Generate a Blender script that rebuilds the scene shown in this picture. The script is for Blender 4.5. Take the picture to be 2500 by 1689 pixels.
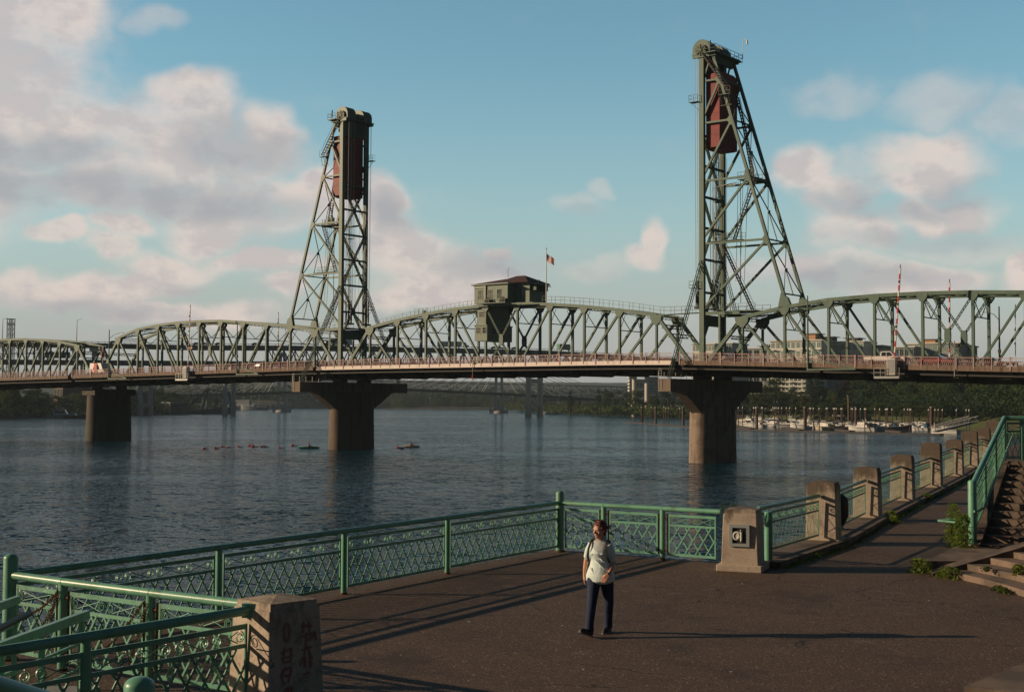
import bpy, math, random
from math import sin, cos, pi, radians, sqrt, atan2
from mathutils import Vector, Matrix
random.seed(7)
for o in list(bpy.data.objects): bpy.data.objects.remove(o)
S = bpy.context.scene
COL = S.collection
# ---------------------------------------------------------------- camera
F, PIT, ROL, CH = 3236.6, 0.0421, 0.00462, 8.982
PZ = 5.64                                   # level of the paved terrace above the river
def cam2w(a):
    c, s = cos(ROL), sin(ROL); X = a[0]*c - a[2]*s; Z = a[2]*c + a[0]*s; Y = a[1]
    c, s = cos(PIT), sin(PIT)
    return Vector((X, Y*c - Z*s, Y*s + Z*c))
def ray(x, y): return cam2w(((x-1250)/F, 1.0, -(y-844.5)/F))
def gz(x, y, z):
    d = ray(x, y); s = (z-CH)/d.z; return Vector((d.x*s, d.y*s, z))
def gy(x, y, Y):
    d = ray(x, y); s = Y/d.y; return Vector((d.x*s, Y, CH+d.z*s))
cd = bpy.data.cameras.new('camera'); cam = bpy.data.objects.new('camera', cd); COL.objects.link(cam)
r_, f_, u_ = cam2w((1,0,0)), cam2w((0,1,0)), cam2w((0,0,1))
cam.matrix_world = Matrix(((r_.x,u_.x,-f_.x,0),(r_.y,u_.y,-f_.y,0),(r_.z,u_.z,-f_.z,CH),(0,0,0,1)))
cd.lens = F/2500*36; cd.sensor_width = 36; cd.clip_start = 0.3; cd.clip_end = 20000
S.camera = cam
# ---------------------------------------------------------------- light, exposure
SUN_EL = radians(16.9)
SUN_AZ = radians(-90)                       # the sun stands over the river to the left (-X)
sl = bpy.data.lights.new('sun', 'SUN'); sl.energy = 3.3; sl.angle = radians(0.6); sl.color = (1.0, 0.75, 0.50)
so = bpy.data.objects.new('sun', sl); COL.objects.link(so)
sd = Vector((cos(SUN_EL)*sin(SUN_AZ), cos(SUN_EL)*cos(SUN_AZ), sin(SUN_EL)))
so.rotation_euler = sd.to_track_quat('Z', 'Y').to_euler()
S.view_settings.view_transform = 'Standard'; S.view_settings.look = 'None'
S.view_settings.exposure = 0.38; S.view_settings.gamma = 1.0
# ---------------------------------------------------------------- node helper
class NT:
    def __init__(s, tree): s.t = tree; s.n = tree.nodes; s.l = tree.links
    def put(s, sock, v):
        if v is None: return
        if isinstance(v, bpy.types.NodeSocket): s.l.new(v, sock)
        else:
            if hasattr(sock.default_value, '__len__') and not hasattr(v, '__len__'): v = [v]*len(sock.default_value)
            if sock.type == 'RGBA' and len(v) == 3: v = (*v, 1)
            sock.default_value = v
    def math(s, op, a, b=None, c=None, clamp=False):
        n = s.n.new('ShaderNodeMath'); n.operation = op; n.use_clamp = clamp
        for i, v in enumerate((a, b, c)):
            if v is not None: s.put(n.inputs[i], v)
        return n.outputs[0]
    def vm(s, op, a, b=None, c=None):
        n = s.n.new('ShaderNodeVectorMath'); n.operation = op
        for i, v in enumerate((a, b, c)):
            if v is not None: s.put(n.inputs[i], v)
        return n.outputs['Value'] if op in ('LENGTH', 'DOT_PRODUCT', 'DISTANCE') else n.outputs[0]
    def noise(s, vec, scale, detail=4, rough=.5, dist=0, out=0):
        n = s.n.new('ShaderNodeTexNoise'); s.put(n.inputs['Vector'], vec); n.inputs['Scale'].default_value = scale
        n.inputs['Detail'].default_value = detail; n.inputs['Roughness'].default_value = rough; n.inputs['Distortion'].default_value = dist
        return n.outputs[out]
    def mr(s, v, a, b, c=0, d=1, smooth=True):
        n = s.n.new('ShaderNodeMapRange'); n.interpolation_type = 'SMOOTHSTEP' if smooth else 'LINEAR'; n.clamp = True
        for i, x in enumerate((v, a, b, c, d)): s.put(n.inputs[i], x)
        return n.outputs[0]
    def mix(s, f, a, b, bt='MIX'):
        n = s.n.new('ShaderNodeMix'); n.data_type = 'RGBA'; n.blend_type = bt
        s.put(n.inputs[0], f); s.put(n.inputs[6], a); s.put(n.inputs[7], b); return n.outputs[2]
    def map(s, vec, scale=(1,1,1), loc=(0,0,0), rot=(0,0,0)):
        n = s.n.new('ShaderNodeMapping'); s.put(n.inputs[0], vec); n.inputs[1].default_value = loc; n.inputs[2].default_value = rot; n.inputs[3].default_value = scale
        return n.outputs[0]
# ---------------------------------------------------------------- world: Nishita sky with clouds placed by direction
W_ = bpy.data.worlds.new('World'); S.world = W_; W_.use_nodes = True
nt = NT(W_.node_tree); nt.n.clear()
sky = nt.n.new('ShaderNodeTexSky'); sky.sky_type = 'NISHITA'; sky.sun_disc = False
sky.sun_elevation = SUN_EL; sky.sun_rotation = SUN_AZ; sky.altitude = 0; sky.air_density = 1.0; sky.dust_density = 0.4; sky.ozone_density = 2.2
tc = nt.n.new('ShaderNodeTexCoord'); gen = tc.outputs['Generated']
sep = nt.n.new('ShaderNodeSeparateXYZ'); nt.l.new(gen, sep.inputs[0])
az = nt.math('ARCTAN2', sep.outputs[0], sep.outputs[1]); el = nt.math('ARCSINE', sep.outputs[2])
cmb = nt.n.new('ShaderNodeCombineXYZ'); nt.l.new(az, cmb.inputs[0]); nt.l.new(el, cmb.inputs[1])
P2 = cmb.outputs[0]
warp = nt.vm('SUBTRACT', nt.noise(P2, 14, 3, .55, out=1), (.5,.5,.5))
P2w = nt.vm('MULTIPLY_ADD', warp, (.07,.045,0), P2)
def azel(vx, vy):
    d = ray(vx*1.0757, vy*1.0757).normalized(); return atan2(d.x, d.y), math.asin(d.z)
BL = [(60,110,190,190),(-40,250,200,230),(150,30,120,90),(170,290,190,90),(340,330,230,110),(420,215,95,48),(470,260,80,80),(610,305,62,72),(560,350,120,60),(330,420,260,70),
 (600,470,190,85),(480,520,120,55),(700,440,110,55),(880,440,62,52),(870,500,60,70),(900,570,110,62),(980,620,150,62),(1100,625,120,40),(140,520,62,30),(270,515,62,28),
 (240,560,60,30),(380,600,120,32),(40,640,60,34),(160,665,170,38),(340,640,120,24),(400,705,170,28),(640,655,60,30),(1480,545,42,52),(1440,590,60,35),
 (1830,400,78,62),(1900,460,80,50),(2090,370,150,66),(2150,470,120,48),(1950,530,120,50),(1870,610,160,40),(2320,620,55,48),
 (1130,570,50,18),(2050,640,160,40),(1000,680,200,30),(640,600,140,22)]
THIN = [(1310,460,75,28),(1370,425,40,22),(350,35,60,30),(1890,215,130,45),(2130,235,120,48),(2180,560,150,40),(1350,610,100,30),(2300,260,60,60),(1150,600,120,30)]
acc = None
for (vx, vy, rx, ry) in BL:
    a0, e0 = azel(vx, vy); sc = 1.0757/F
    ix, iy = 1/(rx*sc*1.12), 1/(ry*sc*1.15)
    v = nt.vm('MULTIPLY_ADD', P2w, (ix, iy, 0), (-a0*ix, -e0*iy, 0)); L = nt.vm('LENGTH', v)
    if acc is None: acc = L
    else:
        n = nt.n.new('ShaderNodeMath'); n.operation = 'SMOOTH_MIN'; nt.l.new(acc, n.inputs[0]); nt.l.new(L, n.inputs[1]); n.inputs[2].default_value = .35; acc = n.outputs[0]
fb = nt.noise(nt.map(P2, (1,1.5,1)), 11, 7, .6)
fb2 = nt.noise(nt.map(P2, (1,1.5,1), (0.018,0.012,0)), 11, 7, .6)
big = nt.noise(nt.map(P2, (1,2.2,1), (3,1,0)), 2.3, 5, .55)
# outside the photographed part of the sky: free cloud cover
outside = nt.mr(nt.math('ABSOLUTE', az), .45, .6)
upper = nt.mr(el, .34, .45)
outm = nt.math('MAXIMUM', outside, upper)
mid = nt.noise(nt.map(P2, (1,1.7,1), (7,2,0)), 6, 5, .6)
dens_in = nt.math('ADD', nt.math('ADD', nt.mr(acc, 1.35, .45, 0, 1), nt.mr(el, .13, .01, 0, .28)), nt.math('ADD', nt.math('MULTIPLY', nt.math('SUBTRACT', fb, .5), 1.5), nt.math('MULTIPLY', nt.math('SUBTRACT', mid, .5), 1.1)))
dens_out = nt.math('ADD', nt.math('MULTIPLY', nt.math('SUBTRACT', big, .5), 3.2), nt.math('MULTIPLY', nt.math('SUBTRACT', fb, .5), .8))
dens = nt.math('ADD', nt.math('MULTIPLY', dens_in, nt.math('SUBTRACT', 1, outm)), nt.math('MULTIPLY', nt.math('ADD', dens_out, .25), outm))
mask = nt.mr(dens, .08, 1.0)
ta = None
for (vx, vy, rx, ry) in THIN:
    a0, e0 = azel(vx, vy); sc = 1.0757/F; ix, iy = 1/(rx*sc*1.1), 1/(ry*sc*1.2)
    L = nt.vm('LENGTH', nt.vm('MULTIPLY_ADD', P2w, (ix, iy, 0), (-a0*ix, -e0*iy, 0)))
    ta = L if ta is None else nt.math('MINIMUM', ta, L)
thin = nt.math('MULTIPLY', nt.mr(nt.math('ADD', nt.mr(ta, 1.5, .3), nt.math('MULTIPLY', nt.math('SUBTRACT', fb, .5), 2.0)), .15, 1.15), .42)
thick = nt.mr(dens, .55, 1.25)
lit = nt.mr(nt.math('ADD', nt.math('SUBTRACT', fb2, fb), nt.math('MULTIPLY', nt.math('SUBTRACT', .7, thick), .06)), -.08, .08)
# grey undersides
GB = [(90,410,330,40),(430,455,330,45),(1120,600,150,42),(880,470,60,60),(560,330,150,50),(480,655,120,22),(200,700,150,26),(1980,470,160,30),(2130,540,190,30),(1900,640,200,30),(60,330,200,40),(2200,420,100,30),(1330,480,80,20),(760,560,80,40)]
g = None
for (vx, vy, rx, ry) in GB:
    a0, e0 = azel(vx, vy); sc = 1.0757/F; ix, iy = 1/(rx*sc), 1/(ry*sc)
    L = nt.vm('LENGTH', nt.vm('MULTIPLY_ADD', P2w, (ix, iy, 0), (-a0*ix, -e0*iy, 0)))
    if g is None: g = L
    else: g = nt.math('MINIMUM', g, L)
grey = nt.mr(nt.math('ADD', g, nt.math('MULTIPLY', nt.math('SUBTRACT', fb, .5), 1.2)), 1.5, .35)
CB = 3.55                                    # cloud radiance in the units of the sky texture
cl_hi = nt.mix(lit, (CB*.86,CB*.77,CB*.75), (CB*1.13,CB*.96,CB*.87))
cl = nt.mix(nt.math('MULTIPLY', grey, .62), cl_hi, (CB*.46,CB*.50,CB*.56))
skyc = nt.mix(1, sky.outputs[0], (.66,.81,.70), 'MULTIPLY')
hz = nt.mr(el, 0.27, -0.02)
skyc = nt.mix(nt.math('MULTIPLY', hz, .80), skyc, (CB*.66,CB*.71,CB*.71))
# unseen sky behind the viewer and overhead gets added dimming below, deepening shaded sides
skyc = nt.mix(nt.math('MULTIPLY', nt.mr(el, .15, .0), .8), skyc, (CB*.625,CB*.60,CB*.59))
fin0 = nt.mix(nt.math('MAXIMUM', thin, nt.math('MULTIPLY', mask, nt.math('ADD', .62, nt.math('MULTIPLY', thick, .33)))), skyc, cl)
behind = nt.mr(nt.math('ABSOLUTE', az), .48, .9)
overhead = nt.mr(el, .40, .65)
fin = nt.mix(nt.math('MAXIMUM', behind, overhead), fin0, nt.mix(1, fin0, (.10,.115,.14), 'MULTIPLY'))
bg = nt.n.new('ShaderNodeBackground'); nt.l.new(fin, bg.inputs[0]); bg.inputs[1].default_value = 0.15
wo = nt.n.new('ShaderNodeOutputWorld'); nt.l.new(bg.outputs[0], wo.inputs[0])
W_.cycles.sampling_method = 'MANUAL'; W_.cycles.sample_map_resolution = 512
# ---------------------------------------------------------------- materials
def mat(name, col, rough=.6, metal=0, var=.15, vs=2.0, bump=0, bs=20, spec=.5, second=None, s2=1.0, th=(.45,.62), objrand=0, streak=None, detail=5):
    m = bpy.data.materials.new(name); m.use_nodes = True; t = NT(m.node_tree); b = t.n['Principled BSDF']
    tcn = t.n.new('ShaderNodeTexCoord'); ob = tcn.outputs['Object']
    c = t.mix(t.noise(ob, vs, detail, .6), [x*(1-var) for x in col], [min(1, x*(1+var)) for x in col])
    if second: c = t.mix(t.math('MULTIPLY', t.mr(t.noise(ob, s2, 6, .65), th[0], th[1]), .85), c, second)
    if streak: c = t.mix(t.math('MULTIPLY', t.mr(t.noise(t.map(ob, (1,1,.08)), streak[1], 5, .6), .48, .7), streak[2]), c, streak[0])
    if objrand:
        oi = t.n.new('ShaderNodeObjectInfo'); k = t.mr(oi.outputs['Random'], 0, 1, 1-objrand, 1+objrand, False)
        c = t.mix(1, c, k, 'MULTIPLY')
    t.l.new(c, b.inputs['Base Color']); b.inputs['Roughness'].default_value = rough; b.inputs['Metallic'].default_value = metal
    b.inputs['Specular IOR Level'].default_value = spec
    if bump:
        bn = t.n.new('ShaderNodeBump'); bn.inputs['Strength'].default_value = 1; bn.inputs['Distance'].default_value = bump
        t.l.new(t.noise(ob, bs, 4, .6), bn.inputs['Height']); t.l.new(bn.outputs[0], b.inputs['Normal'])
    return m
MT = {}
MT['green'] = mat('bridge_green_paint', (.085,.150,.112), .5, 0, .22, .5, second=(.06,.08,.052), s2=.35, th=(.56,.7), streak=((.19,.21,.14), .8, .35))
MT['green_dark'] = mat('shaded_steel_paint', (.065,.105,.07), .55, 0, .2, .6)  # darker copy of the bridge green with shade toned into the colour
MT['rail_green'] = mat('railing_green_paint', (.145,.37,.25), .38, 0, .18, 3, bump=.002, bs=14, second=(.10,.25,.165), s2=2.6, th=(.52,.68), streak=((.10,.07,.04), 5, .35))
MT['rust'] = mat('rust', (.11,.045,.02), .85, 0, .4, 9)
MT['red'] = mat('counterweight_red', (.25,.026,.026), .6, 0, .15, .5, second=(.18,.02,.022), s2=.6)
MT['pink'] = mat('faded_pink_paint', (.50,.31,.29), .6, 0, .15, 2)
MT['fascia'] = mat('pale_fascia', (.80,.70,.64), .6, 0, .06, .6, streak=((.45,.3,.2), 1.2, .35))
MT['brownfascia'] = mat('rusty_concrete_fascia', (.19,.135,.10), .8, 0, .2, .8, streak=((.06,.035,.025), 1.8, .85))
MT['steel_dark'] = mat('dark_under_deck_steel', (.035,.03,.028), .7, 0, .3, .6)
MT['asphalt_road'] = mat('road_surface', (.05,.05,.05), .9, 0, .2, 3)
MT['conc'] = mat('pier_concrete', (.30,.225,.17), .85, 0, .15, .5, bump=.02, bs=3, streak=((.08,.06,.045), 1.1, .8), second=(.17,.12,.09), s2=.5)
MT['conc_mid'] = mat('half_shade_stained_concrete', (.15,.11,.08), .85, 0, .15, .5, bump=.02, bs=3, streak=((.05,.04,.03), 1.1, .8))  # weaker sun on this pier put into the concrete colour; streaks are stains
MT['conc_dark'] = mat('deep_shade_stained_concrete', (.085,.07,.055), .85, 0, .2, .5, bump=.02, bs=3, streak=((.04,.032,.026), 1.1, .8))  # shade on the far left pier put into the colour, besides stain streaks
MT['conc_cap'] = mat('weathered_cap_concrete', (.22,.17,.13), .9, 0, .15, .7, streak=((.13,.08,.055), 1.6, .8))
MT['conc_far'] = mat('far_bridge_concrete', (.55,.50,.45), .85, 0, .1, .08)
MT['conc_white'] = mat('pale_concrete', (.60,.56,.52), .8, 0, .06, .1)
MT['fardeck'] = mat('far_bridge_deck_steel', (.05,.058,.062), .7, 0, .15, .1)
MT['white'] = mat('white_paint', (.72,.71,.68), .4, 0, .05, 2)
MT['grey'] = mat('grey_paint', (.28,.28,.27), .5, 0, .1, 2)
MT['galv'] = mat('galvanised_steel', (.33,.34,.33), .45, .6, .15, 5)
MT['black'] = mat('black_rubber', (.015,.015,.016), .6, 0, .1, 5)
MT['redcar'] = mat('dull_red_paint', (.20,.02,.02), .45, 0, .1, 4)
MT['redpaint'] = mat('red_paint', (.50,.035,.03), .45, 0, .1, 4)
MT['orange'] = mat('float_orange_red', (.50,.055,.04), .45, 0, .1, 4)
MT['roof'] = mat('brown_roof_shingle', (.065,.032,.028), .85, 0, .2, 4)
MT['house'] = mat('sage_clapboard', (.19,.24,.185), .6, 0, .08, 1)
MT['trim'] = mat('pale_trim', (.30,.34,.28), .6, 0, .05, 2)
MT['brownpile'] = mat('brown_pile', (.065,.032,.025), .7, 0, .2, .6)
MT['wood'] = mat('dock_timber', (.06,.048,.04), .85, 0, .25, 1.5)
MT['tan'] = mat('tan_panel', (.5,.27,.14), .7, 0, .08, .3)
MT['brownwall'] = mat('brown_wall', (.20,.12,.085), .8, 0, .1, .3)
MT['bwhite'] = mat('pale_facade', (.68,.68,.62), .7, 0, .06, .2)
MT['bgrey'] = mat('grey_facade', (.30,.33,.34), .7, 0, .08, .2)
MT['bdark'] = mat('dark_facade', (.06,.075,.08), .6, 0, .1, .2)
MT['navy'] = mat('navy_gelcoat', (.02,.035,.09), .3, 0, .05, 1)
MT['bluecanvas'] = mat('blue_canvas', (.03,.10,.18), .8, 0, .1, 3)
MT['cream'] = mat('cream_gelcoat', (.62,.56,.43), .35, 0, .05, 1)
MT['trailerg'] = mat('green_trailer', (.02,.20,.11), .5, 0, .05, 1)
MT['trailerb'] = mat('blue_trailer', (.02,.075,.13), .5, 0, .05, 1)
def glass(name, col, rough=.08):
    m = mat(name, col, rough, 0, .25, .25, spec=1.0); return m
MT['glass_dark'] = glass('dark_window_glass', (.02,.028,.03)); MT['glass_green'] = glass('green_window_glass', (.20,.30,.27), .2)
MT['tanpane'] = glass('reflecting_window_glass', (.09,.08,.07), .2)
MT['glass_blue'] = glass('blue_window_glass', (.035,.085,.12), .1)
# terrace asphalt with pale aggregate
def asphalt():
    m = bpy.data.materials.new('aggregate_asphalt'); m.use_nodes = True; t = NT(m.node_tree); b = t.n['Principled BSDF']
    ob = t.n.new('ShaderNodeTexCoord').outputs['Object']
    big = t.noise(ob, .5, 6, .6); c = t.mix(big, (.060,.036,.025), (.118,.075,.050))
    c = t.mix(t.mr(t.noise(ob, 40, 3, .8), .50, .66), c, (.26,.17,.11)); c = t.mix(t.mr(t.noise(ob, 31, 3, .8), .53, .63), c, (.018,.012,.009))
    v = t.n.new('ShaderNodeTexVoronoi'); v.inputs['Scale'].default_value = 15; t.l.new(ob, v.inputs['Vector'])
    sp = t.math('MULTIPLY', t.mr(v.outputs['Distance'], .22, .10), t.mr(t.noise(ob, 5.3, 2, .5), .50, .58))
    c = t.mix(sp, c, (.50,.40,.30))
    c = t.mix(t.math('MULTIPLY', t.mr(t.noise(ob, 1.3, 5, .7, .8), .60, .68), .35), c, (.22,.19,.17))
    c = t.mix(t.math('MULTIPLY', t.mr(t.noise(ob, .55, 7, .72), .50, .70), .6), c, (.033,.022,.017))
    cr = t.n.new('ShaderNodeTexVoronoi'); cr.feature = 'DISTANCE_TO_EDGE'; cr.inputs['Scale'].default_value = .32; t.l.new(t.vm('ADD', ob, t.vm('MULTIPLY', t.noise(ob, 1.6, 4, .6, out=1), (.7,.7,0))), cr.inputs['Vector'])
    c = t.mix(t.math('MULTIPLY', t.mr(cr.outputs['Distance'], .006, .002), t.mr(t.noise(ob, .35, 2, .5), .46, .56)), c, (.012,.009,.008))
    t.l.new(c, b.inputs['Base Color']); b.inputs['Roughness'].default_value = .82; b.inputs['Specular IOR Level'].default_value = .35
    bn = t.n.new('ShaderNodeBump'); bn.inputs['Distance'].default_value = .006; bn.inputs['Strength'].default_value = .9
    t.l.new(t.math('ADD', t.noise(ob, 55, 3, .6), t.noise(ob, 12, 2, .6)), bn.inputs['Height']); t.l.new(bn.outputs[0], b.inputs['Normal'])
    return m
MT['asphalt'] = asphalt()
def pillarmat(lo=.96, hi=1.42, dirt=.5):
    m = bpy.data.materials.new('weathered_pillar_concrete'); m.use_nodes = True; t = NT(m.node_tree); b = t.n['Principled BSDF']
    tcn = t.n.new('ShaderNodeTexCoord'); ob = tcn.outputs['Object']; s_ = t.n.new('ShaderNodeSeparateXYZ'); t.l.new(ob, s_.inputs[0])
    geo = t.n.new('ShaderNodeNewGeometry'); pos = geo.outputs['Position']
    c = t.mix(t.noise(pos, 3, 6, .6), (.33,.27,.21), (.60,.50,.395))
    c = t.mix(t.math('MULTIPLY', t.mr(t.noise(pos, 3.1, 8, .75), .50, .63), dirt), c, (.13,.095,.07))
    n2 = t.noise(t.map(pos, (1,1,.4)), 2.6, 6, .65)
    top = t.mr(t.math('ADD', s_.outputs[2], t.math('MULTIPLY', t.math('SUBTRACT', n2, .5), 2.0)), lo, hi)   # lichen and soot crust, heavier near the top
    c = t.mix(t.math('MULTIPLY', top, .85), c, (.085,.06,.042))
    c = t.mix(t.math('MULTIPLY', t.mr(t.noise(pos, 11, 5, .75), .58, .68), .75), c, (.08,.055,.04))
    t.l.new(c, b.inputs['Base Color']); b.inputs['Roughness'].default_value = .9
    bn = t.n.new('ShaderNodeBump'); bn.inputs['Distance'].default_value = .008; t.l.new(t.noise(pos, 24, 5, .7), bn.inputs['Height']); t.l.new(bn.outputs[0], b.inputs['Normal'])
    return m
MT['pillar'] = pillarmat(); MT['pillar_clean'] = pillarmat(1.12, 1.4, .25)
MT['step'] = mat('step_concrete', (.20,.145,.11), .9, 0, .25, 3, bump=.006, bs=20, second=(.085,.065,.05), s2=1.4, th=(.42,.62))
MT['curb'] = mat('curb_concrete', (.16,.115,.085), .9, 0, .25, 4, bump=.008, bs=14, second=(.06,.045,.035), s2=1.8, th=(.42,.6))
def leafmat(name, a, b_, objrand=.25, trans=.38):
    m = bpy.data.materials.new(name); m.use_nodes = True; t = NT(m.node_tree); b = t.n['Principled BSDF']
    tcn = t.n.new('ShaderNodeTexCoord'); ob = tcn.outputs['Object']
    oi = t.n.new('ShaderNodeObjectInfo')
    c = t.mix(t.noise(ob, .6, 3, .6), a, b_)
    c = t.mix(1, c, t.mr(oi.outputs['Random'], 0, 1, 1-objrand, 1+objrand, False), 'MULTIPLY')
    c = t.mix(t.math('MULTIPLY', oi.outputs['Random'], .35), c, (a[0]*1.6, a[1]*.8, a[2]*.8))
    t.l.new(c, b.inputs['Base Color']); b.inputs['Roughness'].default_value = .7; b.inputs['Specular IOR Level'].default_value = .2
    tr = t.n.new('ShaderNodeBsdfTranslucent'); t.l.new(c, tr.inputs[0]); mx = t.n.new('ShaderNodeMixShader'); mx.inputs[0].default_value = trans
    t.l.new(b.outputs[0], mx.inputs[1]); t.l.new(tr.outputs[0], mx.inputs[2]); t.l.new(mx.outputs[0], t.n['Material Output'].inputs[0])
    return m
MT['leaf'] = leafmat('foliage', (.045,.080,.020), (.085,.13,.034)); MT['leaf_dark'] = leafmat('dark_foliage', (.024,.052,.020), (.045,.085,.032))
MT['leaf_yel'] = leafmat('olive_foliage', (.06,.07,.018), (.09,.10,.03)); MT['leaf_red'] = leafmat('maroon_foliage', (.035,.015,.014), (.05,.022,.016))
MT['weed'] = leafmat('weed_leaves', (.11,.19,.02), (.20,.28,.04), .1, .35); MT['moss'] = leafmat('moss', (.05,.085,.015), (.10,.15,.03), .1, .2)
MT['trunk'] = mat('bark', (.07,.05,.038), .9, 0, .3, 2)
MT['grass'] = mat('bank_grass', (.075,.10,.028), .9, 0, .35, .05, second=(.10,.06,.03), s2=.03, th=(.5,.62), bump=.4, bs=.5)
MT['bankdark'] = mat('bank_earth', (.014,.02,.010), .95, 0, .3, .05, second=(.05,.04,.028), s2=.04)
def water():
    m = bpy.data.materials.new('river_water'); m.use_nodes = True; t = NT(m.node_tree); b = t.n['Principled BSDF']
    ob = t.n.new('ShaderNodeTexCoord').outputs['Object']
    b.inputs['Specular IOR Level'].default_value = .40; b.inputs['Specular Tint'].default_value = (.60,.88,1,1); b.inputs['Base Color'].default_value = (.004,.036,.062,1); b.inputs['Roughness'].default_value = .10; b.inputs['IOR'].default_value = 1.333
    patch = t.mr(t.noise(t.map(ob, (.35,1.0,1), rot=(0,0,-.15)), .028, 5, .62), .38, .62, .55, 1.35)
    n1 = t.vm('SUBTRACT', t.noise(t.map(ob, (.75,1.25,1), rot=(0,0,.25)), 3.0, 4, .62, .3, out=1), (.5,.5,.5))
    n2 = t.vm('SUBTRACT', t.noise(t.map(ob, (.8,1.3,1), rot=(0,0,-.3)), .6, 3, .55, .3, out=1), (.5,.5,.5))
    sl_ = t.vm('ADD', t.vm('MULTIPLY', n1, (2.8,4.2,0)), t.vm('MULTIPLY', n2, (1.2,2.2,0)))
    sc = t.n.new('ShaderNodeVectorMath'); sc.operation = 'SCALE'; t.l.new(sl_, sc.inputs[0]); t.l.new(patch, sc.inputs['Scale'])
    nn = t.vm('NORMALIZE', t.vm('ADD', sc.outputs[0], (0,0,1))); t.l.new(nn, b.inputs['Normal'])
    return m
MT['water'] = water()
# ---------------------------------------------------------------- mesh builder
class M:
    def __init__(s): s.v = []; s.f = []; s.sm = []
    def add(s, vs, fs, smooth=False):
        n = len(s.v); s.v += [tuple(v) for v in vs]; s.f += [tuple(i+n for i in f) for f in fs]; s.sm += [smooth]*len(fs); return s
    def box(s, c, d, rz=0, taper=1.0):
        hx, hy, hz = d[0]/2, d[1]/2, d[2]/2; vs = []
        for z, k in ((-hz, 1), (hz, taper)):
            for x, y in ((-hx,-hy),(hx,-hy),(hx,hy),(-hx,hy)):
                X, Y = x*k, y*k; vs.append((c[0]+X*cos(rz)-Y*sin(rz), c[1]+X*sin(rz)+Y*cos(rz), c[2]+z))
        return s.add(vs, [(3,2,1,0),(4,5,6,7),(0,1,5,4),(1,2,6,5),(2,3,7,6),(3,0,4,7)])
    def span(s, a, b): return s.box([(a[i]+b[i])/2 for i in range(3)], [abs(b[i]-a[i]) for i in range(3)])
    def beam(s, p, q, w, h, up=(0,0,1)):
        p, q, up = Vector(p), Vector(q), Vector(up); d = (q-p).normalized(); sd_ = d.cross(up)
        if sd_.length < 1e-4: sd_ = d.cross(Vector((1,0,0)))
        sd_.normalize(); u = sd_.cross(d)
        vs = [e+sd_*(i*w/2)+u*(j*h/2) for e in (p, q) for i, j in ((-1,-1),(1,-1),(1,1),(-1,1))]
        return s.add(vs, [(0,1,2,3),(7,6,5,4),(0,4,5,1),(1,5,6,2),(2,6,7,3),(3,7,4,0)])
    def tube(s, pts, r, n=8, cap=True, smooth=True):
        pts = [Vector(p) for p in pts]; m_ = len(pts); rs = r if hasattr(r, '__len__') else [r]*m_
        vs = []; prev = None
        for i, p in enumerate(pts):
            d = (pts[min(i+1, m_-1)]-pts[max(i-1, 0)]).normalized()
            if prev is None:
                a = d.cross(Vector((0,0,1)))
                if a.length < .05: a = d.cross(Vector((0,1,0)))
            else: a = prev - d*prev.dot(d)
            a.normalize(); prev = a; b = d.cross(a)
            for k in range(n): vs.append(p + (a*cos(2*pi*k/n)+b*sin(2*pi*k/n))*rs[i])
        fs = [(i*n+k, i*n+(k+1)%n, (i+1)*n+(k+1)%n, (i+1)*n+k) for i in range(m_-1) for k in range(n)]
        s.add(vs, fs, smooth)
        if cap: s.add([vs[k] for k in range(n)], [tuple(range(n))]); s.add([vs[(m_-1)*n+k] for k in range(n)], [tuple(reversed(range(n)))])
        return s
    def loft(s, rings, n=20, cap=True):          # ring: (centre, rx, ry[, twist])
        vs = []
        for rg in rings:
            c, rx, ry = rg[0], rg[1], rg[2]; tw = rg[3] if len(rg) > 3 else 0; ax = rg[4] if len(rg) > 4 else None
            for k in range(n):
                a = 2*pi*k/n; x, y = rx*cos(a), ry*sin(a)
                X, Y = x*cos(tw)-y*sin(tw), x*sin(tw)+y*cos(tw)
                if ax: R = Vector((0,0,1)).rotation_difference(Vector(ax).normalized()); o = R @ Vector((X, Y, 0)); vs.append((c[0]+o.x, c[1]+o.y, c[2]+o.z))
                else: vs.append((c[0]+X, c[1]+Y, c[2]))
        m_ = len(rings); fs = [(i*n+k, i*n+(k+1)%n, (i+1)*n+(k+1)%n, (i+1)*n+k) for i in range(m_-1) for k in range(n)]
        if cap: fs += [tuple(reversed(range(n))), tuple((m_-1)*n+k for k in range(n))]
        return s.add(vs, fs, True)
    def prism(s, poly, d):                        # poly: list of 3-D points, extruded by vector d
        n = len(poly); d = Vector(d); vs = [Vector(p) for p in poly]+[Vector(p)+d for p in poly]
        return s.add(vs, [tuple(range(n)), tuple(reversed(range(n, 2*n)))]+[(i, i+n, (i+1) % n+n, (i+1) % n) for i in range(n)])
    def laced(s, p, q, w, up, ch=.12, lw=.05, pitch=None, depth=.1):
        # two chords w apart (in the direction dir x up) with zig-zag lacing
        p, q, up = Vector(p), Vector(q), Vector(up); L = (q-p).length; d = (q-p)/L; sd_ = d.cross(up).normalized(); u = sd_.cross(d)
        for k in (-1, 1): s.beam(p+sd_*k*w/2, q+sd_*k*w/2, ch, depth, u)
        n = max(2, int(L/(pitch or w*1.1))); g_ = -1; a = p - sd_*w/2
        for i in range(1, n+1):
            b = p + d*(L*i/n) + sd_*(w/2)*(-g_); s.beam(a, b, lw, depth*.5, u); a = b; g_ = -g_
        return s
    def mesh(s, name, m):
        me = bpy.data.meshes.new(name); me.from_pydata(s.v, [], s.f); me.polygons.foreach_set('use_smooth', s.sm)
        for mm in (m if isinstance(m, list) else [m]): me.materials.append(mm)
        me.update(); return me
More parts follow.
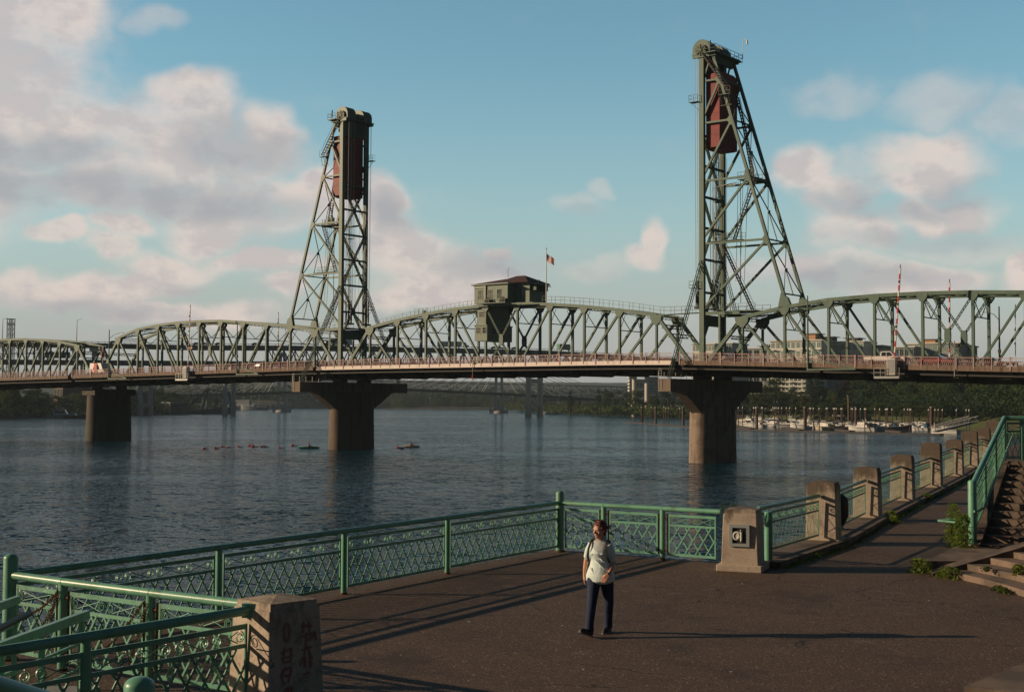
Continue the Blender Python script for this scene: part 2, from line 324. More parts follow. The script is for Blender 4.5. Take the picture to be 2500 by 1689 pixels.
def link(name, data, parent=None, loc=(0,0,0), rz=0):
    o = bpy.data.objects.new(name, data); COL.objects.link(o); o.location = loc; o.rotation_euler = (0,0,rz)
    if parent: o.parent = parent
    return o
def tag(o, label=None, cat=None, group=None, kind=None):
    if label: o['label'] = label
    if cat: o['category'] = cat
    if group: o['group'] = group
    if kind: o['kind'] = kind
    return o
def thing(name, label, cat, loc=(0,0,0), rz=0, group=None): return tag(link(name, None, None, loc, rz), label, cat, group)
def part(name, m, mt, parent, label=None, loc=(0,0,0), rz=0):
    o = link(name, m.mesh(name, mt if not isinstance(mt, str) else MT[mt]), parent, loc, rz)
    if label: o['label'] = label
    return o
def again(o, parent, loc, rz=0, scale=None):      # another object on the same mesh
    c = o.copy(); COL.objects.link(c); c.parent = parent; c.location = loc; c.rotation_euler = (0,0,rz)
    if scale: c.scale = scale
    return c
def copy_tree(o, parent=None):
    c = o.copy(); COL.objects.link(c); c.parent = parent
    for ch in [x for x in bpy.data.objects if x.parent == o]: copy_tree(ch, c)
    return c
KIDS = {}
def dup(root, kids, loc, rz=0, scale=None, label=None, group=None):
    r = root.copy(); COL.objects.link(r); r.location = loc; r.rotation_euler = (0,0,rz)
    if scale: r.scale = scale
    if label: r['label'] = label
    if group: r['group'] = group
    for k in kids:
        c = k.copy(); COL.objects.link(c); c.parent = r
    return r
def solo(name, m, mt, label, cat, loc=(0,0,0), rz=0, group=None): return tag(link(name, m.mesh(name, MT[mt] if isinstance(mt, str) else mt), None, loc, rz), label, cat, group)
# ================================================================ the lift bridge, in its own frame: x along the bridge, y away from the camera, z up
BX, BY, PHI = -31.185, 245.53, 0.65867
PAN = 6.763; WT = 6.33; TL = -0.865; TR = 75.667; EDGE = 6.8
UU = Vector((cos(PHI), -sin(PHI), 0)); VV = Vector((sin(PHI), cos(PHI), 0)); BO = Vector((BX, BY, 0))
def bplane(x, y, off):                         # photo point on the vertical plane at distance off behind the near truss -> (t, z)
    d = ray(x, y); o = BO + VV*off
    det = d.x*(-UU.y) - (-UU.x)*d.y
    s = (o.x*(-UU.y) - (-UU.x)*o.y)/det; t = (d.x*o.y - d.y*o.x)/det
    return t, CH+s*d.z
def bw(t, v, z): p = BO + UU*t + VV*v; return Vector((p.x, p.y, z))
RAILZ = [(-160,13.9),(-103.5,14.98),(-62.4,15.45),(-21.4,16.0),(-.5,16.27),(20,16.33),(60,16.36),(74.2,16.27),(84.7,15.96),(98.3,15.51),(116.3,14.9),(160,13.55)]
def lerp(tab, t):
    for (a, x), (b, y) in zip(tab, tab[1:]):
        if t <= b or (b, y) == tab[-1]: return x+(y-x)*(t-a)/(b-a)
def railz(t): return (lerp(RAILZ, t-4)+2*lerp(RAILZ, t)+lerp(RAILZ, t+4))/4
def walkz(t): return railz(t)-1.17
def bthing(name, label, cat, t=0, v=0, z=0, group=None): return thing(name, label, cat, bw(t, v, z), -PHI, group)
class BM(M):                                   # mesh given in bridge coordinates, stored relative to its thing
    def rel(s, o): s.v = [(a-o[0], b-o[1], c-o[2]) for a, b, c in s.v]; return s
def bpart(name, m, mt, parent, o, label=None): return part(name, m.rel(o), mt, parent, label)

def gusset(m, t, z, v, w, h):
    for k in (-1, 1):
        y = v+k*.27
        m.prism([(t-w, y, z+.2), (t+w, y, z+.2), (t+w*.9, y, z-h*.4), (t+.28, y, z-h), (t-.28, y, z-h), (t-w*.9, y, z-h*.4)], (0, k*.03, 0))
def railing_mesh(t0, t1, v):
    m = BM(); a = t0
    while a < t1-.1:
        b = min(a+2.254, t1); za, zb = railz(a), railz(b)
        m.beam((a, v, za), (b, v, zb), .09, .07); m.beam((a, v, za-1.12), (b, v, zb-1.12), .07, .06); m.beam((a, v, za-.46), (b, v, zb-.46), .03, .03)
        k = 9
        for i in range(k):
            x0 = a+(b-a)*i/k; x1 = a+(b-a)*(i+1.6)/k
            if x1 <= b: m.beam((x0, v, railz(x0)-1.1), (x1, v, railz(x1)-.03), .028, .03, (0,1,0))
            x2 = a+(b-a)*(i+.8)/k
            if x2 <= b:
                m.beam((x2, v-.02, railz(x2)-1.1), (x0, v-.02, railz(x0)-.48), .028, .03, (0,1,0))
        a = b
    return m
def span(name, label, t0, zt, fascia, o=None, group=None, far_rail=True):
    """one through-truss span: zt = heights of the ten upper nodes, t0 = left end"""
    o = (t0+5.5*PAN, WT/2, 14.0); R = bthing(name, label, 'bridge span', *o, group=group)
    T = [t0+PAN*i for i in range(12)]; zb = [walkz(t)-1.0 for t in T]; zt = [None]+list(zt)+[None]
    for vi, v in enumerate((0, WT)):
        m = BM()
        pts = [(T[0], v, zb[0])]+[(T[i], v, zt[i]) for i in range(1, 11)]+[(T[11], v, zb[11])]
        for i in range(1, 10): m.beam(pts[i], (pts[i+1][0]+.02, v, pts[i+1][2]), .55, .50)
        for i in range(1, 11): gusset(m, T[i], zt[i]-.1, v, 1.05 if i in (1, 10) else .8, 1.35 if i in (1, 10) else 1.0)
        bpart('top_chord', m, 'green', R, o)
        for a, b in ((0, 1), (11, 10)):
            m = BM(); m.beam(pts[a], pts[b], .52, .52); bpart('end_post', m, 'green', R, o)
        m = BM()
        for i in range(11): m.beam((T[i], v, zb[i]), (T[i+1], v, zb[i+1]), .45, .55)
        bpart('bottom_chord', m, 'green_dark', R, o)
        for i in range(1, 11):
            m = BM(); wv = .26 if i in (1, 10) else .34
            m.beam((T[i], v, zb[i]), (T[i], v, zt[i]-.2), .42, wv, (1,0,0)); bpart('vertical_post', m, 'green', R, o)
        for i in list(range(1, 5))+[5]:
            j = 11-i
            if i < 5:
                for a, b in ((i, i+1), (j, j-1)):
                    m = BM(); m.beam((T[a], v, zt[a]-.3), (T[b], v, zb[b]+.2), .36, .34 if i < 3 else .28); bpart('diagonal', m, 'green', R, o)
        for a, b in ((5, 6), (6, 5)):
            m = BM(); zm = (zt[5]+zb[5])/2-.35; tm = (T[5]+T[6])/2
            k = 1 if a == 5 else -1
            m.laced((T[a], v, zt[a]-.3), (tm-k*.25, v, zm+.7), .22, (0,1,0), .07, .04, .5, .22); m.laced((tm+k*.25, v, zm-.7), (T[b], v, zb[b]+.2), .22, (0,1,0), .07, .04, .5, .22)
            if a == 5:
                for q in (-1, 1):
                    m.prism([(tm-.42, v+q*.14, zm+.45), (tm-.28, v+q*.14, zm+.95), (tm+.28, v+q*.14, zm+.95), (tm+.42, v+q*.14, zm+.45), (tm+.42, v+q*.14, zm-.45), (tm+.28, v+q*.14, zm-.95), (tm-.28, v+q*.14, zm-.95), (tm-.42, v+q*.14, zm-.45)], (0, q*.04, 0))
            bpart('crossed_diagonal', m, 'green', R, o)
    m = BM()
    for i in range(1, 11):
        m.laced((T[i], .25, zt[i]-.25), (T[i], WT-.25, zt[i]-.25), .45, (1,0,0), .09, .05, .5, .09)
        if i < 10:
            for a, b in ((.2, WT-.2), (WT-.2, .2)): m.laced((T[i], a, zt[i]-.1), (T[i+1], b, zt[i+1]-.1), .3, (0,0,1), .07, .05, .45, .2)
            m.laced((T[i], .3, zt[i]-.3), (T[i+1], .3, zt[i+1]-.3), .5, (0,1,0), .08, .05, .5, .1)
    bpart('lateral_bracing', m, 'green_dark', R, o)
    for i in range(2, 10):
        m = BM(); z1 = zt[i]-.5; z0 = max(z1-2.7, zb[i]+5.3)
        m.beam((T[i], .1, z0), (T[i], WT-.1, z0), .12, .14); m.beam((T[i], WT/2, z0), (T[i], .2, z1-.2), .09, .1); m.beam((T[i], WT/2, z0), (T[i], WT-.2, z1-.2), .09, .1)
        m.beam((T[i], .1, z0), (T[i], WT/4, z1-.2), .06, .07); m.beam((T[i], WT-.1, z0), (T[i], WT*.75, z1-.2), .06, .07)
        bpart('sway_frame', m, 'green_dark', R, o)
    for i in (1, 10):
        m = BM(); e = 0 if i == 1 else 11
        for k in range(1, 3):
            f = k*.17; t = T[i]+(T[e]-T[i])*f; z = zt[i]+(zb[e]-zt[i])*f
            m.laced((t, .2, z-.3), (t, WT-.2, z-.3), .7, (T[i]-T[e], 0, zt[i]-zb[e]), .12, .07, .6, .12)
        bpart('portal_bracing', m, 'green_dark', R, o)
    # deck, brackets, fascia, railings
    m = BM(); n = 22
    for i in range(n):
        a, b = T[0]+(T[11]-T[0])*i/n, T[0]+(T[11]-T[0])*(i+1)/n
        za, zc = walkz(a), walkz(b)
        vs = []
        for t, z in ((a, za), (b, zc)): vs += [(t, -EDGE, z), (t, WT+EDGE, z), (t, WT+EDGE, z-.28), (t, -EDGE, z-.28)]
        m.add(vs, [(0,1,5,4), (1,2,6,5), (2,3,7,6), (3,0,4,7)])
    bpart('deck', m, 'asphalt_road', R, o)
    for sgn, v in ((-1, -EDGE), (1, WT+EDGE)):
        m = BM()
        for i in range(n):
            a, b = T[0]+(T[11]-T[0])*i/n, T[0]+(T[11]-T[0])*(i+1)/n
            m.beam((a, v+sgn*.07, walkz(a)-.24), (b, v+sgn*.07, walkz(b)-.24), .12, .62)
        bpart('fascia', m, fascia, R, o)
    m = BM()
    for k in (-5.9, -2.6, -.9, WT+.9, WT+2.6, WT+5.9):
        for i in range(11): m.beam((T[i], k, walkz(T[i])-.75), (T[i+1], k, walkz(T[i+1])-.75), .2, .9 if abs(k) > 3 or k > WT+3 else 1.1)
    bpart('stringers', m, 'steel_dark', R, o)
    for i in range(12):
        t, z = T[i], walkz(T[i]); m = BM()
        if i in (0, 11): t += .35 if i == 0 else -.35
        m.prism([(t-.2, -EDGE+.25, z-.3), (t-.2, WT+EDGE-.25, z-.3), (t-.2, WT+EDGE-.25, z-.75), (t-.2, WT+1.5, z-2.1), (t-.2, -1.5, z-2.1), (t-.2, -EDGE+.25, z-.75)], (.4, 0, 0))
        m.prism([(t-1.9, -.9, z-1.1), (t+1.9, -.9, z-1.1), (t+1.0, -.9, z-2.05), (t-1.0, -.9, z-2.05)], (0, .12, 0))
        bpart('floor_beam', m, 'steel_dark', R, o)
    m = BM()
    for i in range(11): m.beam((T[i], -.3, walkz(T[i])-1.75), (T[i+1], -.3, walkz(T[i+1])-1.75), .4, .6)
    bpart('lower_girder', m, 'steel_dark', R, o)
    for v in (-EDGE, WT+EDGE):
        rl = bpart('sidewalk_railing', railing_mesh(T[0], T[11], v), 'pink', R, o)
        if v < 0:
            pm = BM(); pm.box((0, 0, 0), (.10, .12, 1.55)); me = None; k = 0; t = T[0]+.1
            while t < T[11]:
                big = k % 3 == 0
                if me is None: me = pm.mesh('railing_post', MT['pink'])
                q = link('railing_post', me, rl, (t-o[0], v-.12-o[1], railz(t)-.72-o[2]))
                if big: q.scale = (1.6, 1.4, 1.12)
                t += 2.254; k += 1
    return R
ZTL = [22.38, 23.49, 24.33, 24.96, 25.29, 25.29, 24.96, 24.33, 23.49, 22.38]
span('lift_span', 'green lifting truss span between the two towers with clean pale fascia', 0, ZTL, 'fascia')
span('approach_span', 'green truss span between the left tower and the dark left pier', TL-11*PAN, [23.32-.9, 24.1, 24.75, 25.1, 25.12, 25.0, 24.5, 23.94, 23.24, 22.33], 'brownfascia')
span('approach_span', 'nearest green truss span to the right of the right tower under the striped gate arms', TR, [21.56, 22.8, 23.57, 23.84, 23.87, 23.7, 23.35, 22.8, 21.9, 20.6], 'brownfascia')
span('approach_span', 'lower green truss span at the far left edge beyond the left pier', -76.77-11*PAN, [19.9, 21.2, 22.2, 22.9, 23.15, 23.17, 23.05, 22.7, 22.1, 21.15], 'brownfascia')

# ---------------------------------------------------------------- piers
def pier(name, label, t, ztop, cap, r0=2.05, r1=1.88, pm='conc'):
    o = (t, WT/2, 0); R = bthing(name, label, 'bridge pier', *o)
    m = BM(); n = 20; rings = []
    for z, r in ((-3, r0), (0, r0), (ztop*.85, r1), (ztop, r1)):
        ring = []
        for k in range(n+1): a = -pi+pi*k/n; ring.append((t+r*cos(a), 0+r*sin(a), z))
        for k in range(n+1): a = pi*k/n; ring.append((t+r*cos(a), WT+r*sin(a), z))
        rings.append(ring)
    L = len(rings[0]); vs = [p for rg in rings for p in rg]
    m.add(vs, [(i*L+k, i*L+(k+1) % L, (i+1)*L+(k+1) % L, (i+1)*L+k) for i in range(3) for k in range(L)], True)
    m.add(rings[-1], [tuple(range(L))])
    bpart('shaft', m, pm, R, o)
    if cap:
        m = BM(); v0, v1, z0, z1 = -11.05, 17.4, 10.6, 12.42
        m.span((t-1.05, v0, z0), (t+1.05, v1, z1)); bpart('cap_beam', m, 'conc_cap', R, o)
        m = BM()
        for s, a, b in ((-1, -7.0, -1.6), (1, WT+7.0, WT+1.6)):
            m.prism([(t-.85, a, z0+.01), (t-.85, b-s*1.2, z0+.01), (t-.85, b-s*1.2, 7.2), (t-.85, b, 7.3)], (1.7, 0, 0))
        m.prism([(t-.9, -1.5, 7), (t-.9, WT+1.5, 7), (t-.9, WT+1.5, z0+.015), (t-.9, -1.5, z0+.015)], (1.8, 0, 0))
        bpart('bracket', m, 'conc_cap', R, o)
        m = BM()                                  # access walkway rail along the cap
        for v in [v0+.3+1.6*i for i in range(8)]: m.beam((t-1.15, v, z1), (t-1.15, v, z1+1.0), .05, .05)
        m.beam((t-1.15, v0+.3, z1+1.0), (t-1.15, v0+11.5, z1+1), .05, .05); m.beam((t-1.15, v0+.3, z1+.5), (t-1.15, v0+11.5, z1+.5), .04, .04)
        bpart('walkway_rail', m, 'galv', R, o)
        m = BM()
        for v, dv in ((0, 1), (WT, -1)):
            m.span((t-1.3, v-.6, z1+.01), (t+1.3, v+.6, z1+.55))
            m.prism([(t-.9, v-.5, z1+.55), (t+.9, v-.5, z1+.55), (t+.45, v-.4, z1+1.5), (t-.45, v-.4, z1+1.5)], (0, 1.0, 0))
        bpart('bearing', m, 'steel_dark', R, o)
        m = BM(); xx = t-.9
        for k in (0, .5): m.tube([(xx+k, v0-.06, z0+.3), (xx+k, v0-.06, z1+1.3)], .03, 5)
        for k in range(8): m.beam((xx, v0-.06, z0+.5+k*.35), (xx+.5, v0-.06, z0+.5+k*.35), .03, .03)
        m.tube([(xx+.0, v0-.06, z1+1.3), (xx+.25, v0-.06, z1+1.5), (xx+.5, v0-.06, z1+1.3)], .03, 5)
        bpart('ladder', m, 'galv', R, o)
    else:
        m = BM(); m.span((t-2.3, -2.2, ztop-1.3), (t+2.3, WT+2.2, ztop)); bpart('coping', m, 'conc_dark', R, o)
        m = BM()
        for v in (0, WT):
            for k in (-1, 1): m.span((t+k*.9-.45, v-.45, ztop), (t+k*.9+.45, v+.45, ztop+.8))
        bpart('bearing', m, 'steel_dark', R, o)
    return R
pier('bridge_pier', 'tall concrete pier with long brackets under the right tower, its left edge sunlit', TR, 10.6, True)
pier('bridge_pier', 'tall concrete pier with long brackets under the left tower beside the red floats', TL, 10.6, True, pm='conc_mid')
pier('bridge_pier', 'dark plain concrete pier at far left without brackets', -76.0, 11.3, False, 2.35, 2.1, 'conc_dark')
pier('bridge_pier', 'plain concrete pier at the far right end of the nearest truss span', TR+11*PAN+.6, 10.6, False, 2.35, 2.1)

# ---------------------------------------------------------------- lift towers
def tower(name, label, tc, s):                   # s = +1: back legs reach to the right
    o = (tc, WT/2, 12.42); R = bthing(name, label, 'lift tower', *o)
    X = lambda a: tc+s*a
    lz = [57.6, 51.2, 42.4, 32.9, 22.35]
    leg = lambda z: 1.75+(62-z)/(62-24.2)*(2*PAN-1.75)          # distance of the back leg behind the column
    for v in (0, WT):
        m = BM(); m.beam((X(0), v, 13.6), (X(0), v, 62.4), .62, .78, (1,0,0)); bpart('column', m, 'green', R, o)
        m = BM(); m.beam((X(leg(23.2)), v, 23.2), (X(leg(62)), v, 62), .42, .42, (0,1,0)); bpart('back_leg', m, 'green', R, o)
        for i, z in enumerate(lz):
            zl = z-.05; e = leg(z) if i < 4 else 6.3
            m = BM(); m.beam((X(.3), v, z), (X(e), v, z if i < 4 else 22.3), .26, .3 if i < 4 else .45)
            if i < 4: m.prism([(X(e-.2), v-.23, z+.8), (X(e-.9), v-.23, z), (X(e-.1), v-.23, z-.9), (X(e+.3), v-.23, z-.6)], (0, .03, 0))
            bpart('strut', m, 'green', R, o)
        lows = [54.5, 43.4, 33.7, 23.2]; 
        for i, zl in enumerate([52.2, 43.4, 33.9, 23.3]):
            zu = lz[i]; m = BM(); m.beam((X(.3), v, zl), (X(leg(zu)-.1), v, zu-.1), .3, .32); bpart('diagonal', m, 'green', R, o)
        m = BM(); m.beam((X(.3), v, 57.9), (X(1.3), v, 60.8), .2, .22); bpart('diagonal', m, 'green', R, o)
        m = BM()                                      # gusset shoe where the leg lands on the truss
        zc_ = 22.95 if s > 0 else 23.4; m.prism([(X(2*PAN-1.0), v-.3, zc_-.35), (X(2*PAN+1.0), v-.3, zc_+.15), (X(2*PAN+.55), v-.3, zc_+1.2), (X(2*PAN-.5), v-.3, zc_+1.9)], (0, .6, 0)); bpart('leg_shoe', m, 'green', R, o)
        m = BM()                                      # side panel plate by the roadway
        
        if v == 0: m.prism([(X(.2), .3, 22.2), (X(.2), WT-.3, 22.2), (X(.2), WT-.3, 18.6), (X(.2), WT-1.5, 20.5), (X(.2), 1.5, 20.5), (X(.2), .3, 18.6)], (.06, 0, 0)); bpart('portal_plate', m, 'green_dark', R, o)
        m = BM(); m.beam((X(2.9), v, 15), (X(2.9), v, 22.2), .2, .3); bpart('strut', m, 'green', R, o)
    # front face between the two columns
    for z in (49.4, 44.8, 40.1, 35.4, 30.6, 25.6):
        m = BM(); m.beam((X(0), .3, z), (X(0), WT-.3, z), .3, .34); bpart('cross_strut', m, 'green_dark', R, o)
    for zc in (44.8, 35.4, 25.8):
        for k in (-1, 1):
            m = BM(); m.laced((X(0), .35, zc-k*4.5), (X(0), WT-.35, zc+k*4.5), .34, (1,0,0), .09, .05, .42, .3); bpart('laced_brace', m, 'green_dark', R, o)
        m = BM(); m.box((X(0), WT/2, zc), (.34, .9, .9)); bpart('gusset', m, 'green_dark', R, o)
    # back face between the back legs
    lev = [57.6, 51.2, 42.4, 32.9, 24.8]
    for i, z in enumerate(lev):
        e = leg(z)
        m = BM(); m.beam((X(e), .2, z), (X(e), WT-.2, z), .16, .2); bpart('cross_strut', m, 'green_dark', R, o)
        if i: 
            zu = lev[i-1]; eu = leg(zu); zm, em = (z+zu)/2-.6, leg((z+zu)/2-.6)
            for a, b in ((.2, WT-.2), (WT-.2, .2)):
                m = BM(); m.beam((X(eu), a, zu), (X(e), b, z), .10, .14); bpart('sway_brace', m, 'green_dark', R, o)
            m = BM(); m.beam((X(em), WT/2, zm), (X(e), WT/2, z), .1, .12); m.box((X(em), WT/2, zm+.25), (.1, .55, .55)); bpart('sway_brace', m, 'green_dark', R, o)
    # outrigger braces down to the pier cap ends
    for v0, v1 in ((-.2, -9.8), (WT+.2, WT+9.8)):
        m = BM()
        for k in (-1, 1):
            m.laced((X(0)+k*.16, v0, 30.3), (X(0)+k*.16, v1, 12.43), .55, (1,0,0), .12, .05, .5, .05)
        bpart('outrigger_brace', m, 'green_dark', R, o)
    # head: plate girder, platform, sheaves with hoods
    m = BM(); m.span((X(-.35), .35, 58.6), (X(.15), WT-.35, 61.6))
    for v in (1.2, 2.4, 3.6, 4.9): m.span((X(-.45), v-.06, 58.7), (X(-.36), v+.06, 61.5))
    m.span((X(1.6), .3, 60.4), (X(2.0), WT-.3, 61.8))
    bpart('head_girder', m, 'green_dark', R, o)
    m = BM(); m.span((X(-1.5), -.55, 61.6), (X(2.9), WT+.55, 61.78)); m.span((X(.9), -1.15, 61.6), (X(2.9), -.56, 61.7)); m.span((X(.9), WT+.56, 61.6), (X(2.9), WT+1.15, 61.7)); m.span((X(-1.4), -.5, 61.2), (X(2.6), -.2, 61.6)); m.span((X(-1.4), WT+.2, 61.2), (X(2.6), WT+.5, 61.6))
    bpart('platform', m, 'green', R, o)
    m = BM(); A, B, C, D = (X(.9), -1.1), (X(2.85), -1.1), (X(2.85), WT+1.1), (X(.9), WT+1.1)
    for p, q in ((A, B), (B, C), (C, D)):
        for zz in (62.2, 62.75): m.beam((*p, zz), (*q, zz), .05, .05)
        L = sqrt((p[0]-q[0])**2+(p[1]-q[1])**2); k = int(L/1.4)+1
        for i in range(k+1): m.beam((p[0]+(q[0]-p[0])*i/k, p[1]+(q[1]-p[1])*i/k, 61.7), (p[0]+(q[0]-p[0])*i/k, p[1]+(q[1]-p[1])*i/k, 62.8), .05, .05)
    bpart('platform_railing', m, 'green_dark', R, o)
    for v0 in (-.1, 4.2):
        for v, lab in ((v0, 0),):
            m = BM(); n = 20; r = 1.5
            for y0, y1, rr in ((v-.15, v+2.1, r),):
                prof = [(X(0)+rr*cos(pi*k/n)+.0, 62.5+rr*1.0*sin(pi*k/n)) for k in range(n+1)]
                prof = [(X(0)+rr, 61.8)]+prof+[(X(0)-rr, 61.8)]
                m.add([(x, y0, z) for x, z in prof]+[(x, y1, z) for x, z in prof], [(i, i+1, i+1+len(prof), i+len(prof)) for i in range(len(prof)-1)]+[tuple(range(len(prof))), tuple(reversed(range(len(prof), 2*len(prof))))])
            hood = bpart('sheave_hood', m, 'green', R, o)
            m = BM(); m.tube([(X(0), v-.45, 62.3), (X(0), v-.2, 62.3)], .9, 20); m.tube([(X(0), v-.6, 62.3), (X(0), v-.45, 62.3)], .25, 12)
            for k in range(8): m.beam((X(0), v-.5, 62.3), (X(0)+.85*cos(k*pi/4), v-.5, 62.3+.85*sin(k*pi/4)), .08, .1, (0,1,0))
            bpart('sheave', m, 'green_dark', R, o)
    m = BM()                                           # motor boxes and gear on the platform
    for v, d in ((2.6, .9), (3.6, .7)): m.span((X(.6), v, 62.15), (X(1.5), v+d, 63.0))
    m.span((X(-1.6), 2.3, 62.15), (X(-.9), 4.2, 62.8)); m.tube([(X(1.9), -.9, 62.15), (X(1.9), -.9, 63.4)], .12, 6)
    bpart('machinery', m, 'green_dark', R, o)
    m = BM(); m.tube([(X(3), WT+1, 62.1), (X(3), WT+1, 64.6), (X(3.15), WT+1, 65.1), (X(3.5), WT+1, 65.2), (X(3.75), WT+1, 64.9)], .05, 6); m.tube([(X(3.75), WT+1, 64.9), (X(3.78), WT+1, 64.3)], .13, 8)
    bpart('camera_mast', m, 'white', R, o)
    # side cage platforms on the cable side
    for z in (54.5, 26.2):
        m = BM(); vv = -.2 if s > 0 else WT+.2
        m.span((X(-1.9), vv-.5, z), (X(-.4), vv+.5, z+.08))
        for zz in (.55, 1.1): m.beam((X(-1.9), vv-.5, z+zz), (X(-.4), vv-.5, z+zz), .04, .04); m.beam((X(-1.9), vv-.5, z+zz), (X(-1.9), vv+.5, z+zz), .04, .04)
        for a in (-1.9, -1.1, -.4): m.beam((X(a), vv-.5, z), (X(a), vv-.5, z+1.1), .05, .05)
        m.beam((X(-1.8), vv, z), (X(-.4), vv, z-1.3), .06, .06); bpart('side_platform', m, 'green_dark', R, o)
    # hoisting ropes
    for v in (.25, .9, 1.6, WT-1.6, WT-.9, WT-.25):
        m = BM()
        for k in range(2): m.tube([(X(-1.42-.09*k), v+.1*k, 62.4), (X(-1.22-.09*k), v+.1*k, 26.5)], .035, 4, False)
        bpart('hoist_rope', m, 'galv', R, o)
    rnd = random.Random(3)                              # rope sockets and equalisers above the span ends
    for v in (.2, .9, 1.6, WT-1.6, WT-.9, WT-.2):
        m = BM()
        for k in range(3):
            x = X(-1.2+.16*k); zb_ = 24+rnd.random(); m.tube([(x, v+.12*k, 23.3), (x, v+.12*k, zb_), (x, v+.12*k, zb_+1.2), (x, v+.12*k, zb_+1.25), (x, v+.12*k, zb_+2.1), (x, v+.12*k, zb_+2.4), (x, v+.12*k, zb_+2.9)], [.05, .13, .13, .05, .11, .05, .13], 6)
        m.span((X(-1.5), v-.1, 23.2), (X(-.7), v+.4, 23.5)); bpart('rope_socket', m, 'steel_dark', R, o)
    # ropes hanging inside below the counterweight
    m = BM()
    for v in (1.4, 2.2, 3.1, 4.0, 4.9):
        m.tube([(X(1.5), v, 46.5), (X(1.4), v, 24)], .03, 4, False); m.tube([(X(.5), v+.3, 46.5), (X(.5), v+.3, 24)], .03, 4, False)
    for q in (4.9, 5.6, 6.3): m.tube([(X(q), 2.2+.3*q-1.5, 42), (X(q+.1), 1.2, 27)], .035, 4, False)
    bpart('inner_ropes', m, 'steel_dark', R, o)
    # guide mast in the middle
    m = BM()
    for k in (-.3, .3): m.beam((X(.9), WT/2+k, 23), (X(.9), WT/2+k, 47), .06, .06)
    zz = 23
    while zz < 46.5: m.beam((X(.9), WT/2-.3, zz), (X(.9), WT/2+.3, zz+.6), .04, .04); m.beam((X(.9), WT/2+.3, zz+.6), (X(.9), WT/2-.3, zz+1.2), .04, .04); zz += 1.2
    for z in (39.5, 34.6): m.box((X(.9), WT/2, z), (.9, 1.3, .06)); [m.beam((X(.9+a), WT/2+b, z), (X(.9+a), WT/2+b, z+1), .04, .04) for a in (-.4, .4) for b in (-.6, .6)]
    bpart('guide_mast', m, 'green_dark', R, o)
    # platforms
    for z, a0, a1, v0, v1 in ((42.5, 4.6, leg(42.5), 2.6, WT), (33.05, 1.6, 6.8, -.25, .9), (22.6, 0, 8.2, 1.2, WT-.2)):
        m = BM(); m.span((X(a0), v0, z), (X(a1), v1, z+.12))
        for zz in (.6, 1.15):
            m.beam((X(a0), v0, z+zz), (X(a1), v0, z+zz), .045, .045); m.beam((X(a0), v1, z+zz), (X(a1), v1, z+zz), .045, .045)
        k = 6
        for i in range(k+1):
            for v in (v0, v1): m.beam((X(a0+(a1-a0)*i/k), v, z), (X(a0+(a1-a0)*i/k), v, z+1.15), .045, .045)
        if z > 40: m.span((X(a0+1), v0+.4, z+.12), (X(a0+1.7), v0+1.1, z+1.5)); m.span((X(a0+2), v0+.4, z+.12), (X(a0+2.3), v0+.8, z+1.7)); m.tube([(X(a0+.3), v0+.3, z), (X(a0+.3), v0+.3, 24)], .06, 6)
        bpart('walkway', m, 'green_dark', R, o)
    m = BM()
    for k, v in enumerate((2.0, 2.4, 2.8)): m.tube([(X(.75), v, 24), (X(.75), v, 41.6+k*.15), (X(4.6), v, 41.9+k*.15)], .045, 5)
    bpart('conduits', m, 'galv', R, o)
    # stair flights
    def flight(a0, z0, a1, z1, v, w=.75):
        m = BM()
        for k in (-w/2, w/2):
            m.beam((X(a0), v+k, z0), (X(a1), v+k, z1), .06, .2); m.beam((X(a0), v+k, z0+.95), (X(a1), v+k, z1+.95), .045, .045)
        n = max(2, int(abs(z1-z0)/.45))
        for i in range(n+1): f = i/n; m.box((X(a0+(a1-a0)*f), v, z0+(z1-z0)*f), (.3, w, .06))
        bpart('stair_flight', m, 'steel_dark', R, o)
    flight(.3, 61.8, 4.8, 55.3, -.45, .6); flight(4.2, 55.2, 5.4, 50, 3.4); flight(5.4, 50, 6.7, 43, 3.4); flight(7.6, 42.6, 3.9, 33.2, 2.6); flight(1.8, 32.9, 6.8, 22.7, 3.2)
    m = BM(); m.span((X(3.3), -.9, 54.9), (X(5.2), -.15, 55))
    for a in (3.3, 4.2, 5.2): m.beam((X(a), -.9, 55), (X(a), -.9, 56.1), .04, .04)
    for zz in (55.5, 56.1): m.beam((X(3.3), -.9, zz), (X(5.2), -.9, zz), .04, .04)
    for a in (3.5, 4.2, 4.9): m.beam((X(a), -.8, 55), (X(a), -.3, 53.4), .05, .05)
    m.beam((X(3.3), -.3, 53.4), (X(5.2), -.3, 53.4), .06, .08)
    bpart('stair_landing', m, 'green_dark', R, o)
    # counterweight hanging in the tower
    oc = (X(2.0), WT/2, 47); K = bthing('counterweight', 'red steel counterweight hanging high inside the '+('nearer right' if s > 0 else 'farther left')+' tower', 'counterweight', *oc)
    m = BM(); a0, a1, v0, v1, z0, z1 = .45, 2.75, .38, WT-.38, 47.2, 59.0
    def slab(za, zb, inset):
        m.prism([(X(a0+inset), v0+inset, za), (X(a1-inset), v0+inset, za), (X(a1-inset), v1-inset, za), (X(a0+inset), v1-inset, za)], (0, 0, zb-za))
    c = 1.0                                            # body with cut corners as seen from the back
    m.prism([(X(a0), v0, z0+.3), (X(a0), v0+c, z0), (X(a0), v1-c, z0), (X(a0), v1, z0+.3), (X(a0), v1, z1-.3), (X(a0), v1-c, z1), (X(a0), v0+c, z1), (X(a0), v0, z1-.3)], (s*(a1-a0), 0, 0))
    bpart('body', m, 'red', K, oc)
    m = BM()
    for zz in (49.3, 52.6, 55.8): m.span((X(a0-.03), v0-.03, zz), (X(a1+.03), v1+.03, zz+.05))
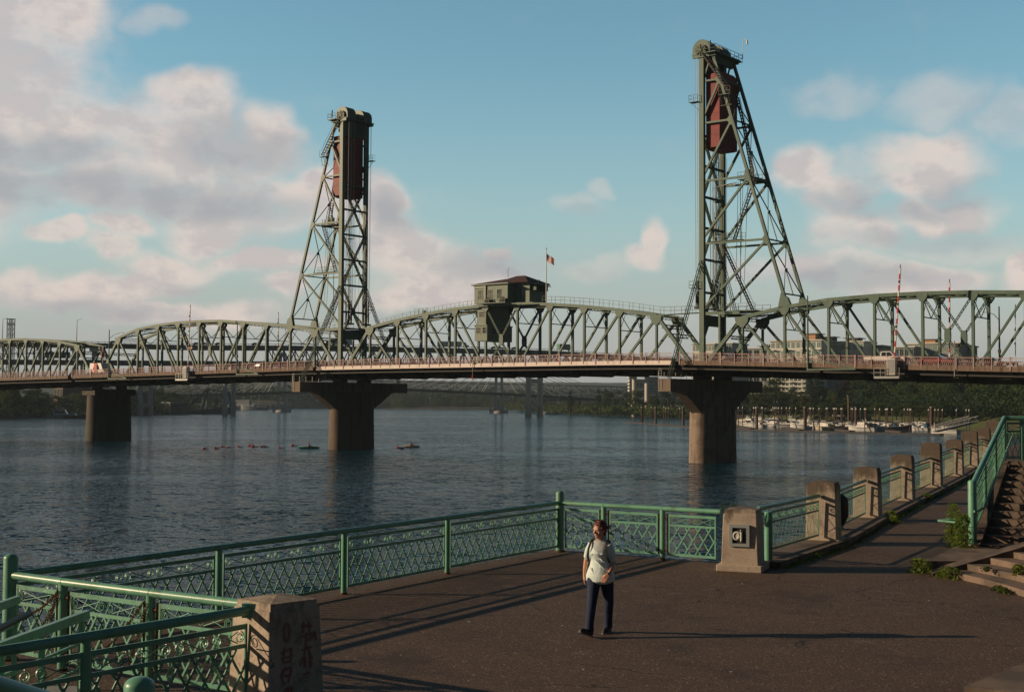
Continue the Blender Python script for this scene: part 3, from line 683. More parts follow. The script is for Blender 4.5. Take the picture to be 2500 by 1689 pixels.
    for v in (1.9, 3.15, 4.4): m.span((X(a1), v-.03, z0+.3), (X(a1+.04), v+.03, z1-.3))
    bpart('seam_plates', m, 'red', K, oc)
    m = BM()
    for v in (1.2, 2.2, 4.1, 5.1):
        for a in (.9, 1.35, 1.8): m.tube([(X(a), v, z1), (X(a), v, 62)], .05, 5, False)
    bpart('hanger_rope', m, 'steel_dark', K, oc)
    return R
tower('lift_tower', 'nearer green steel lift tower on the right rising over the bracketed pier', TR, 1)
tower('lift_tower', 'farther green steel lift tower on the left with two rounded hoods on top', TL, -1)
# ---------------------------------------------------------------- control house on the lift span
def window(parent, o, t, v, z, w, h, face, lit='glass_dark', name='window'):
    """face: 'n' = toward the camera side (-v), 'e' = toward +t"""
    m = BM(); d = .05
    def seg(a, b, c_, e): 
        if face == 'n': m.span((t+a, v-d, z+c_), (t+b, v+.01, z+e))
        else: m.span((t-.01, v+a, z+c_), (t+d, v+b, z+e))
    for a, b, c_, e in ((-w/2-.08, -w/2, -.08, h+.08), (w/2, w/2+.08, -.08, h+.08), (-w/2, w/2, h, h+.08), (-w/2, w/2, -.08, 0), (-.02, .02, 0, h), (-w/2, -.02, h*.5-.02, h*.5+.02), (.02, w/2, h*.5-.02, h*.5+.02)): seg(a, b, c_, e)
    f = bpart(name, m, 'trim', parent, o)
    m = BM()
    if face == 'n': m.span((t-w/2, v-.015, z), (t+w/2, v-.005, z+h))
    else: m.span((t+.005, v-w/2, z), (t+.015, v+w/2, z+h))
    g_ = bpart('pane', m, lit, parent, (0, 0, 0)); g_.data.transform(Matrix.Translation((-o[0], -o[1], -o[2]))); g_.parent = f
    return f
o = (37, WT/2, 25.6); H = bthing('control_house', 'sage green bridge control house with brown hip roof on top of the lift span', 'control house', *o)
m = BM(); m.span((31.95, -.85, 25.55), (39.1, WT+.85, 28.75)); bpart('wall', m, 'house', H, o)
m = BM(); m.span((39.1, 1.0, 25.55), (42.3, WT-.6, 28.75)); bpart('wall', m, 'house', H, o)
m = BM()
for zz in [25.75+.2*i for i in range(15)]: m.span((31.93, -.87, zz), (39.12, -.85, zz+.02)); m.span((39.1, .98, zz), (42.32, 1.0, zz+.02)); m.span((42.3, 1.0, zz), (42.32, WT-.6, zz+.02))
bpart('clapboards', m, 'trim', H, o)
def hip(m, a0, a1, v0, v1, z0, z1, ov=.45):
    a0 -= ov; a1 += ov; v0 -= ov; v1 += ov; h = (v1-v0)/2*.95; vm_ = (v0+v1)/2
    r0, r1 = min(a0+h, (a0+a1)/2-.1), max(a1-h, (a0+a1)/2+.1)
    m.add([(a0,v0,z0),(a1,v0,z0),(a1,v1,z0),(a0,v1,z0),(r0,vm_,z1),(r1,vm_,z1)], [(0,1,5,4),(1,2,5),(2,3,4,5),(3,0,4),(3,2,1,0)])
m = BM(); hip(m, 31.95, 39.1, -.85, WT+.85, 28.87, 29.95); bpart('roof', m, 'roof', H, o)
m = BM(); hip(m, 35.2, 42.3, .4, WT-.3, 28.9, 30.35); bpart('roof', m, 'roof', H, o)
m = BM(); m.span((31.5, -1.3, 28.7), (39.55, WT+1.3, 28.86)); m.span((39.55, .55, 28.7), (42.75, WT-.15, 28.86)); bpart('eaves', m, 'trim', H, o)
for t in (33.2, 35.4, 37.3): window(H, o, t, -.85, 26.35, .85, 1.5, 'n', 'tanpane' if t < 36 else 'glass_dark')
window(H, o, 40.6, 1.0, 26.35, .8, 1.5, 'n')
m = BM(); m.span((34.2, -1.05, 25.6), (34.55, -.87, 28.7)); m.span((31.95, -1.0, 28.2), (34.2, -.87, 28.7)); bpart('drain_pipe', m, 'trim', H, o)
m = BM()
for k in range(5): m.span((42.32, 1.4+k*.8, 27.6), (43.4, 1.5+k*.8, 28.4))
m.span((42.32, 1.2, 28.4), (43.5, WT-.8, 28.5)); bpart('end_canopy', m, 'green_dark', H, o)
m = BM(); m.tube([(36.2, 3, 30.2), (36.2, 3, 31.6)], .04, 6); m.tube([(36.2, 3, 31.6), (36.5, 3, 31.9)], .03, 5); m.tube([(43.1, 2, 28.3), (43.5, 2, 29.2)], .05, 6); m.tube([(43.5, 2, 29.2), (43.6, 2, 29.3)], .12, 6); bpart('antenna', m, 'green_dark', H, o)
# hanging operator cabin
m = BM(); m.span((31.75, .25, 21.7), (34.15, WT-.25, 25.3)); bpart('shaft', m, 'house', H, o)
m = BM(); m.span((31.6, -.3, 19.3), (34.3, WT+.3, 21.9)); m.span((31.5, -.45, 21.9), (34.4, WT+.45, 22.05)); bpart('cabin', m, 'house', H, o)
window(H, o, 32.9, .25, 23.4, 1.5, .9, 'n', 'tanpane'); window(H, o, 32.4, -.3, 20.6, .9, 1.0, 'n', 'tanpane'); window(H, o, 33.7, -.3, 20.6, .7, 1.0, 'n')
for k in range(6): window(H, o, 34.3, .35+k*1.1, 20.5, .8, 1.0, 'e')
m = BM(); m.span((31.7, -1.0, 25.2), (44.5, -.9, 25.42)); m.span((33.6, -2.0, 25.44), (39.5, -.88, 25.56))
for t in [33.6+i*1.15 for i in range(6)]: m.beam((t, -1.95, 25.5), (t, -1.95, 26.7), .05, .05)
for zz in (26.1, 26.7): m.beam((33.6, -1.95, zz), (39.4, -1.95, zz), .05, .05)
bpart('balcony', m, 'green', H, o)
m = BM()
for t in (35.2, 38.5): m.tube([(t, -1.55, 26.0), (t, -1.25, 26.0)], .5, 14); m.span((t-.6, -1.5, 25.56), (t+.6, -1.2, 25.9))
bpart('winch', m, 'steel_dark', H, o)

# walkway railing along the top chord of the lift span
Q = bthing('catwalk', 'thin railed catwalk running along the top of the lift span', 'catwalk', 37, WT/2, 24)
def topz(t): 
    i = max(1, min(9, int(t//PAN))); f = t/PAN-i; return ZTL[i-1]+(ZTL[i]-ZTL[i-1])*f
m = BM()
for a, b in ((7.5, 31.2), (44.5, 74.3)):
    t = a
    while t < b-.5:
        t2 = min(t+1.9, b); 
        za, zb_ = (topz(max(6.8, min(t, 67.6)))+.3, topz(max(6.8, min(t2, 67.6)))+.3)
        for v in (1.6, 2.7):
            for zz in (.55, 1.1): m.beam((t, v, za+zz), (t2, v, zb_+zz), .035, .035)
            m.beam((t, v, za-.2), (t, v, za+1.1), .045, .045)
        t = t2
bpart('railing', m, 'green', Q, (37, WT/2, 24))
m = BM()
for a, b in ((7.5, 31.2), (44.5, 67.6)):
    t = a
    while t < b: t2 = min(t+PAN/2, b); m.beam((t, 2.15, topz(t)+.2), (t2, 2.15, topz(t2)+.2), 1.1, .1); t = t2
m.beam((67.6, 2.15, topz(67.6)+.2), (74.3, 2.15, 22.7), 1.1, .1)
bpart('planks', m, 'green_dark', Q, (37, WT/2, 24))
m = BM(); m.span((16.5, 1.2, 24.2), (19.5, 3.1, 24.3))
for t in (16.5, 17.5, 18.5, 19.5): m.beam((t, 1.2, 24.3), (t, 1.2, 25.5), .05, .05)
for zz in (24.9, 25.5): m.beam((16.5, 1.2, zz), (19.5, 1.2, zz), .05, .05)
m.span((17.7, 1.8, 24.3), (18.2, 2.3, 25.2)); bpart('equipment_stand', m, 'green', Q, (37, WT/2, 24))
# flagpole and flag
fo = (46.5, 0, 25.4); FP = bthing('flagpole', 'white flagpole behind the control house on the lift span', 'flagpole', *fo)
m = BM(); m.tube([(46.5, 0, 25.4), (46.5, 0, 34.1)], [.09, .05], 8); bpart('pole', m, 'white', FP, fo)
m = BM(); m.tube([(46.5, 0, 34.1), (46.5, 0, 34.25)], .12, 8); bpart('finial', m, 'galv', FP, fo)
FL = bthing('flag', 'small red white and blue striped flag drooping from the flagpole', 'flag', 46.5, 0, 32)
fw, fh, n = 1.75, 1.15, 16
def fpt(i, j): x = fw*i/n; return (.06+x*.82, .12*sin(x*4.2), 1.35-fh*j/13-.55*x-.10*sin(x*3.7)+.0)
def fmat(name, c): return mat(name, c, .8, 0, .05, 3)
fm = [fmat('flag_red', (.42,.03,.04)), fmat('flag_white', (.62,.58,.55)), fmat('flag_blue', (.03,.045,.13))]
m = M(); vs = [fpt(i, j) for j in range(14) for i in range(n+1)]; m.add(vs, [(j*(n+1)+i, j*(n+1)+i+1, (j+1)*(n+1)+i+1, (j+1)*(n+1)+i) for j in range(13) for i in range(n)])
fo_ = link('cloth', m.mesh('cloth', fm), FL, (0, 0, 0))
for p in fo_.data.polygons:
    j, i = divmod(p.index, n); p.material_index = 2 if (j < 7 and i < 6) else j % 2
m = M()
for r in range(5):
    for c in range(5):
        x, y, z = fpt(.5+c*1.15, .8+r*1.35); m.box((x, y-.012, z), (.03, .01, .03))
part('stars', m, fm[1], FL)
# ---------------------------------------------------------------- lamps and gates on the bridge deck
def deck_lamp(label, t, v, ztop, arm, rail=None, dark=False):
    o = (t, v, walkz(t)); L = bthing('street_lamp', label, 'street lamp', *o); mt = 'green' if not dark else 'steel_dark'
    m = BM(); m.tube([(t, v, walkz(t)-1.0), (t, v, ztop)], [.16, .09], 8); m.box((t, v, walkz(t)+2.6), (.34, .34, .5)); bpart('pole', m, mt, L, o)
    if arm:
        m = BM(); m.tube([(t, v, ztop-1.9), (t+arm*.45, v, ztop-1.1), (t+arm, v, ztop-.75)], .05, 6); bpart('arm', m, mt, L, o)
        m = BM(); m.box((t+arm*1.15, v, ztop-.74), (abs(arm)*.42, .3, .12)); bpart('lamp_head', m, 'grey', L, o)
    if rail:
        m = BM(); z = walkz(t)-.85; m.beam((t, v-.1, z), (t+rail, v-.1, z), .14, .2); m.beam((t+rail*.35, v-.1, z+1.1), (t+rail, v-.1, z), .12, .16); bpart('outrigger', m, mt, L, o)
def tz(x, y, off): return bplane(x, y, off)
for (x, yt, arm, rail, lab) in ((1971.5, 722, 2.2, 6.9, 'green street lamp with a curved arm on the right truss span near the outrigger frame'), (579.6, 786, 0, 6.2, 'bare green lamp pole on the approach span left of the left tower'), (267, 805, 3.6, 6.2, 'green street lamp with arm at the joint of the two left truss spans')):
    t, z = tz(x, yt, -EDGE-.35); deck_lamp(lab, t, -EDGE-.35, z, arm, rail)
t, z = tz(2439, 748, WT+EDGE); deck_lamp('dark street lamp with short left arm beyond the nearest span', t, WT+EDGE, z, -1.6, None, True)
def gate_arm(label, xb, yb, xt, yt, off, w=.2, red='redpaint'):
    tb, zb_ = tz(xb, yb, off); tt, zt_ = tz(xt, yt, off); o = (tb, off, walkz(tb)); G = bthing('gate_arm', label, 'barrier arm', *o)
    n = 16
    mr_, mw = BM(), BM(); w0 = walkz(tb)+1.0
    zb_ = w0
    for i in range(n):
        a, b = i/n, (i+1)/n; P_ = lambda f: (tb+(tt-tb)*f, off, zb_+(zt_-zb_)*f)
        (mr_ if i % 2 == 0 else mw).beam(P_(a), P_(b), w, w*.9)
    bpart('red_stripes', mr_, red, G, o); bpart('white_stripes', mw, 'white', G, o)
    m = BM(); m.box((tb, off, walkz(tb)+.55), (.55, .6, 1.1)); m.beam((tb-.5, off, walkz(tb)+.9), (tb+.3, off, walkz(tb)+.9), .3, .3); bpart('housing', m, 'grey', G, o)
    m = BM()
    for f in (.35, .6, .85): m.box((tb+(tt-tb)*f, off-.15, zb_+(zt_-zb_)*f), (.16, .14, .3))
    m.tube([(tt, off, zt_), (tt+.02, off, zt_+.5)], .06, 6); bpart('warning_light', m, 'steel_dark', G, o)
gate_arm('tall red and white striped gate arm raised beside the white pickup truck', 2183.5, 870, 2198, 655, -EDGE+.9)
gate_arm('red and white striped gate arm raised behind the nearest span, right of the tallest one', 2318, 880, 2318, 690, WT+EDGE-1)
gate_arm('slim raised gate arm over the approach span at left', 459, 890, 464.5, 750, -EDGE+.9, .14)
gate_arm('dark raised gate arm behind the approach span left of the left tower', 680, 880, 679.5, 768, WT+EDGE-1, .14)
gate_arm('pale gate arm at the right edge of the photo on the far side', 2479, 875, 2479, 752, WT+EDGE-2, .1, 'white')
t, _ = tz(2331, 880, -EDGE-.1); o = (t, -EDGE-.1, walkz(t)); G = bthing('signal_mast', 'thin mast with a small dark signal box on the nearest span railing', 'signal', *o)
m = BM(); m.tube([(t, -EDGE-.2, walkz(t)-1.3), (t, -EDGE-.2, walkz(t)+3.3)], .07, 6); bpart('mast', m, 'grey', G, o); m = BM(); m.box((t+.45, -EDGE-.2, walkz(t)+2.7), (.5, .4, .5)); m.tube([(t+.45, -EDGE-.5, walkz(t)+2.7), (t+.45, -EDGE-.38, walkz(t)+2.7)], .16, 10); bpart('signal_box', m, 'steel_dark', G, o)
def cabinet(label, x, w, lab2):
    t, _ = tz(x, 900, -EDGE-.9); z = walkz(t)-.9; o = (t, -EDGE-.7, z); C = bthing('control_cabinet', label, 'cabinet', *o)
    m = BM(); m.span((t-w/2, -EDGE-1.2, z-.35), (t+w/2, -EDGE-.45, z+1.75)); bpart('box', m, 'white', C, o)
    m = BM(); m.span((t-w/2+.06, -EDGE-1.215, z-.25), (t+w/2-.06, -EDGE-1.2, z+1.65)); m.span((t+w/2-.25, -EDGE-1.23, z+.7), (t+w/2-.18, -EDGE-1.215, z+.95)); bpart('door', m, 'grey', C, o)
    m = BM(); m.span((t-w*2.0, -EDGE-1.5, z-.85), (t+w*1.1, -EDGE-.2, z-.55))
    for k in (-2.0, -1.2, -.6, 1.1):
        m.beam((t+w*k, -EDGE-1.45, z-.6), (t+w*k, -EDGE-1.45, z+.55), .05, .05)
    for zz in (0, .55): m.beam((t-w*2, -EDGE-1.45, z+zz), (t-w*.6, -EDGE-1.45, z+zz), .04, .04)
    bpart('platform', m, 'galv', C, o)
cabinet('tall white control cabinet on a railed platform beside the white pickup truck', 2177, 1.1, '')
cabinet('white control cabinet hung on the left approach span below the slim gate arm', 453, 1.2, '')
# vehicles on the bridge
def pickup(label, t, v, rz=0):
    o = (t, v, walkz(t)); V = bthing('pickup_truck', label, 'pickup truck', *o)
    def bp(name, m, mt, par=V): return part(name, m, mt, par)
    m = M(); m.prism([(-2.9,-.95,.55),(-2.9,-.95,1.15),(-.6,-.95,1.18),(1.15,-.95,1.18),(2.75,-.95,1.02),(2.85,-.95,.5)], (0,1.9,0)); bp('body', m, 'white')
    m = M(); m.prism([(-.65,-.86,1.18),(-.55,-.8,1.85),(.75,-.8,1.85),(1.35,-.86,1.18)], (0,1.66,0)); bp('cab', m, 'white')
    m = M(); m.prism([(-.48,-.885,1.25),(-.42,-.84,1.75),(.15,-.84,1.75),(.15,-.885,1.25)], (0,.03,0)); m.prism([(.25,-.885,1.25),(.25,-.84,1.75),(.7,-.84,1.75),(1.12,-.885,1.25)], (0,.03,0)); bp('side_window', m, 'glass_dark')
    m = M(); m.prism([(1.42,-.75,1.2),(.83,-.7,1.8),(.83,.7,1.8),(1.42,.75,1.2)], (.03,0,.01)); bp('windscreen', m, 'glass_dark')
    for x in (-1.85, 1.85):
        for y in (-.95, .78):
            m = M(); m.tube([(0,0,0),(0,.2,0)], .38, 16); w = part('wheel', m, 'black', V, loc=(x, y-.03, .38)); m = M(); m.tube([(0,-.02,0),(0,.02,0)], .2, 12); part('rim', m, 'galv', w)
    m = M(); m.box((2.8,-.65,.85),(.12,.4,.2)); bp('headlight', m, 'trim'); m = M(); m.box((2.8,.65,.85),(.12,.4,.2)); bp('headlight', m, 'trim')
    m = M(); [m.span((-.6, -.85+k*1.6, 1.9), (-.5, -.75+k*1.6, 2.05)) for k in (0,1)]; m.span((-.62,-.9,2.0),(2.4,-.82,2.06)); bp('rack', m, 'black')
    return V
t, _ = tz(2180, 870, -4.6); pickup('white pickup truck crossing the nearest span behind the pink railing', t-.8, -4.6)
def car(label, loc, rz, paint, scale=1, van=False):
    V = thing('car' if not van else 'van', label, 'car' if not van else 'van', loc, rz); V.scale = (scale,)*3
    m = M(); m.prism([(-2.2,-.88,.35),(-2.25,-.88,.95),(-1.4,-.88,1.02),(1.0,-.88,1.0),(2.1,-.88,.8),(2.2,-.88,.35)], (0,1.76,0)); part('body', m, paint, V)
    m = M()
    if van: m.prism([(-2.2,-.86,1.0),(-2.15,-.8,2.1),(.9,-.8,2.1),(1.5,-.86,1.0)], (0,1.7,0))
    else: m.prism([(-1.6,-.8,1.0),(-1.05,-.72,1.45),(.3,-.72,1.45),(1.0,-.8,1.0)], (0,1.55,0))
    part('cab', m, paint if van else 'glass_dark', V)
    m = M(); m.prism([(-1.2,-.89,1.05),(-.9,-.83,1.38 if not van else 1.8),(.2,-.83,1.38 if not van else 1.8),(.7,-.89,1.05)], (0,.03,0)); part('side_window', m, 'glass_dark', V)
    for x in (-1.35, 1.35):
        for y in (-.9, .72): m = M(); m.tube([(x,y,.33),(x,y+.2,.33)], .33, 14); part('wheel', m, 'black', V)
    return V
def bcar(label, x, v, paint, van=False, sc=1.0):
    t, _ = tz(x, 880, v); return car(label, bw(t, v, walkz(t)), -PHI, paint, sc, van)
bcar('red car on the nearest span below the crossed diagonals', 2290, -4.6, 'redcar')
bcar('silver car between the right tower column and the railing', 1772, 2.2, 'grey')
bcar('grey car on the nearest span close to the right edge', 2420, 2.2, 'grey')
bcar('black car on the approach span left of the left tower', 640, 3, 'black')
bv = bcar('white van on the lower far left span with a red rear band', 248, -4.4, 'white', True, 1.25)
m = M(); m.span((-.9,-.9,.4),(-.1,-.87,2.1)); part('red_band', m, 'redpaint', bv)
SG = bthing('road_sign', 'red cone shaped marker standing inside the truss at the left pier', 'road sign', tz(251, 870, 2)[0], 2, walkz(-66)); 
m = M(); m.tube([(0,0,-0),(0,0,4.6)], .08, 6); part('post', m, 'white', SG); m = M(); m.tube([(0,0,4.2),(0,0,5.9)], [.55,.12], 4); part('marker', m, 'redpaint', SG)
DS = bthing('road_sign', 'small diamond sign high inside the left approach span', 'road sign', tz(467, 835, 3)[0], 3, 20)
m = M(); m.prism([(0,0,.42),(.42,0,0),(0,0,-.42),(-.42,0,0)], (0,.04,0)); part('plate', m, 'tan', DS); m = M(); m.beam((0,.05,0),(0,.05,2.5),.05,.05); part('hanger', m, 'green_dark', DS)
HB = bthing('navigation_light', 'hanging navigation light below the middle of the lift span', 'navigation light', tz(1155, 905, -EDGE-.2)[0], -EDGE-.3, 13)
m = M(); m.tube([(0,0,.3),(0,0,2.3)], .05, 6); m.box((0,0,2.3),(.5,.3,.15)); part('rod', m, 'grey', HB); m = M(); m.tube([(0,0,-.35),(0,0,.3)], .12, 8); part('lamp', m, 'redpaint', HB)
# ================================================================ water and land
def struct(name, m, mt, kind='structure'): return tag(link(name, m.mesh(name, MT[mt])), kind=kind)
m = M(); m.add([(-6000,-300,0),(6000,-300,0),(6000,9000,0),(-6000,9000,0)], [(0,1,2,3)]); struct('river', m, 'water')
m = M(); m.add([(-6500,-400,-6),(6500,-400,-6),(6500,9500,-6),(-6500,9500,-6)], [(0,1,2,3)]); struct('river_bed', m, 'bankdark')
def bank(name, line, inland, prof, mt, jit=1.5, seed=1):
    rnd = random.Random(seed); line = [Vector((*p, 0)) for p in line]; pts = []
    for a, b in zip(line, line[1:]):
        n = max(1, int((b-a).length/18)); pts += [a+(b-a)*i/n for i in range(n)]
    pts.append(line[-1]); inl = Vector((*inland, 0)).normalized(); m = M(); vs = []
    for p in pts:
        w = rnd.random()-.5
        for d, z in prof: q = p+inl*(d+w*min(d, 6)*.6); vs.append((q.x, q.y, z+(rnd.random()-.5)*jit*min(1, max(0, z)/4)))
    k = len(prof); m.add(vs, [(i*k+j, i*k+j+1, (i+1)*k+j+1, (i+1)*k+j) for i in range(len(pts)-1) for j in range(k-1)], True)
    return struct(name, m, mt)
PR = [(-6,-2),(0,-.2),(2,.5),(9,2.6),(20,5.5),(34,7.6),(70,8.4),(400,12),(2500,25)]
bank('left_bank', [(-240,300),(-232,595),(-228,712),(-217,805),(-209,835),(-235,1000),(-262,1250),(-260,1500)], (-1,.1), PR, 'bankdark')
bank('far_bank', [(-700,1500),(-262,1500),(-221,1597),(-160,1680),(60,1900),(900,2100)], (-.05,1), [(-6,-2),(0,0),(10,3),(60,9),(400,22),(1500,60),(2600,70)], 'bankdark')
bank('river_island', [(-165,1640),(-120,1560),(-60,1520),(-10,1500),(10,1420),(30,1300),(67,952),(100,800),(118,700)], (1,.55), [(-6,-2),(0,-.1),(4,.6),(25,2.5),(200,5),(900,8)], 'bankdark')
bank('marina_bank', [(118,700),(140,600),(152,520),(158,450),(152,400),(140,360),(128,320),(105,240),(80,160),(52,100),(40,60)], (1,.12), PR, 'grass', 1.0, 4)
def hill(name, y, x0, x1, base, amp, seed, mt):
    rnd = random.Random(seed); ph = [rnd.random()*7 for _ in range(6)]; m = M(); n = 160; vs = []
    for i in range(n+1):
        x = x0+(x1-x0)*i/n; h = base+amp*(sin(x*.0011+ph[0])+.6*sin(x*.0027+ph[1])+.2*sin(x*.011+ph[2])+.12*sin(x*.031+ph[3]))+rnd.random()*3.5
        vs += [(x, y-300, 2), (x, y, h), (x, y+500, 2)]
    m.add(vs, [(i*3+j, i*3+j+1, (i+1)*3+j+1, (i+1)*3+j) for i in range(n) for j in range(2)]); struct(name, m, mt)
hill('wooded_hills', 3400, -2600, 400, 36, 6, 5, 'leaf_dark'); hill('wooded_hills', 4600, -3500, 3500, 44, 7, 11, 'leaf_dark')
# ================================================================ trees
def leaves(m, c, r, n, size, rnd, flat=.8):
    for _ in range(n):
        while True:
            p = Vector((rnd.uniform(-1,1), rnd.uniform(-1,1), rnd.uniform(-1,1)))
            if .25 < p.length < 1: break
        p = Vector((c[0]+p.x*r[0], c[1]+p.y*r[1], c[2]+p.z*r[2])); s = size*rnd.uniform(.6,1.3)
        a = Vector((rnd.gauss(0,1), rnd.gauss(0,1), rnd.gauss(0,1))).normalized(); b = a.orthogonal().normalized(); c2 = a.cross(b)
        m.add([p-b*s, p+c2*s*flat, p+b*s, p-c2*s*flat], [(0,1,2,3)])
def make_tree(seed, kind, mt):
    rnd = random.Random(seed); H = 10.0
    R = thing('broadleaf_tree' if kind != 'conifer' else 'conifer_tree', 'x', 'tree', (0,0,-50))
    m = M(); m.tube([(0,0,-.5),(rnd.uniform(-.2,.2),0,H*.35),(rnd.uniform(-.3,.3),rnd.uniform(-.3,.3),H*.8)], [.28,.2,.05], 6)
    for k in range(6):
        a = rnd.random()*6.3; z = rnd.uniform(.25,.55)*H; m.tube([(0,0,z),(cos(a)*1.6,sin(a)*1.6,z+1.8)], [.1,.03], 5)
    tr = part('trunk', m, 'trunk', R)
    m = M()
    if kind == 'conifer':
        for i in range(22):
            z = 1.2+i*.42; r = (H-z)*.27+.15
            leaves(m, (0,0,z), (r,r,.4), int(36+r*75), .16, rnd, .5)
    elif kind == 'tall':
        for i in range(12):
            z = rnd.uniform(.22,.95)*H; f = 1-abs(z/H-.5); r = rnd.uniform(.6,1.1)*f; a = rnd.random()*6.3; d = rnd.uniform(0,1.0)*f
            leaves(m, (cos(a)*d,sin(a)*d,z), (r,r,r*1.2), 220, .145, rnd)
    else:
        for i in range(17):
            z = rnd.uniform(.25,.9)*H; f = sqrt(max(.1, 1-((z/H-.5)/.55)**2)); r = rnd.uniform(.8,1.6); a = rnd.random()*6.3; d = rnd.uniform(.2,2.7)*f
            leaves(m, (cos(a)*d,sin(a)*d,z), (r,r,r*.8), 210, .155, rnd)
    cr = part('crown', m, mt, R)
    return R, [tr, cr]
PROTO = {}
for i, (k, kd, mt) in enumerate((('a','round','leaf'),('b','round','leaf_dark'),('c','tall','leaf'),('d','conifer','leaf_dark'),('e','round','leaf_yel'),('f','tall','leaf_dark'),('g','round','leaf_red'),('h','round','leaf'))): PROTO[k] = make_tree(20+i, kd, mt)
KINDTXT = {'a':'rounded mid green tree','b':'dark rounded tree','c':'upright leafy tree','d':'dark pointed conifer','e':'olive yellow tree','f':'dark upright tree','g':'maroon leaved tree','h':'broad green tree'}
def tree(k, x, y, z, h, where, rnd=random, wide=1.0):
    R, kids = PROTO[k]; s = h/10; z -= .2*h
    return dup(R, kids, (x, y, z), rnd.uniform(0, 6.28), (s*wide*rnd.uniform(.9,1.2), s*wide*rnd.uniform(.9,1.2), s), KINDTXT[k]+' '+where, KINDTXT[k]+'s '+where)
rn = random.Random(5)
# left bank: dark mass behind the left pier, tops hidden by the deck
for i in range(46):
    y = 560+rn.random()**1.3*330; xr = lerp([(500,-236),(595,-232),(712,-228),(805,-217),(900,-215)], y)
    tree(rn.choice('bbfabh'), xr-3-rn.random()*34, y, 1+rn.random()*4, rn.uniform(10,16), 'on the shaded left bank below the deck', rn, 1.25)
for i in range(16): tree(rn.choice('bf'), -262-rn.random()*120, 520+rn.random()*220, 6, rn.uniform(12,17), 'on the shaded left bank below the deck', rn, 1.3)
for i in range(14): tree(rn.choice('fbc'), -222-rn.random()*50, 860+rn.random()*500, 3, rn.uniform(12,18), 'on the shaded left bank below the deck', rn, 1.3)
# marina bank (right)
def ontree(x, ybase, Y, h, k, z=None, wide=1.15):
    p = gy(x, ybase, Y); tree(k, p.x, Y, z if z is not None else max(1, p.z), h, 'behind the marina', rn, wide)
for x, h, k, Y in [(1705,15,'a',640),(1722,13,'b',620),(1742,16,'c',640),(1760,14,'e',600),(1785,13,'h',610),(1805,11,'a',600),(1826,15,'b',620),(1850,13,'h',590),(1872,12,'e',585),(1893,17,'a',610),(1912,12,'h',590),(1934,14,'a',600),(1955,12,'e',580),(1978,19,'d',590),(1992,17,'d',600),(2012,14,'a',590),(2033,13,'h',580),(2052,12,'a',590),(2070,15,'g',600),(2085,21,'d',610),(2100,13,'b',580),(2115,17,'a',600),
    (2135,18,'h',590),(2152,16,'g',590),(2170,19,'a',585),(2192,21,'h',580),(2213,22,'a',570),(2235,21,'b',560),(2256,22,'h',550),(2280,21,'a',540),(2300,22,'h',530),(2325,20,'a',520),(2350,21,'b',510),(2375,20,'h',500),(2400,20,'a',490),(2425,20,'h',480),(2452,19,'b',470),(2480,19,'a',460),(2505,19,'h',450),(2530,19,'a',440)]:
    ontree(x, 985, Y, h*(.92 if not 1905 < x < 2065 or k == 'd' else .66), k)
for x in range(1700, 2520, 23): ontree(x+rn.uniform(-8,8), 989, 560-(x-1700)*.13+rn.uniform(-10,10), rn.uniform(4.5,7.5), rn.choice('bhab'), 4.2, 1.7)
for x in range(2120, 2540, 26): ontree(x+rn.uniform(-8,8), 985, 600-(x-2100)*.25, rn.uniform(17,21), rn.choice('bh'), 7)
# bank right of centre and the wooded island
for i in range(75):
    f = i/75; x = 1322+f*400; Yw = lerp([(1320,1320),(1478,960),(1700,790),(1760,740)], x); Y = Yw*1.05+rn.random()*70
    p = gy(x+rn.uniform(-4,4), 990, Y); tree(rn.choice('hbae'), p.x, Y, 1.5, rn.uniform(5,9)*Y/900, 'on the low shore beyond the pale far columns', rn, 1.9)
for x in (1395,1478,1492,1500,1545,1560,1600,1618,1632,1650,1668,1688): p = gy(x, 985, 830); tree(rn.choice('abcf'), p.x, 830+rn.random()*80, 3, rn.uniform(13,21), 'on the low shore beyond the pale far columns', rn, 1.2)
for i in range(110):
    f = rn.random(); x = 940+f*395; Y = lerp([(935,1650),(1000,1560),(1200,1520),(1340,1330)], x)*1.01+rn.random()*60
    p = gy(x, 990, Y); h = 26-9*f+rn.uniform(-4,4); 
    if x > 1180: h *= .8
    tree(rn.choice('ceahfe'), p.x, Y, 1, h, 'on the wooded island under the lift span', rn, .95)
# thick undergrowth on both banks
def thicket(name, pts, width, zlo, zhi, n, size, mt, seed, label):
    r3 = random.Random(seed); m = M(); P3 = [Vector((*p, 0)) for p in pts]; Ls = [(b-a).length for a, b in zip(P3, P3[1:])]; T = sum(Ls)
    for _ in range(n):
        d = r3.random()*T; i = 0
        while d > Ls[i] and i < len(Ls)-1: d -= Ls[i]; i += 1
        q = P3[i]+(P3[i+1]-P3[i])*(d/Ls[i]); tdir = (P3[i+1]-P3[i]).normalized(); nr = Vector((-tdir.y, tdir.x, 0)); w = r3.random()*width; k = .6+.4*sin(d*.21+i*2)*sin(d*.083+i)
        leaves(m, (q.x+nr.x*w, q.y+nr.y*w, zlo+(zhi-zlo)*r3.random()*k+w/width*3), (2.2,2.2,1.6), 16, size, r3)
    o = link(name, m.mesh(name, MT[mt])); tag(o, label, 'undergrowth', kind='stuff')
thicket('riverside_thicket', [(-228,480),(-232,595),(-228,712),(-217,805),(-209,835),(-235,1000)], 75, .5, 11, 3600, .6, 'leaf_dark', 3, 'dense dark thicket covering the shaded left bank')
thicket('riverside_thicket', [(30,1310),(67,962),(100,810),(118,715)], -40, .3, 5, 1500, .65, 'leaf', 4, 'low green thicket on the shore right of the far columns')
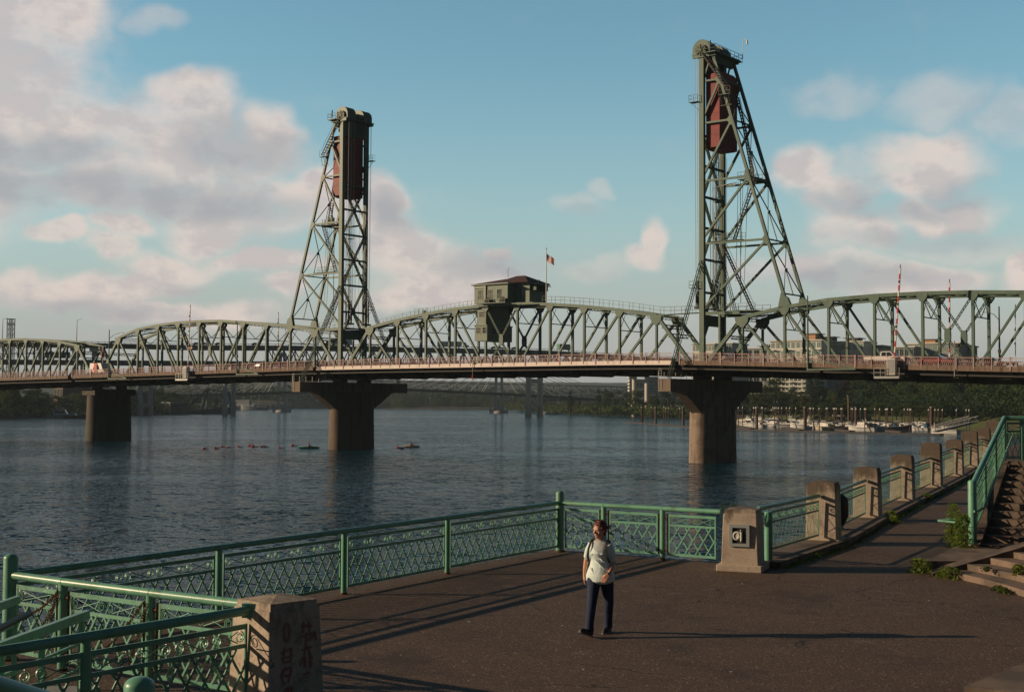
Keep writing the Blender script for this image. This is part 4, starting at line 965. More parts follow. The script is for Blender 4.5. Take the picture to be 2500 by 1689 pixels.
thicket('riverside_thicket', [(150,700),(185,600),(192,520),(198,450),(192,400),(180,360),(170,320),(150,250)], -45, 5, 12, 3200, .42, 'leaf_dark', 5, 'dark green thicket under the trees behind the marina')
# far wood along the river behind: one mass
m = M(); r2 = random.Random(9)
for i in range(330):
    x = -520+i*3.4+r2.uniform(-3,3); Y = lerp([(-520,1560),(-262,1560),(-160,1720),(60,1940),(900,2120)], x)+r2.random()*40
    for q in range(3): leaves(m, (x+r2.uniform(-5,5), Y, r2.uniform(6,24)), (6,6,7), 26, 2.1, r2)
wd = link('far_wood', m.mesh('far_wood', MT['leaf_dark'])); tag(wd, 'distant dark wooded shore behind the far bridges', 'wood', kind='stuff')
# ================================================================ far bridges
def far_bridge_upper():
    R = thing('double_deck_bridge', 'grey double deck highway bridge on pale concrete columns crossing behind the green bridge', 'bridge', (0, 800, 0))
    Yof = lambda x: lerp([(-200,770),(352,781),(556,780),(1300,790),(1565,865),(2100,1000)], x)
    UP = [(-200,826),(0,834),(217,837),(440,842),(707,843.5),(896,846),(1161,850.6),(1380,857),(1427,862),(1700,878),(2100,905)]
    LO = [(-200,872),(0,877),(217,879),(440,880.5),(896,884),(1161,888),(1427,896),(1700,908),(2100,930)]
    def ribbon(tab, th, off0, off1):
        m = M(); xs = list(range(-200, 2101, 50)); vs = []
        for x in xs:
            p = gy(x, lerp(tab, x), Yof(x)); z = p.z
            vs += [(p.x, p.y+off0, z), (p.x, p.y+off1, z), (p.x, p.y+off1, z-th), (p.x, p.y+off0, z-th)]
        m.add(vs, [(i*4+j, i*4+(j+1) % 4, (i+1)*4+(j+1) % 4, (i+1)*4+j) for i in range(len(xs)-1) for j in range(4)]); return m
    rel = lambda m: (setattr(m, 'v', [(a, b-800, c) for a, b, c in m.v]), m)[1]
    part('upper_deck', rel(ribbon(UP, 2.6, 0, 15)), 'fardeck', R); part('lower_deck', rel(ribbon(LO, 2.8, 0, 15)), 'fardeck', R)
    m = M()
    for x in range(-200, 2100, 8):
        p, q = gy(x, lerp(UP, x), Yof(x)), gy(x+8, lerp(UP, x+8), Yof(x+8)); m.beam((p.x, p.y-800+.1, p.z+.8), (q.x, q.y-800+.1, q.z+.8), .15, .25)
        if x % 16 == 0: m.beam((p.x, p.y-800+.1, p.z), (p.x, p.y-800+.1, p.z+.8), .2, .2)
    part('parapet', m, 'fardeck', R)
    for side in (.5, 14.5):
        m = M(); xs = list(range(655, 1700, 14))
        for a, b in zip(xs, xs[1:]):
            pa, pb = gy(a, lerp(UP, a), Yof(a)), gy(b, lerp(UP, b), Yof(b)); la, lb = gy(a, lerp(LO, a), Yof(a)), gy(b, lerp(LO, b), Yof(b)); k = (a-655)//14
            f = lambda p, z: (p.x, p.y-800+side, z)
            if k % 2 == 0: m.beam(f(pa, pa.z-2.4), f(lb, lb.z), .5, .6)
            else: m.beam(f(la, la.z), f(pb, pb.z-2.4), .5, .6)
            if k % 2 == 0: m.beam(f(la, la.z), f(pa, pa.z-2.4), .5, .5)
        part('web_truss', m, 'fardeck', R)
    for xa, xb, wcol, ledge, yb in ((342, 360, 11.5, 990, 1014), (549, 564, 11, 983, 1015), (1290, 1319, 13.5, 988, 1018), (1549, 1582, 12, 987, 1016)):
        for x in (xa, xb):
            p = gz(x, yb, 0); sc = p.y/F; w = wcol*sc
            m = M(); t = gy(x, lerp(LO, x)+7, p.y); zt = t.z; lz = gy(x, ledge, p.y).z
            dy = 0 if x == xa else 6
            m.tube([(p.x, p.y-800+dy, lz-.3), (p.x, p.y-800+dy, zt)], w/2, 8); m.tube([(p.x, p.y-800+dy, -2), (p.x, p.y-800+dy, lz-1.2)], w/2*1.22, 10); m.tube([(p.x, p.y-800+dy, lz-1.2), (p.x, p.y-800+dy, lz)], w/2*1.5, 10)
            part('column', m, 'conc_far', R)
        pa, pb = gz(xa, yb, 0), gz(xb, yb, 0); lz = gy(xa, ledge, pa.y).z
        m = M(); m.beam((pa.x, pa.y-797, lz+.3), (pb.x, pb.y-797, lz+.3), 2, 2.2)
        if xb-xa > 25: m.beam((pa.x, pa.y-797, gy(xa, 930, pa.y).z), (pb.x, pb.y-797, gy(xa, 930, pa.y).z), 2, 2.6)
        part('cross_beam', m, 'conc_far', R)
    for x, w in ((228, 11), (96, 9), (178, 8)):
        p = gy(x, lerp(UP, x), Yof(x)); q = gy(x, lerp(LO, x), Yof(x)); m = M(); m.box((p.x, p.y-800+3, (p.z+q.z)/2-1), (w*p.y/F, 2.5, p.z-q.z-2.4)); m.box((p.x, p.y-800+3, p.z-3.8), (w*2.1*p.y/F, 3, 2)); part('column', m, 'conc_far', R)
    for x in (177, 195, 226):
        q = gy(x, lerp(LO, x), Yof(x)); m = M(); m.tube([(q.x, q.y-795, -1), (q.x, q.y-795, q.z-2)], 1.3, 10); part('column', m, 'conc_far', R)
    for x, yt in ((2, 779), (184, 781), (1605, 790)):
        p = gy(x, lerp(UP, x), Yof(x)); q = gy(x, yt, Yof(x)); L = thing('highway_lamp', {2:'thin lamp pole at the far left edge on the distant highway bridge',184:'thin lamp pole rising from the distant highway bridge above the far left truss',1605:'thin distant lamp pole left of the right tower'}[x], 'street lamp', (p.x, p.y+2, p.z))
        m = M(); m.tube([(0,0,0),(.2,0,q.z-p.z)], [.28,.14], 6); part('pole', m, 'conc_far', L); m = M(); m.tube([(.2,0,q.z-p.z),(3,0,q.z-p.z+.8)], .1, 5); part('arm', m, 'conc_far', L)
    # traffic on the upper and lower decks
    def trailer(label, x0, x1, tab, mt, h=3.4, top=True, text=None, cab=None):
        p, q = gy(x0, lerp(tab, x0), Yof(x0)), gy(x1, lerp(tab, x1), Yof(x1)); L = q.x-p.x; rz = atan2(q.y-p.y, q.x-p.x)
        T = thing('semi_trailer', label, 'trailer truck', ((p.x+q.x)/2, (p.y+q.y)/2+3, (p.z+q.z)/2), rz)
        m = M(); m.box((0,0,1.1+h/2), (L, 2.6, h)); part('box_body', m, mt, T)
        m = M(); m.box((0,-1.32,1.1+h/2), (L*.98, .02, .12)); m.box((0,-1.32,1.2), (L*.98, .02, .15)); part('side_rail', m, 'grey', T)
        for k in (-.42,-.34,.38): m = M(); m.tube([(L*k,-1.25,.55),(L*k,-.9,.55)], .52, 12); part('wheel', m, 'black', T)
        if cab:
            m = M(); m.prism([(cab*(L/2+.6),-1.2,.6),(cab*(L/2+.6),-1.2,3.6),(cab*(L/2+2.4),-1.2,3.4),(cab*(L/2+3),-1.2,2.0),(cab*(L/2+4.2),-1.2,1.8),(cab*(L/2+4.2),-1.2,.6)], (0,2.4,0)); part('tractor', m, 'redpaint' if cab < 0 else 'white', T)
        if text:
            cu = bpy.data.curves.new('lettering', 'FONT'); cu.body = text; cu.size = 2.2; cu.extrude = .02; cu.align_x = 'CENTER'; cu.materials.append(MT['trim'])
            tmp = bpy.data.objects.new('tmp', cu); COL.objects.link(tmp); dg = bpy.context.evaluated_depsgraph_get(); me = bpy.data.meshes.new_from_object(tmp.evaluated_get(dg)); bpy.data.objects.remove(tmp)
            lo = link('lettering', me, T, (0,-1.36,1.9)); lo.rotation_euler = (radians(90),0,0); lo.scale = (.95,1,1)
        return T
    trailer('long white semi trailer on the far upper deck left of the control cabin', 1067, 1127, UP, 'white', 2.9, cab=1)
    trailer('green semi trailer with white lettering on the far upper deck right of the cabin', 1357, 1395, UP, 'trailerg', 3.4, text='EVERGREEN')
    trailer('white box trailer seen through the left tower on the far upper deck', 806, 858, UP, 'white', 3.2, cab=-1)
    trailer('blue trailer on the far lower deck inside the far left truss', 108, 166, LO, 'trailerb', 3.6)
    for x, pt, lab in ((478,'black','dark car on the far upper deck at the left approach span'),(497,'grey','grey car on the far upper deck beside the small diamond sign'),(532,'trailerb','teal car on the far upper deck'),(622,'black','dark car on the far upper deck left of the left tower'),(1208,'navy','dark blue car on the far upper deck behind the hanging cabin'),(1258,'grey','pale car on the far upper deck right of the hanging cabin'),(1221,'black','black car following the dark blue car behind the cabin'),(274,'black','dark car on the far upper deck at the left pier lamp')):
        p = gy(x, lerp(UP, x), Yof(x)); c = car(lab, (p.x, p.y+3, p.z), 0, pt, 1.15)
far_bridge_upper()
# cable stayed bridge
def cable_bridge():
    R = thing('cable_stayed_bridge', 'slender cable stayed bridge with white stays and two pale split towers', 'bridge', (-100, 1058, 0))
    Y0 = 1058; DK = [(300,966),(420,963.5),(600,958.5),(680,956),(830,949.5),(1000,948.5),(1218,958.5),(1400,969),(1540,977),(1700,984)]
    rel = lambda p: (p.x+100, p.y-Y0, p.z)
    m = M(); xs = list(range(300, 1701, 25)); vs = []
    for x in xs:
        p = gy(x, lerp(DK, x), Y0); a = rel(p); vs += [(a[0],-6,a[2]), (a[0],8,a[2]), (a[0],6,a[2]-2.0), (a[0],-4,a[2]-2.0)]
    m.add(vs, [(i*4+j, i*4+(j+1) % 4, (i+1)*4+(j+1) % 4, (i+1)*4+j) for i in range(len(xs)-1) for j in range(4)]); part('deck', m, 'fardeck', R)
    m = M()
    for x in range(300, 1690, 6):
        a = rel(gy(x, lerp(DK, x), Y0)); b = rel(gy(x+6, lerp(DK, x+6), Y0)); m.beam((a[0],-5.8,a[2]), (a[0],-5.8,a[2]+1.3), .16, .2); m.beam((a[0],-5.8,a[2]+1.3), (b[0],-5.8,b[2]+1.3), .14, .16)
    part('railing', m, 'conc_far', R)
    for xt, yb in ((683, 1006), (1218, 1008)):
        b = rel(gz(xt, yb, 0)); X = b[0]; dk = rel(gy(xt, lerp(DK, xt), Y0))[2]; top = gy(xt, 862, Y0).z
        for k in (-1, 1):
            m = M(); m.beam((X+k*2.9, 1, 3), (X+k*1.7, 1, top), 2.3, 3.2, (0,1,0)); part('tower_leg', m, 'conc_white', R)
        m = M(); m.span((X-2, -.5, 3), (X+2, 2, 6)); m.span((X-1.6, -.5, top-3), (X+1.6, 2, top-1)); part('cross_beam', m, 'conc_white', R)
        m = M(); m.tube([(X, 0, -2), (X, 0, 1.2), (X, 0, 3)], [14.5/2, 14.5/2, 4.6], 16)
        for k in (-1, 1): m.tube([(X+k*6.8, 0, -1), (X+k*6.8, 0, 6)], .7, 6)
        part('pier_base', m, 'conc_far', R)
        for k in (-1, 1):
            for i in range(10):
                dx = k*(14+i*10.2); xe = X+dx; sp = 1250+(xe-100)/Y0*F
                a = gy(sp, lerp(DK, sp), Y0)
                m = M(); m.tube([(X+k*1.2, -.5, top-2-(9-i)*1.0), (xe, -5, a.z)], .16, 5, False); m.tube([(X+k*1.2, 2.5, top-2-(9-i)*1.0), (xe+1.5, 7, a.z)], .16, 5, False); part('stay_cable', m, 'white', R)
cable_bridge()
# truss bridge farther behind
def truss_bridge():
    Y0 = 1750; R = thing('deck_truss_bridge', 'dark arched deck truss bridge far behind the cable stayed bridge', 'bridge', (0, Y0, 0))
    DK = [(820,925),(960,930),(1100,933.5),(1300,938),(1480,942),(1640,945),(1800,948)]
    xs = [820+i*7 for i in range(140)]
    def ztop(x): return gy(x, lerp(DK, x), Y0).z
    def zlow(x):
        u = ((x-1010) % 118)/118; a = abs(u-.5)*2; return ztop(x)-(5.5+8.5*a**2.2)
    X = lambda x: gy(x, 930, Y0).x
    m = M()
    for a, b in zip(xs, xs[1:]): m.beam((X(a), 0, ztop(a)-.7), (X(b), 0, ztop(b)-.7), 10, 1.5)
    part('deck', m, 'fardeck', R)
    for v in (-4, 4):
        m = M()
        for i, (a, b) in enumerate(zip(xs, xs[1:])):
            m.beam((X(a), v, zlow(a)), (X(b), v, zlow(b)), .45, .5); m.beam((X(a), v, zlow(a)), (X(a), v, ztop(a)-1.4), .3, .3)
            if i % 2: m.beam((X(a), v, zlow(a)), (X(b), v, ztop(b)-1.4), .3, .35)
            else: m.beam((X(a), v, ztop(a)-1.4), (X(b), v, zlow(b)), .3, .35)
        part('truss', m, 'fardeck', R)
    for k in range(-1, 7):
        x = 1010+k*118; m = M(); m.box((X(x), 0, zlow(x)/2), (3, 8, zlow(x))); part('pier', m, 'conc_far', R)
truss_bridge()
# train on the cable stayed bridge
T = thing('light_rail_train', 'long pale commuter train beyond the low shore right of the far columns', 'train', gy(1485, 967, 1130)); 
for k in range(4):
    m = M(); m.span((-42+k*21.2, -1.3, -2.5), (-42+k*21.2+20.6, 1.3, 1.6)); c_ = part('carriage', m, 'bwhite', T)
    m = M()
    for q in range(9): m.span((-41+k*21.2+q*2.2, -1.36, -.6), (-41+k*21.2+q*2.2+1.4, -1.31, .7))
    part('window_band', m, 'glass_dark', c_)
m = M(); m.span((-60, -2, -4.2), (60, 2, -2.55)); [m.span((x, -1, -12), (x+2, 1, -4.2)) for x in (-55, -25, 5, 35)]; tv = part('viaduct', m, 'fardeck', T)
# far lattice mast
p = gy(26, 835, 1000); q = gy(26, 779, 1000); LM = thing('lattice_mast', 'square lattice mast standing beyond the far left truss', 'mast', (p.x, 1000, 0))
m = M(); w = 2.1; zz = 0; zt = q.z
for a, b in ((-1,-1),(1,-1),(1,1),(-1,1)): m.beam((a*w, b*w, 0), (a*w, b*w, zt), .45, .45)
while zz < zt-3:
    for a, b, c, d in ((-1,-1,1,-1),(1,-1,1,1),(1,1,-1,1),(-1,1,-1,-1)):
        m.beam((a*w, b*w, zz), (c*w, d*w, zz+4), .16, .16); m.beam((c*w, d*w, zz), (a*w, b*w, zz+4), .16, .16)
    zz += 4
part('frame', m, 'steel_dark', LM); m = M(); m.box((0,0,zt), (5.2,5.2,.5)); m.box((0,0,zt-4), (4.8,4.8,.4)); m.tube([(0,0,0),(0,0,zt)], .5, 6); part('platform', m, 'steel_dark', LM)
# ================================================================ buildings behind the right bank
WINC = {}
def building(label, x0, x1, ytop, Y, depth, fl, bays, wall, gl, pent=None, balc=True, base=0, roofov=.8, yroof=None, turn=0, ribbon=False):
    a, b = gy(x0, ytop, Y), gy(x1, ytop, Y); Wd = b.x-a.x; H = a.z-base; turn = turn or (-.55 if Y < 1000 else 0); Wd = Wd/(cos(turn)*.93)
    R = thing('apartment_block', label, 'building', ((a.x+b.x)/2, Y+depth/2, base), turn)
    m = M(); m.box((0,0,H/2), (Wd, depth, H)); part('wall', m, wall, R)
    m = M(); m.box((0,0,H+.3), (Wd+roofov*2, depth+roofov*2, .6)); part('roof', m, 'bwhite' if wall in ('bwhite','bgrey') else 'bgrey', R)
    fh = H/fl; bw_ = Wd/bays; ww, wh = bw_*(.74 if not ribbon else .96), fh*.66
    key = (round(ww, 2), round(wh, 2), gl)
    m = M(); y = -depth/2
    m.span((-ww/2, -.03, 0), (ww/2, -.01, wh))
    me = m.mesh('window', MT[gl]); 
    m = M(); t = .13
    for a_, b_, c_, d_ in ((-ww/2-.01,-ww/2+t,0,wh),(ww/2-t,ww/2+.01,0,wh),(-t/2,t/2,0,wh),(-ww/2,ww/2,wh-t,wh),(-ww/2,ww/2,0,t)): m.span((a_, -.12, c_), (b_, -.03, d_))
    mf = m.mesh('frame', MT['bwhite' if gl != 'glass_dark' else 'trim'])
    for f in range(fl):
        if base == 0 and (f+1)*fh+base < 3: continue
        for k in range(bays):
            if fl*bays > 98 and (f*bays+k) >= 98: break
            w = link('window', me, R, (-Wd/2+bw_*(k+.5), y, fh*(fl-1-f)+fh*.2))
            link('frame', mf, w)
    if depth > 4:
        m = M(); nb = max(1, int(depth/bw_))
        for f in range(fl):
            for k in range(nb): m.span((-Wd/2-.03, -depth/2+depth/nb*(k+.15), fh*f+fh*.2), (-Wd/2-.01, -depth/2+depth/nb*(k+.85), fh*f+fh*.8))
        part('side_windows', m, gl, R)
    m = M()
    for f in range(fl): m.box((0, -depth/2-.08, fh*(f+1)-.12), (Wd+.1, .3, .3))
    part('floor_bands', m, wall, R)
    if balc:
        for f in range(1, fl):
            for k in range(0, bays, 3):
                m = M(); x = -Wd/2+bw_*(k+.5); m.box((x, -depth/2-.9, fh*f), (bw_*1.1, 1.7, .25)); m.box((x, -depth/2-1.7, fh*f+1.0), (bw_*1.1, .06, .08))
                for q in range(5): m.box((x-bw_*.5+bw_*q*.25, -depth/2-1.7, fh*f+.55), (.07, .05, .9))
                part('balcony', m, 'bwhite', R)
    if pent:
        for px0, px1, py, pm in pent:
            c, d = gy(px0, py, Y), gy(px1, py, Y); m = M(); m.box(((c.x+d.x)/2-(a.x+b.x)/2, 0, (H+c.z-base)/2+.3), (d.x-c.x, depth*.5, c.z-base-H)); part('penthouse', m, pm, R)
            m = M(); m.box(((c.x+d.x)/2-(a.x+b.x)/2, 0, c.z-base+.55), (d.x-c.x+3, depth*.5+2, .4)); part('penthouse_roof', m, 'bgrey', R)
    return R
building('pale apartment block with an orange penthouse between the right tower and the lamp', 1920, 2022, 832, 690, 22, 9, 10, 'bwhite', 'glass_green', [(1979,2012,816,'tan')])
building('glassy block with thin flat roof just right of the orange penthouse block', 2022, 2071, 842, 700, 20, 8, 5, 'bgrey', 'glass_green', [(2026,2048,823,'bdark')])
building('pale block with a brown penthouse left of the tall gate arm', 2073, 2130, 835, 695, 22, 8, 5, 'bwhite', 'glass_green', [(2085,2112,826,'brownwall')], False)
building('dark low glass wing between the brown penthouse block and the gate arm', 2130, 2174, 845, 705, 20, 7, 5, 'bdark', 'glass_blue', None, True)
building('pale narrow block right of the tall gate arm', 2212, 2250, 848, 680, 18, 7, 4, 'bgrey', 'glass_dark')
building('green glass apartment block with an orange penthouse behind the crossed diagonals', 2250, 2352, 839, 690, 20, 8, 10, 'bgrey', 'glass_green', [(2275,2304,829,'tan')], False)
building('dark teal wing at the right end of the green glass block', 2352, 2386, 845, 700, 18, 7, 4, 'bdark', 'glass_blue')
building('white panelled office wing left of the blue glass tower', 1722, 1768, 840.5, 760, 24, 9, 7, 'bwhite', 'glass_green', None, False)
building('blue glass office tower seen just right of the right tower columns', 1768.5, 1811, 839, 760, 24, 9, 6, 'bgrey', 'glass_blue', None, False, ribbon=True)
B = building('low grey industrial building with roof tanks right of the right tower', 1822, 1912, 851, 800, 26, 8, 6, 'bgrey', 'glass_dark', [(1874,1892,846,'bgrey')], False)
building('white framed riverside apartments below the deck with grid windows', 1926, 1984, 921, 630, 16, 4, 7, 'bwhite', 'glass_dark', None, True, gy(1950, 966, 630).z, .3)
building('dark glass apartments with white floor bands below the deck beside a conifer', 1985, 2030, 919, 640, 16, 4, 4, 'bwhite', 'glass_dark', None, False, gy(1950, 962, 640).z, .3, ribbon=True)
building('green glass bay block below the deck right of the dark glass apartments', 2037, 2066, 919, 640, 16, 4, 3, 'bgrey', 'glass_green', None, False, gy(1950, 958, 640).z, .3)
building('pale block with grey lower floors below the deck at the two conifers', 2068, 2110, 921, 650, 16, 4, 5, 'bwhite', 'glass_green', None, True, gy(1950, 964, 650).z, .3)
building('narrow striped block with dark glass and white bands below the deck', 1868, 1887, 951, 620, 10, 3, 1, 'bwhite', 'glass_dark', None, False, gy(1877, 981, 620).z, .2, ribbon=True)
building('small bright white house below the deck just right of the right pier', 1849, 1876, 934, 640, 10, 2, 3, 'white', 'glass_dark', None, False, gy(1860, 962, 640).z, .4)
building('brown podium wall under the white framed riverside apartments', 1928, 1974, 966, 627, 3, 1, 4, 'brownwall', 'glass_dark', None, False, gy(1950, 975, 627).z, .1)
building('distant white building below the deck right of the far columns', 1555, 1582, 929, 1100, 18, 3, 4, 'bwhite', 'glass_dark', None, False, 5)
building('distant grey tower below the deck left of the right pier', 1585, 1606, 921, 1150, 18, 9, 4, 'bgrey', 'glass_dark', None, False, 5)
building('distant pale tower below the deck between two far columns', 1537, 1548, 921, 1200, 18, 9, 2, 'bwhite', 'glass_dark', None, False, 5)
building('dark blue glass block below the deck over the trees at right', 2140, 2170, 927, 650, 16, 4, 4, 'bdark', 'glass_blue', None, False, 9)
building('small white block peeking over the trees below the deck at far right', 2331, 2366, 938, 560, 12, 3, 5, 'bwhite', 'glass_dark', None, False, 9)
building('white block peeking over the trees at the right edge below the deck', 2462, 2498, 942, 540, 12, 3, 5, 'bwhite', 'glass_dark', None, False, 9)
building('brick red warehouse on the left bank behind the far left span', 150, 176, 945, 760, 20, 2, 3, 'brownwall', 'glass_dark', None, False, 2)
building('dull shed on the left bank between the left pier and far column', 321, 336, 958, 800, 20, 2, 2, 'bdark', 'glass_dark', None, False, 1)
building('dark concrete dock block on the left shore below the deck', 410, 430, 984, 830, 14, 1, 2, 'bdark', 'glass_dark', None, False, 0)
building('low grey boathouse roof among the marina boats', 2068, 2120, 1016, 520, 12, 1, 5, 'bgrey', 'glass_dark', None, False, 2.0, 1.2)
m = M()
for x in (1878, 1884, 1890, 1896, 1902): p = gy(x, 851, 800); m.tube([(p.x-B.location.x, 0, p.z-.2), (p.x-B.location.x, 0, p.z+2.4), (p.x-B.location.x, 0, p.z+3.2)], [1.1, 1.1, .3], 10)
part('roof_tanks', m, 'grey', B)
# ================================================================ marina
dock_line = [gz(x, y, .35) for x, y in ((1530,1028.5),(1600,1034),(1665,1039),(1790,1046.5),(1900,1050),(2050,1053.5),(2180,1056),(2300,1058.5))]
m = M()
for a, b in zip(dock_line, dock_line[1:]): m.beam((a.x, a.y, .12), (b.x, b.y, .12), 2.2, .5)
D = solo('floating_dock', m, 'wood', 'long brown floating breakwater dock in front of the moored boats', 'dock')
def between(x, y, z=.35): return gz(x, y, z)
m = M()
for x, y in ((1840,1047),(1960,1050),(2085,1053),(2210,1055)):
    a = gz(x, y, .35); m.beam((a.x, a.y+2, .25), (a.x+6, a.y+75, .25), 1.8, .6)
m.beam((84, 520, .25), (140, 452, .25), 2, .6)
solo('finger_docks', m, 'wood', 'narrow walkways floating between the rows of moored boats', 'dock')
# piles
pr = thing('mooring_pile', 'slim brown mooring pile with a white cone cap in the marina', 'pile', (0, 0, -80), group='mooring piles of the marina')
m = M(); m.tube([(0,0,-2),(0,0,6.9)], .16, 8); k1 = part('post', m, 'brownpile', pr); m = M(); m.tube([(0,0,6.9),(0,0,7.05),(0,0,7.5)], [.22,.22,.05], 8); k2 = part('cap', m, 'white', pr)
px = [1791,1797,1803,1813,1840,1845,1850,1859.5,1862,1887,1891,1895,1901,1909,1920,1928,1943,1963,1968,1977,1980,1986,2000,2017.5,2020,2035,2038,2042,2053,2056,2078.5,2081.5,2090,2101,2111,2114,2136,2148,2162,2165,2167,2178,2208,2216,2221,2224,2267,2271,2283,2291,2301,2335,2359,2366]
pr2 = random.Random(2)
for i, x in enumerate(px):
    Y = gz(x, 1046+(x-1790)*.022, 0).y+pr2.choice([1,12,30,48,62]); p = gy(x, 1000, Y); d = CH+ (gy(x, 950.5+(x-1790)*.0065+ (0), Y).z-CH)
    top = gy(x, 992+(x-1790)*.011, Y).z
    dup(pr, [k1, k2], (p.x, Y, 0), 0, (1, 1, max(.5, top/7.5)))
pr.location = (*gy(1621, 1000, 560).xy, 0)
for x, Y in ((1566,585),(1590,600),(1600,600),(1660,520),(1626,530),(1632,545)): p = gy(x, 1000, Y); dup(pr, [k1, k2], (p.x, Y, 0), 0, (1,1,.95))
for x, w, yb, lab in ((1568,5,1031,'thick brown dolphin pile left of the right pier, first from the left'),(1601,5,1035,'thick brown dolphin pile halfway to the right pier'),(1668,6,1039,'thick brown dolphin pile just left of the right pier'),(1848,5.5,1045,'thick brown pile with a small white plate near the left boats'),(1966,8,1049,'widest brown pile standing at the dock edge between white boats'),(2089.5,6,1048,'thick reddish brown pile in front of the boathouse'),(2275,9,1057,'widest brown pile at the right end of the dock')):
    p = gz(x, yb, 0); r = w/2*p.y/F*1.05; P_ = thing('dolphin_pile', lab, 'pile', (p.x, p.y, 0)); top = gy(x, 995, p.y).z
    m = M(); m.tube([(0,0,-2),(0,0,top)], r, 12); part('post', m, 'brownpile', P_); m = M(); m.tube([(0,0,top),(0,0,top+.25)], r*1.05, 12); m.span((-.5,-r-.06,top*.55),(.5,-r,top*.55+.8)) if 'plate' in lab else None; part('cap', m, 'grey', P_)
# boats
def boat(label, loc, L, rz, hull='white', kind='cruiser', canvas=None, trimc='navy', group=None, stripe=None):
    B = thing('motorboat' if kind != 'sail' else 'sailboat', label, 'boat', loc, rz, group); w = L*.32
    sec = [(-.5,.42,.40,.11),(-.2,.5,.42,.12),(.1,.48,.38,.13),(.32,.32,.24,.16),(.45,.13,.08,.19),(.5,.01,.01,.205)]   # x, half deck, half keel, deck height (fractions of L)
    m = M(); vs = []
    for x, hd, hk, z in sec: vs += [(x*L,-hd*w,z*L),(x*L,-hk*w*.8,-.02*L),(x*L,0,-.06*L),(x*L,hk*w*.8,-.02*L),(x*L,hd*w,z*L)]
    n = len(sec); m.add(vs, [(i*5+j,i*5+j+1,(i+1)*5+j+1,(i+1)*5+j) for i in range(n-1) for j in range(4)], True); m.add([vs[j] for j in range(5)], [(4,3,2,1,0)])
    m.add([(x*L, sgn*hd*w, z*L-.06) for x, hd, hk, z in sec for sgn in (-1,1)], [(i*2,i*2+1,i*2+3,i*2+2) for i in range(n-1)])
    hl = part('hull', m, hull, B)
    m = M()
    for s_ in (-1,1):
        for (x,hd,hk,z),(x2,hd2,hk2,z2) in zip(sec, sec[1:]): m.beam((x*L, s_*hd*w*1.01, z*L*.78), (x2*L, s_*hd2*w*1.01, z2*L*.80), .05, L*.014)
    part('stripe', m, stripe or trimc, hl)
    if kind != 'open':
        m = M(); c0, c1, z0, z1 = (-.22,.2,.11,.235) if kind != 'trawler' else (-.3,.18,.11,.29)
        poly = [(c0*L,-.34*w,z0*L),(c0*L,-.30*w,z1*L),((c1-.1)*L,-.30*w,z1*L),(c1*L,-.34*w,z0*L+.03*L),((c1+.14)*L,-.2*w,z0*L+.02*L)]
        m.prism(poly, (0,.64*w,0)); cb = part('cabin', m, 'white', B)
        m = M(); zz0, zz1 = z0*L+.05*L, z1*L-.02*L
        m.span(((c0+.03)*L,-.355*w,zz0),((c0+.15)*L,-.335*w,zz1)); m.span(((c0+.17)*L,-.355*w,zz0),((c1-.1)*L,-.335*w,zz1)); m.span(((c0-.003)*L,-.24*w,zz0),((c0+.001)*L,-.02*w,zz1)); m.span(((c0-.003)*L,.02*w,zz0),((c0+.001)*L,.24*w,zz1))
        m.prism([((c1-.095)*L,-.25*w,z1*L-.01),(c1*L+.02,-.28*w,z0*L+.035*L),(c1*L+.02,.28*w,z0*L+.035*L),((c1-.095)*L,.25*w,z1*L-.01)], (.03,0,.02)); part('window', m, 'glass_dark', cb)
    if kind in ('fly', 'trawler'):
        m = M(); m.prism([(-.18*L,-.26*w,.235*L),(-.15*L,-.26*w,.29*L),(.06*L,-.26*w,.29*L),(.1*L,-.26*w,.235*L)], (0,.52*w,0)); part('flybridge', m, 'white', B)
        m = M(); m.tube([(-.12*L,0,.29*L),(-.12*L,0,.44*L)], .05, 5); m.tube([(-.16*L,0,.35*L),(-.08*L,0,.35*L)], .12, 6); m.beam((-.18*L,-.25*w,.24*L),(-.05*L,-.25*w,.36*L),.08,.1); m.beam((-.18*L,.25*w,.24*L),(-.05*L,.25*w,.36*L),.08,.1); m.beam((-.05*L,-.25*w,.36*L),(-.05*L,.25*w,.36*L),.3,.12); part('radar_arch', m, 'white', B)
    if canvas:
        m = M(); m.prism([(-.5*L,-.36*w,.20*L),(-.47*L,-.3*w,.25*L),(-.15*L,-.3*w,.26*L),(-.12*L,-.36*w,.2*L)], (0,.7*w,0)); part('canvas_top', m, canvas, B)
        m = M(); [m.tube([(x*L, s_*.33*w, .1*L),(x*L, s_*.33*w, .21*L)], .03, 4) for x in (-.46,-.3,-.16) for s_ in (-1,1)]; part('canvas_frame', m, 'galv', B)
    m = M(); zr = .06*L; rp = [(x*L, -hd*w*.95, z*L) for x, hd, hk, z in sec[2:]]
    for s_ in (-1, 1):
        q = [(x, y*s_, z+zr) for x, y, z in rp]; m.tube(q, .03, 4, False)
        for (x, y, z) in rp: m.tube([(x, y*s_, z), (x, y*s_, z+zr)], .025, 4, False)
    part('bow_rail', m, 'galv', B)
    if kind == 'sail':
        m = M(); m.tube([(0,0,.1*L),(0,0,1.25*L)], .09, 6); m.tube([(0,0,.28*L),(-.42*L,0,.27*L)], .12, 6); part('mast', m, 'white', B)
    if kind == 'open':
        m = M(); m.prism([(.0*L,-.3*w,.1*L),(-.08*L,-.26*w,.2*L),(-.1*L,-.26*w,.2*L),(-.03*L,-.3*w,.1*L)], (0,.6*w,0)); part('windshield', m, 'glass_dark', B)
        m = M(); m.box((-.53*L,0,.1*L),(.05*L,.12*w,.13*L)); part('outboard_motor', m, 'black', B)
    return B
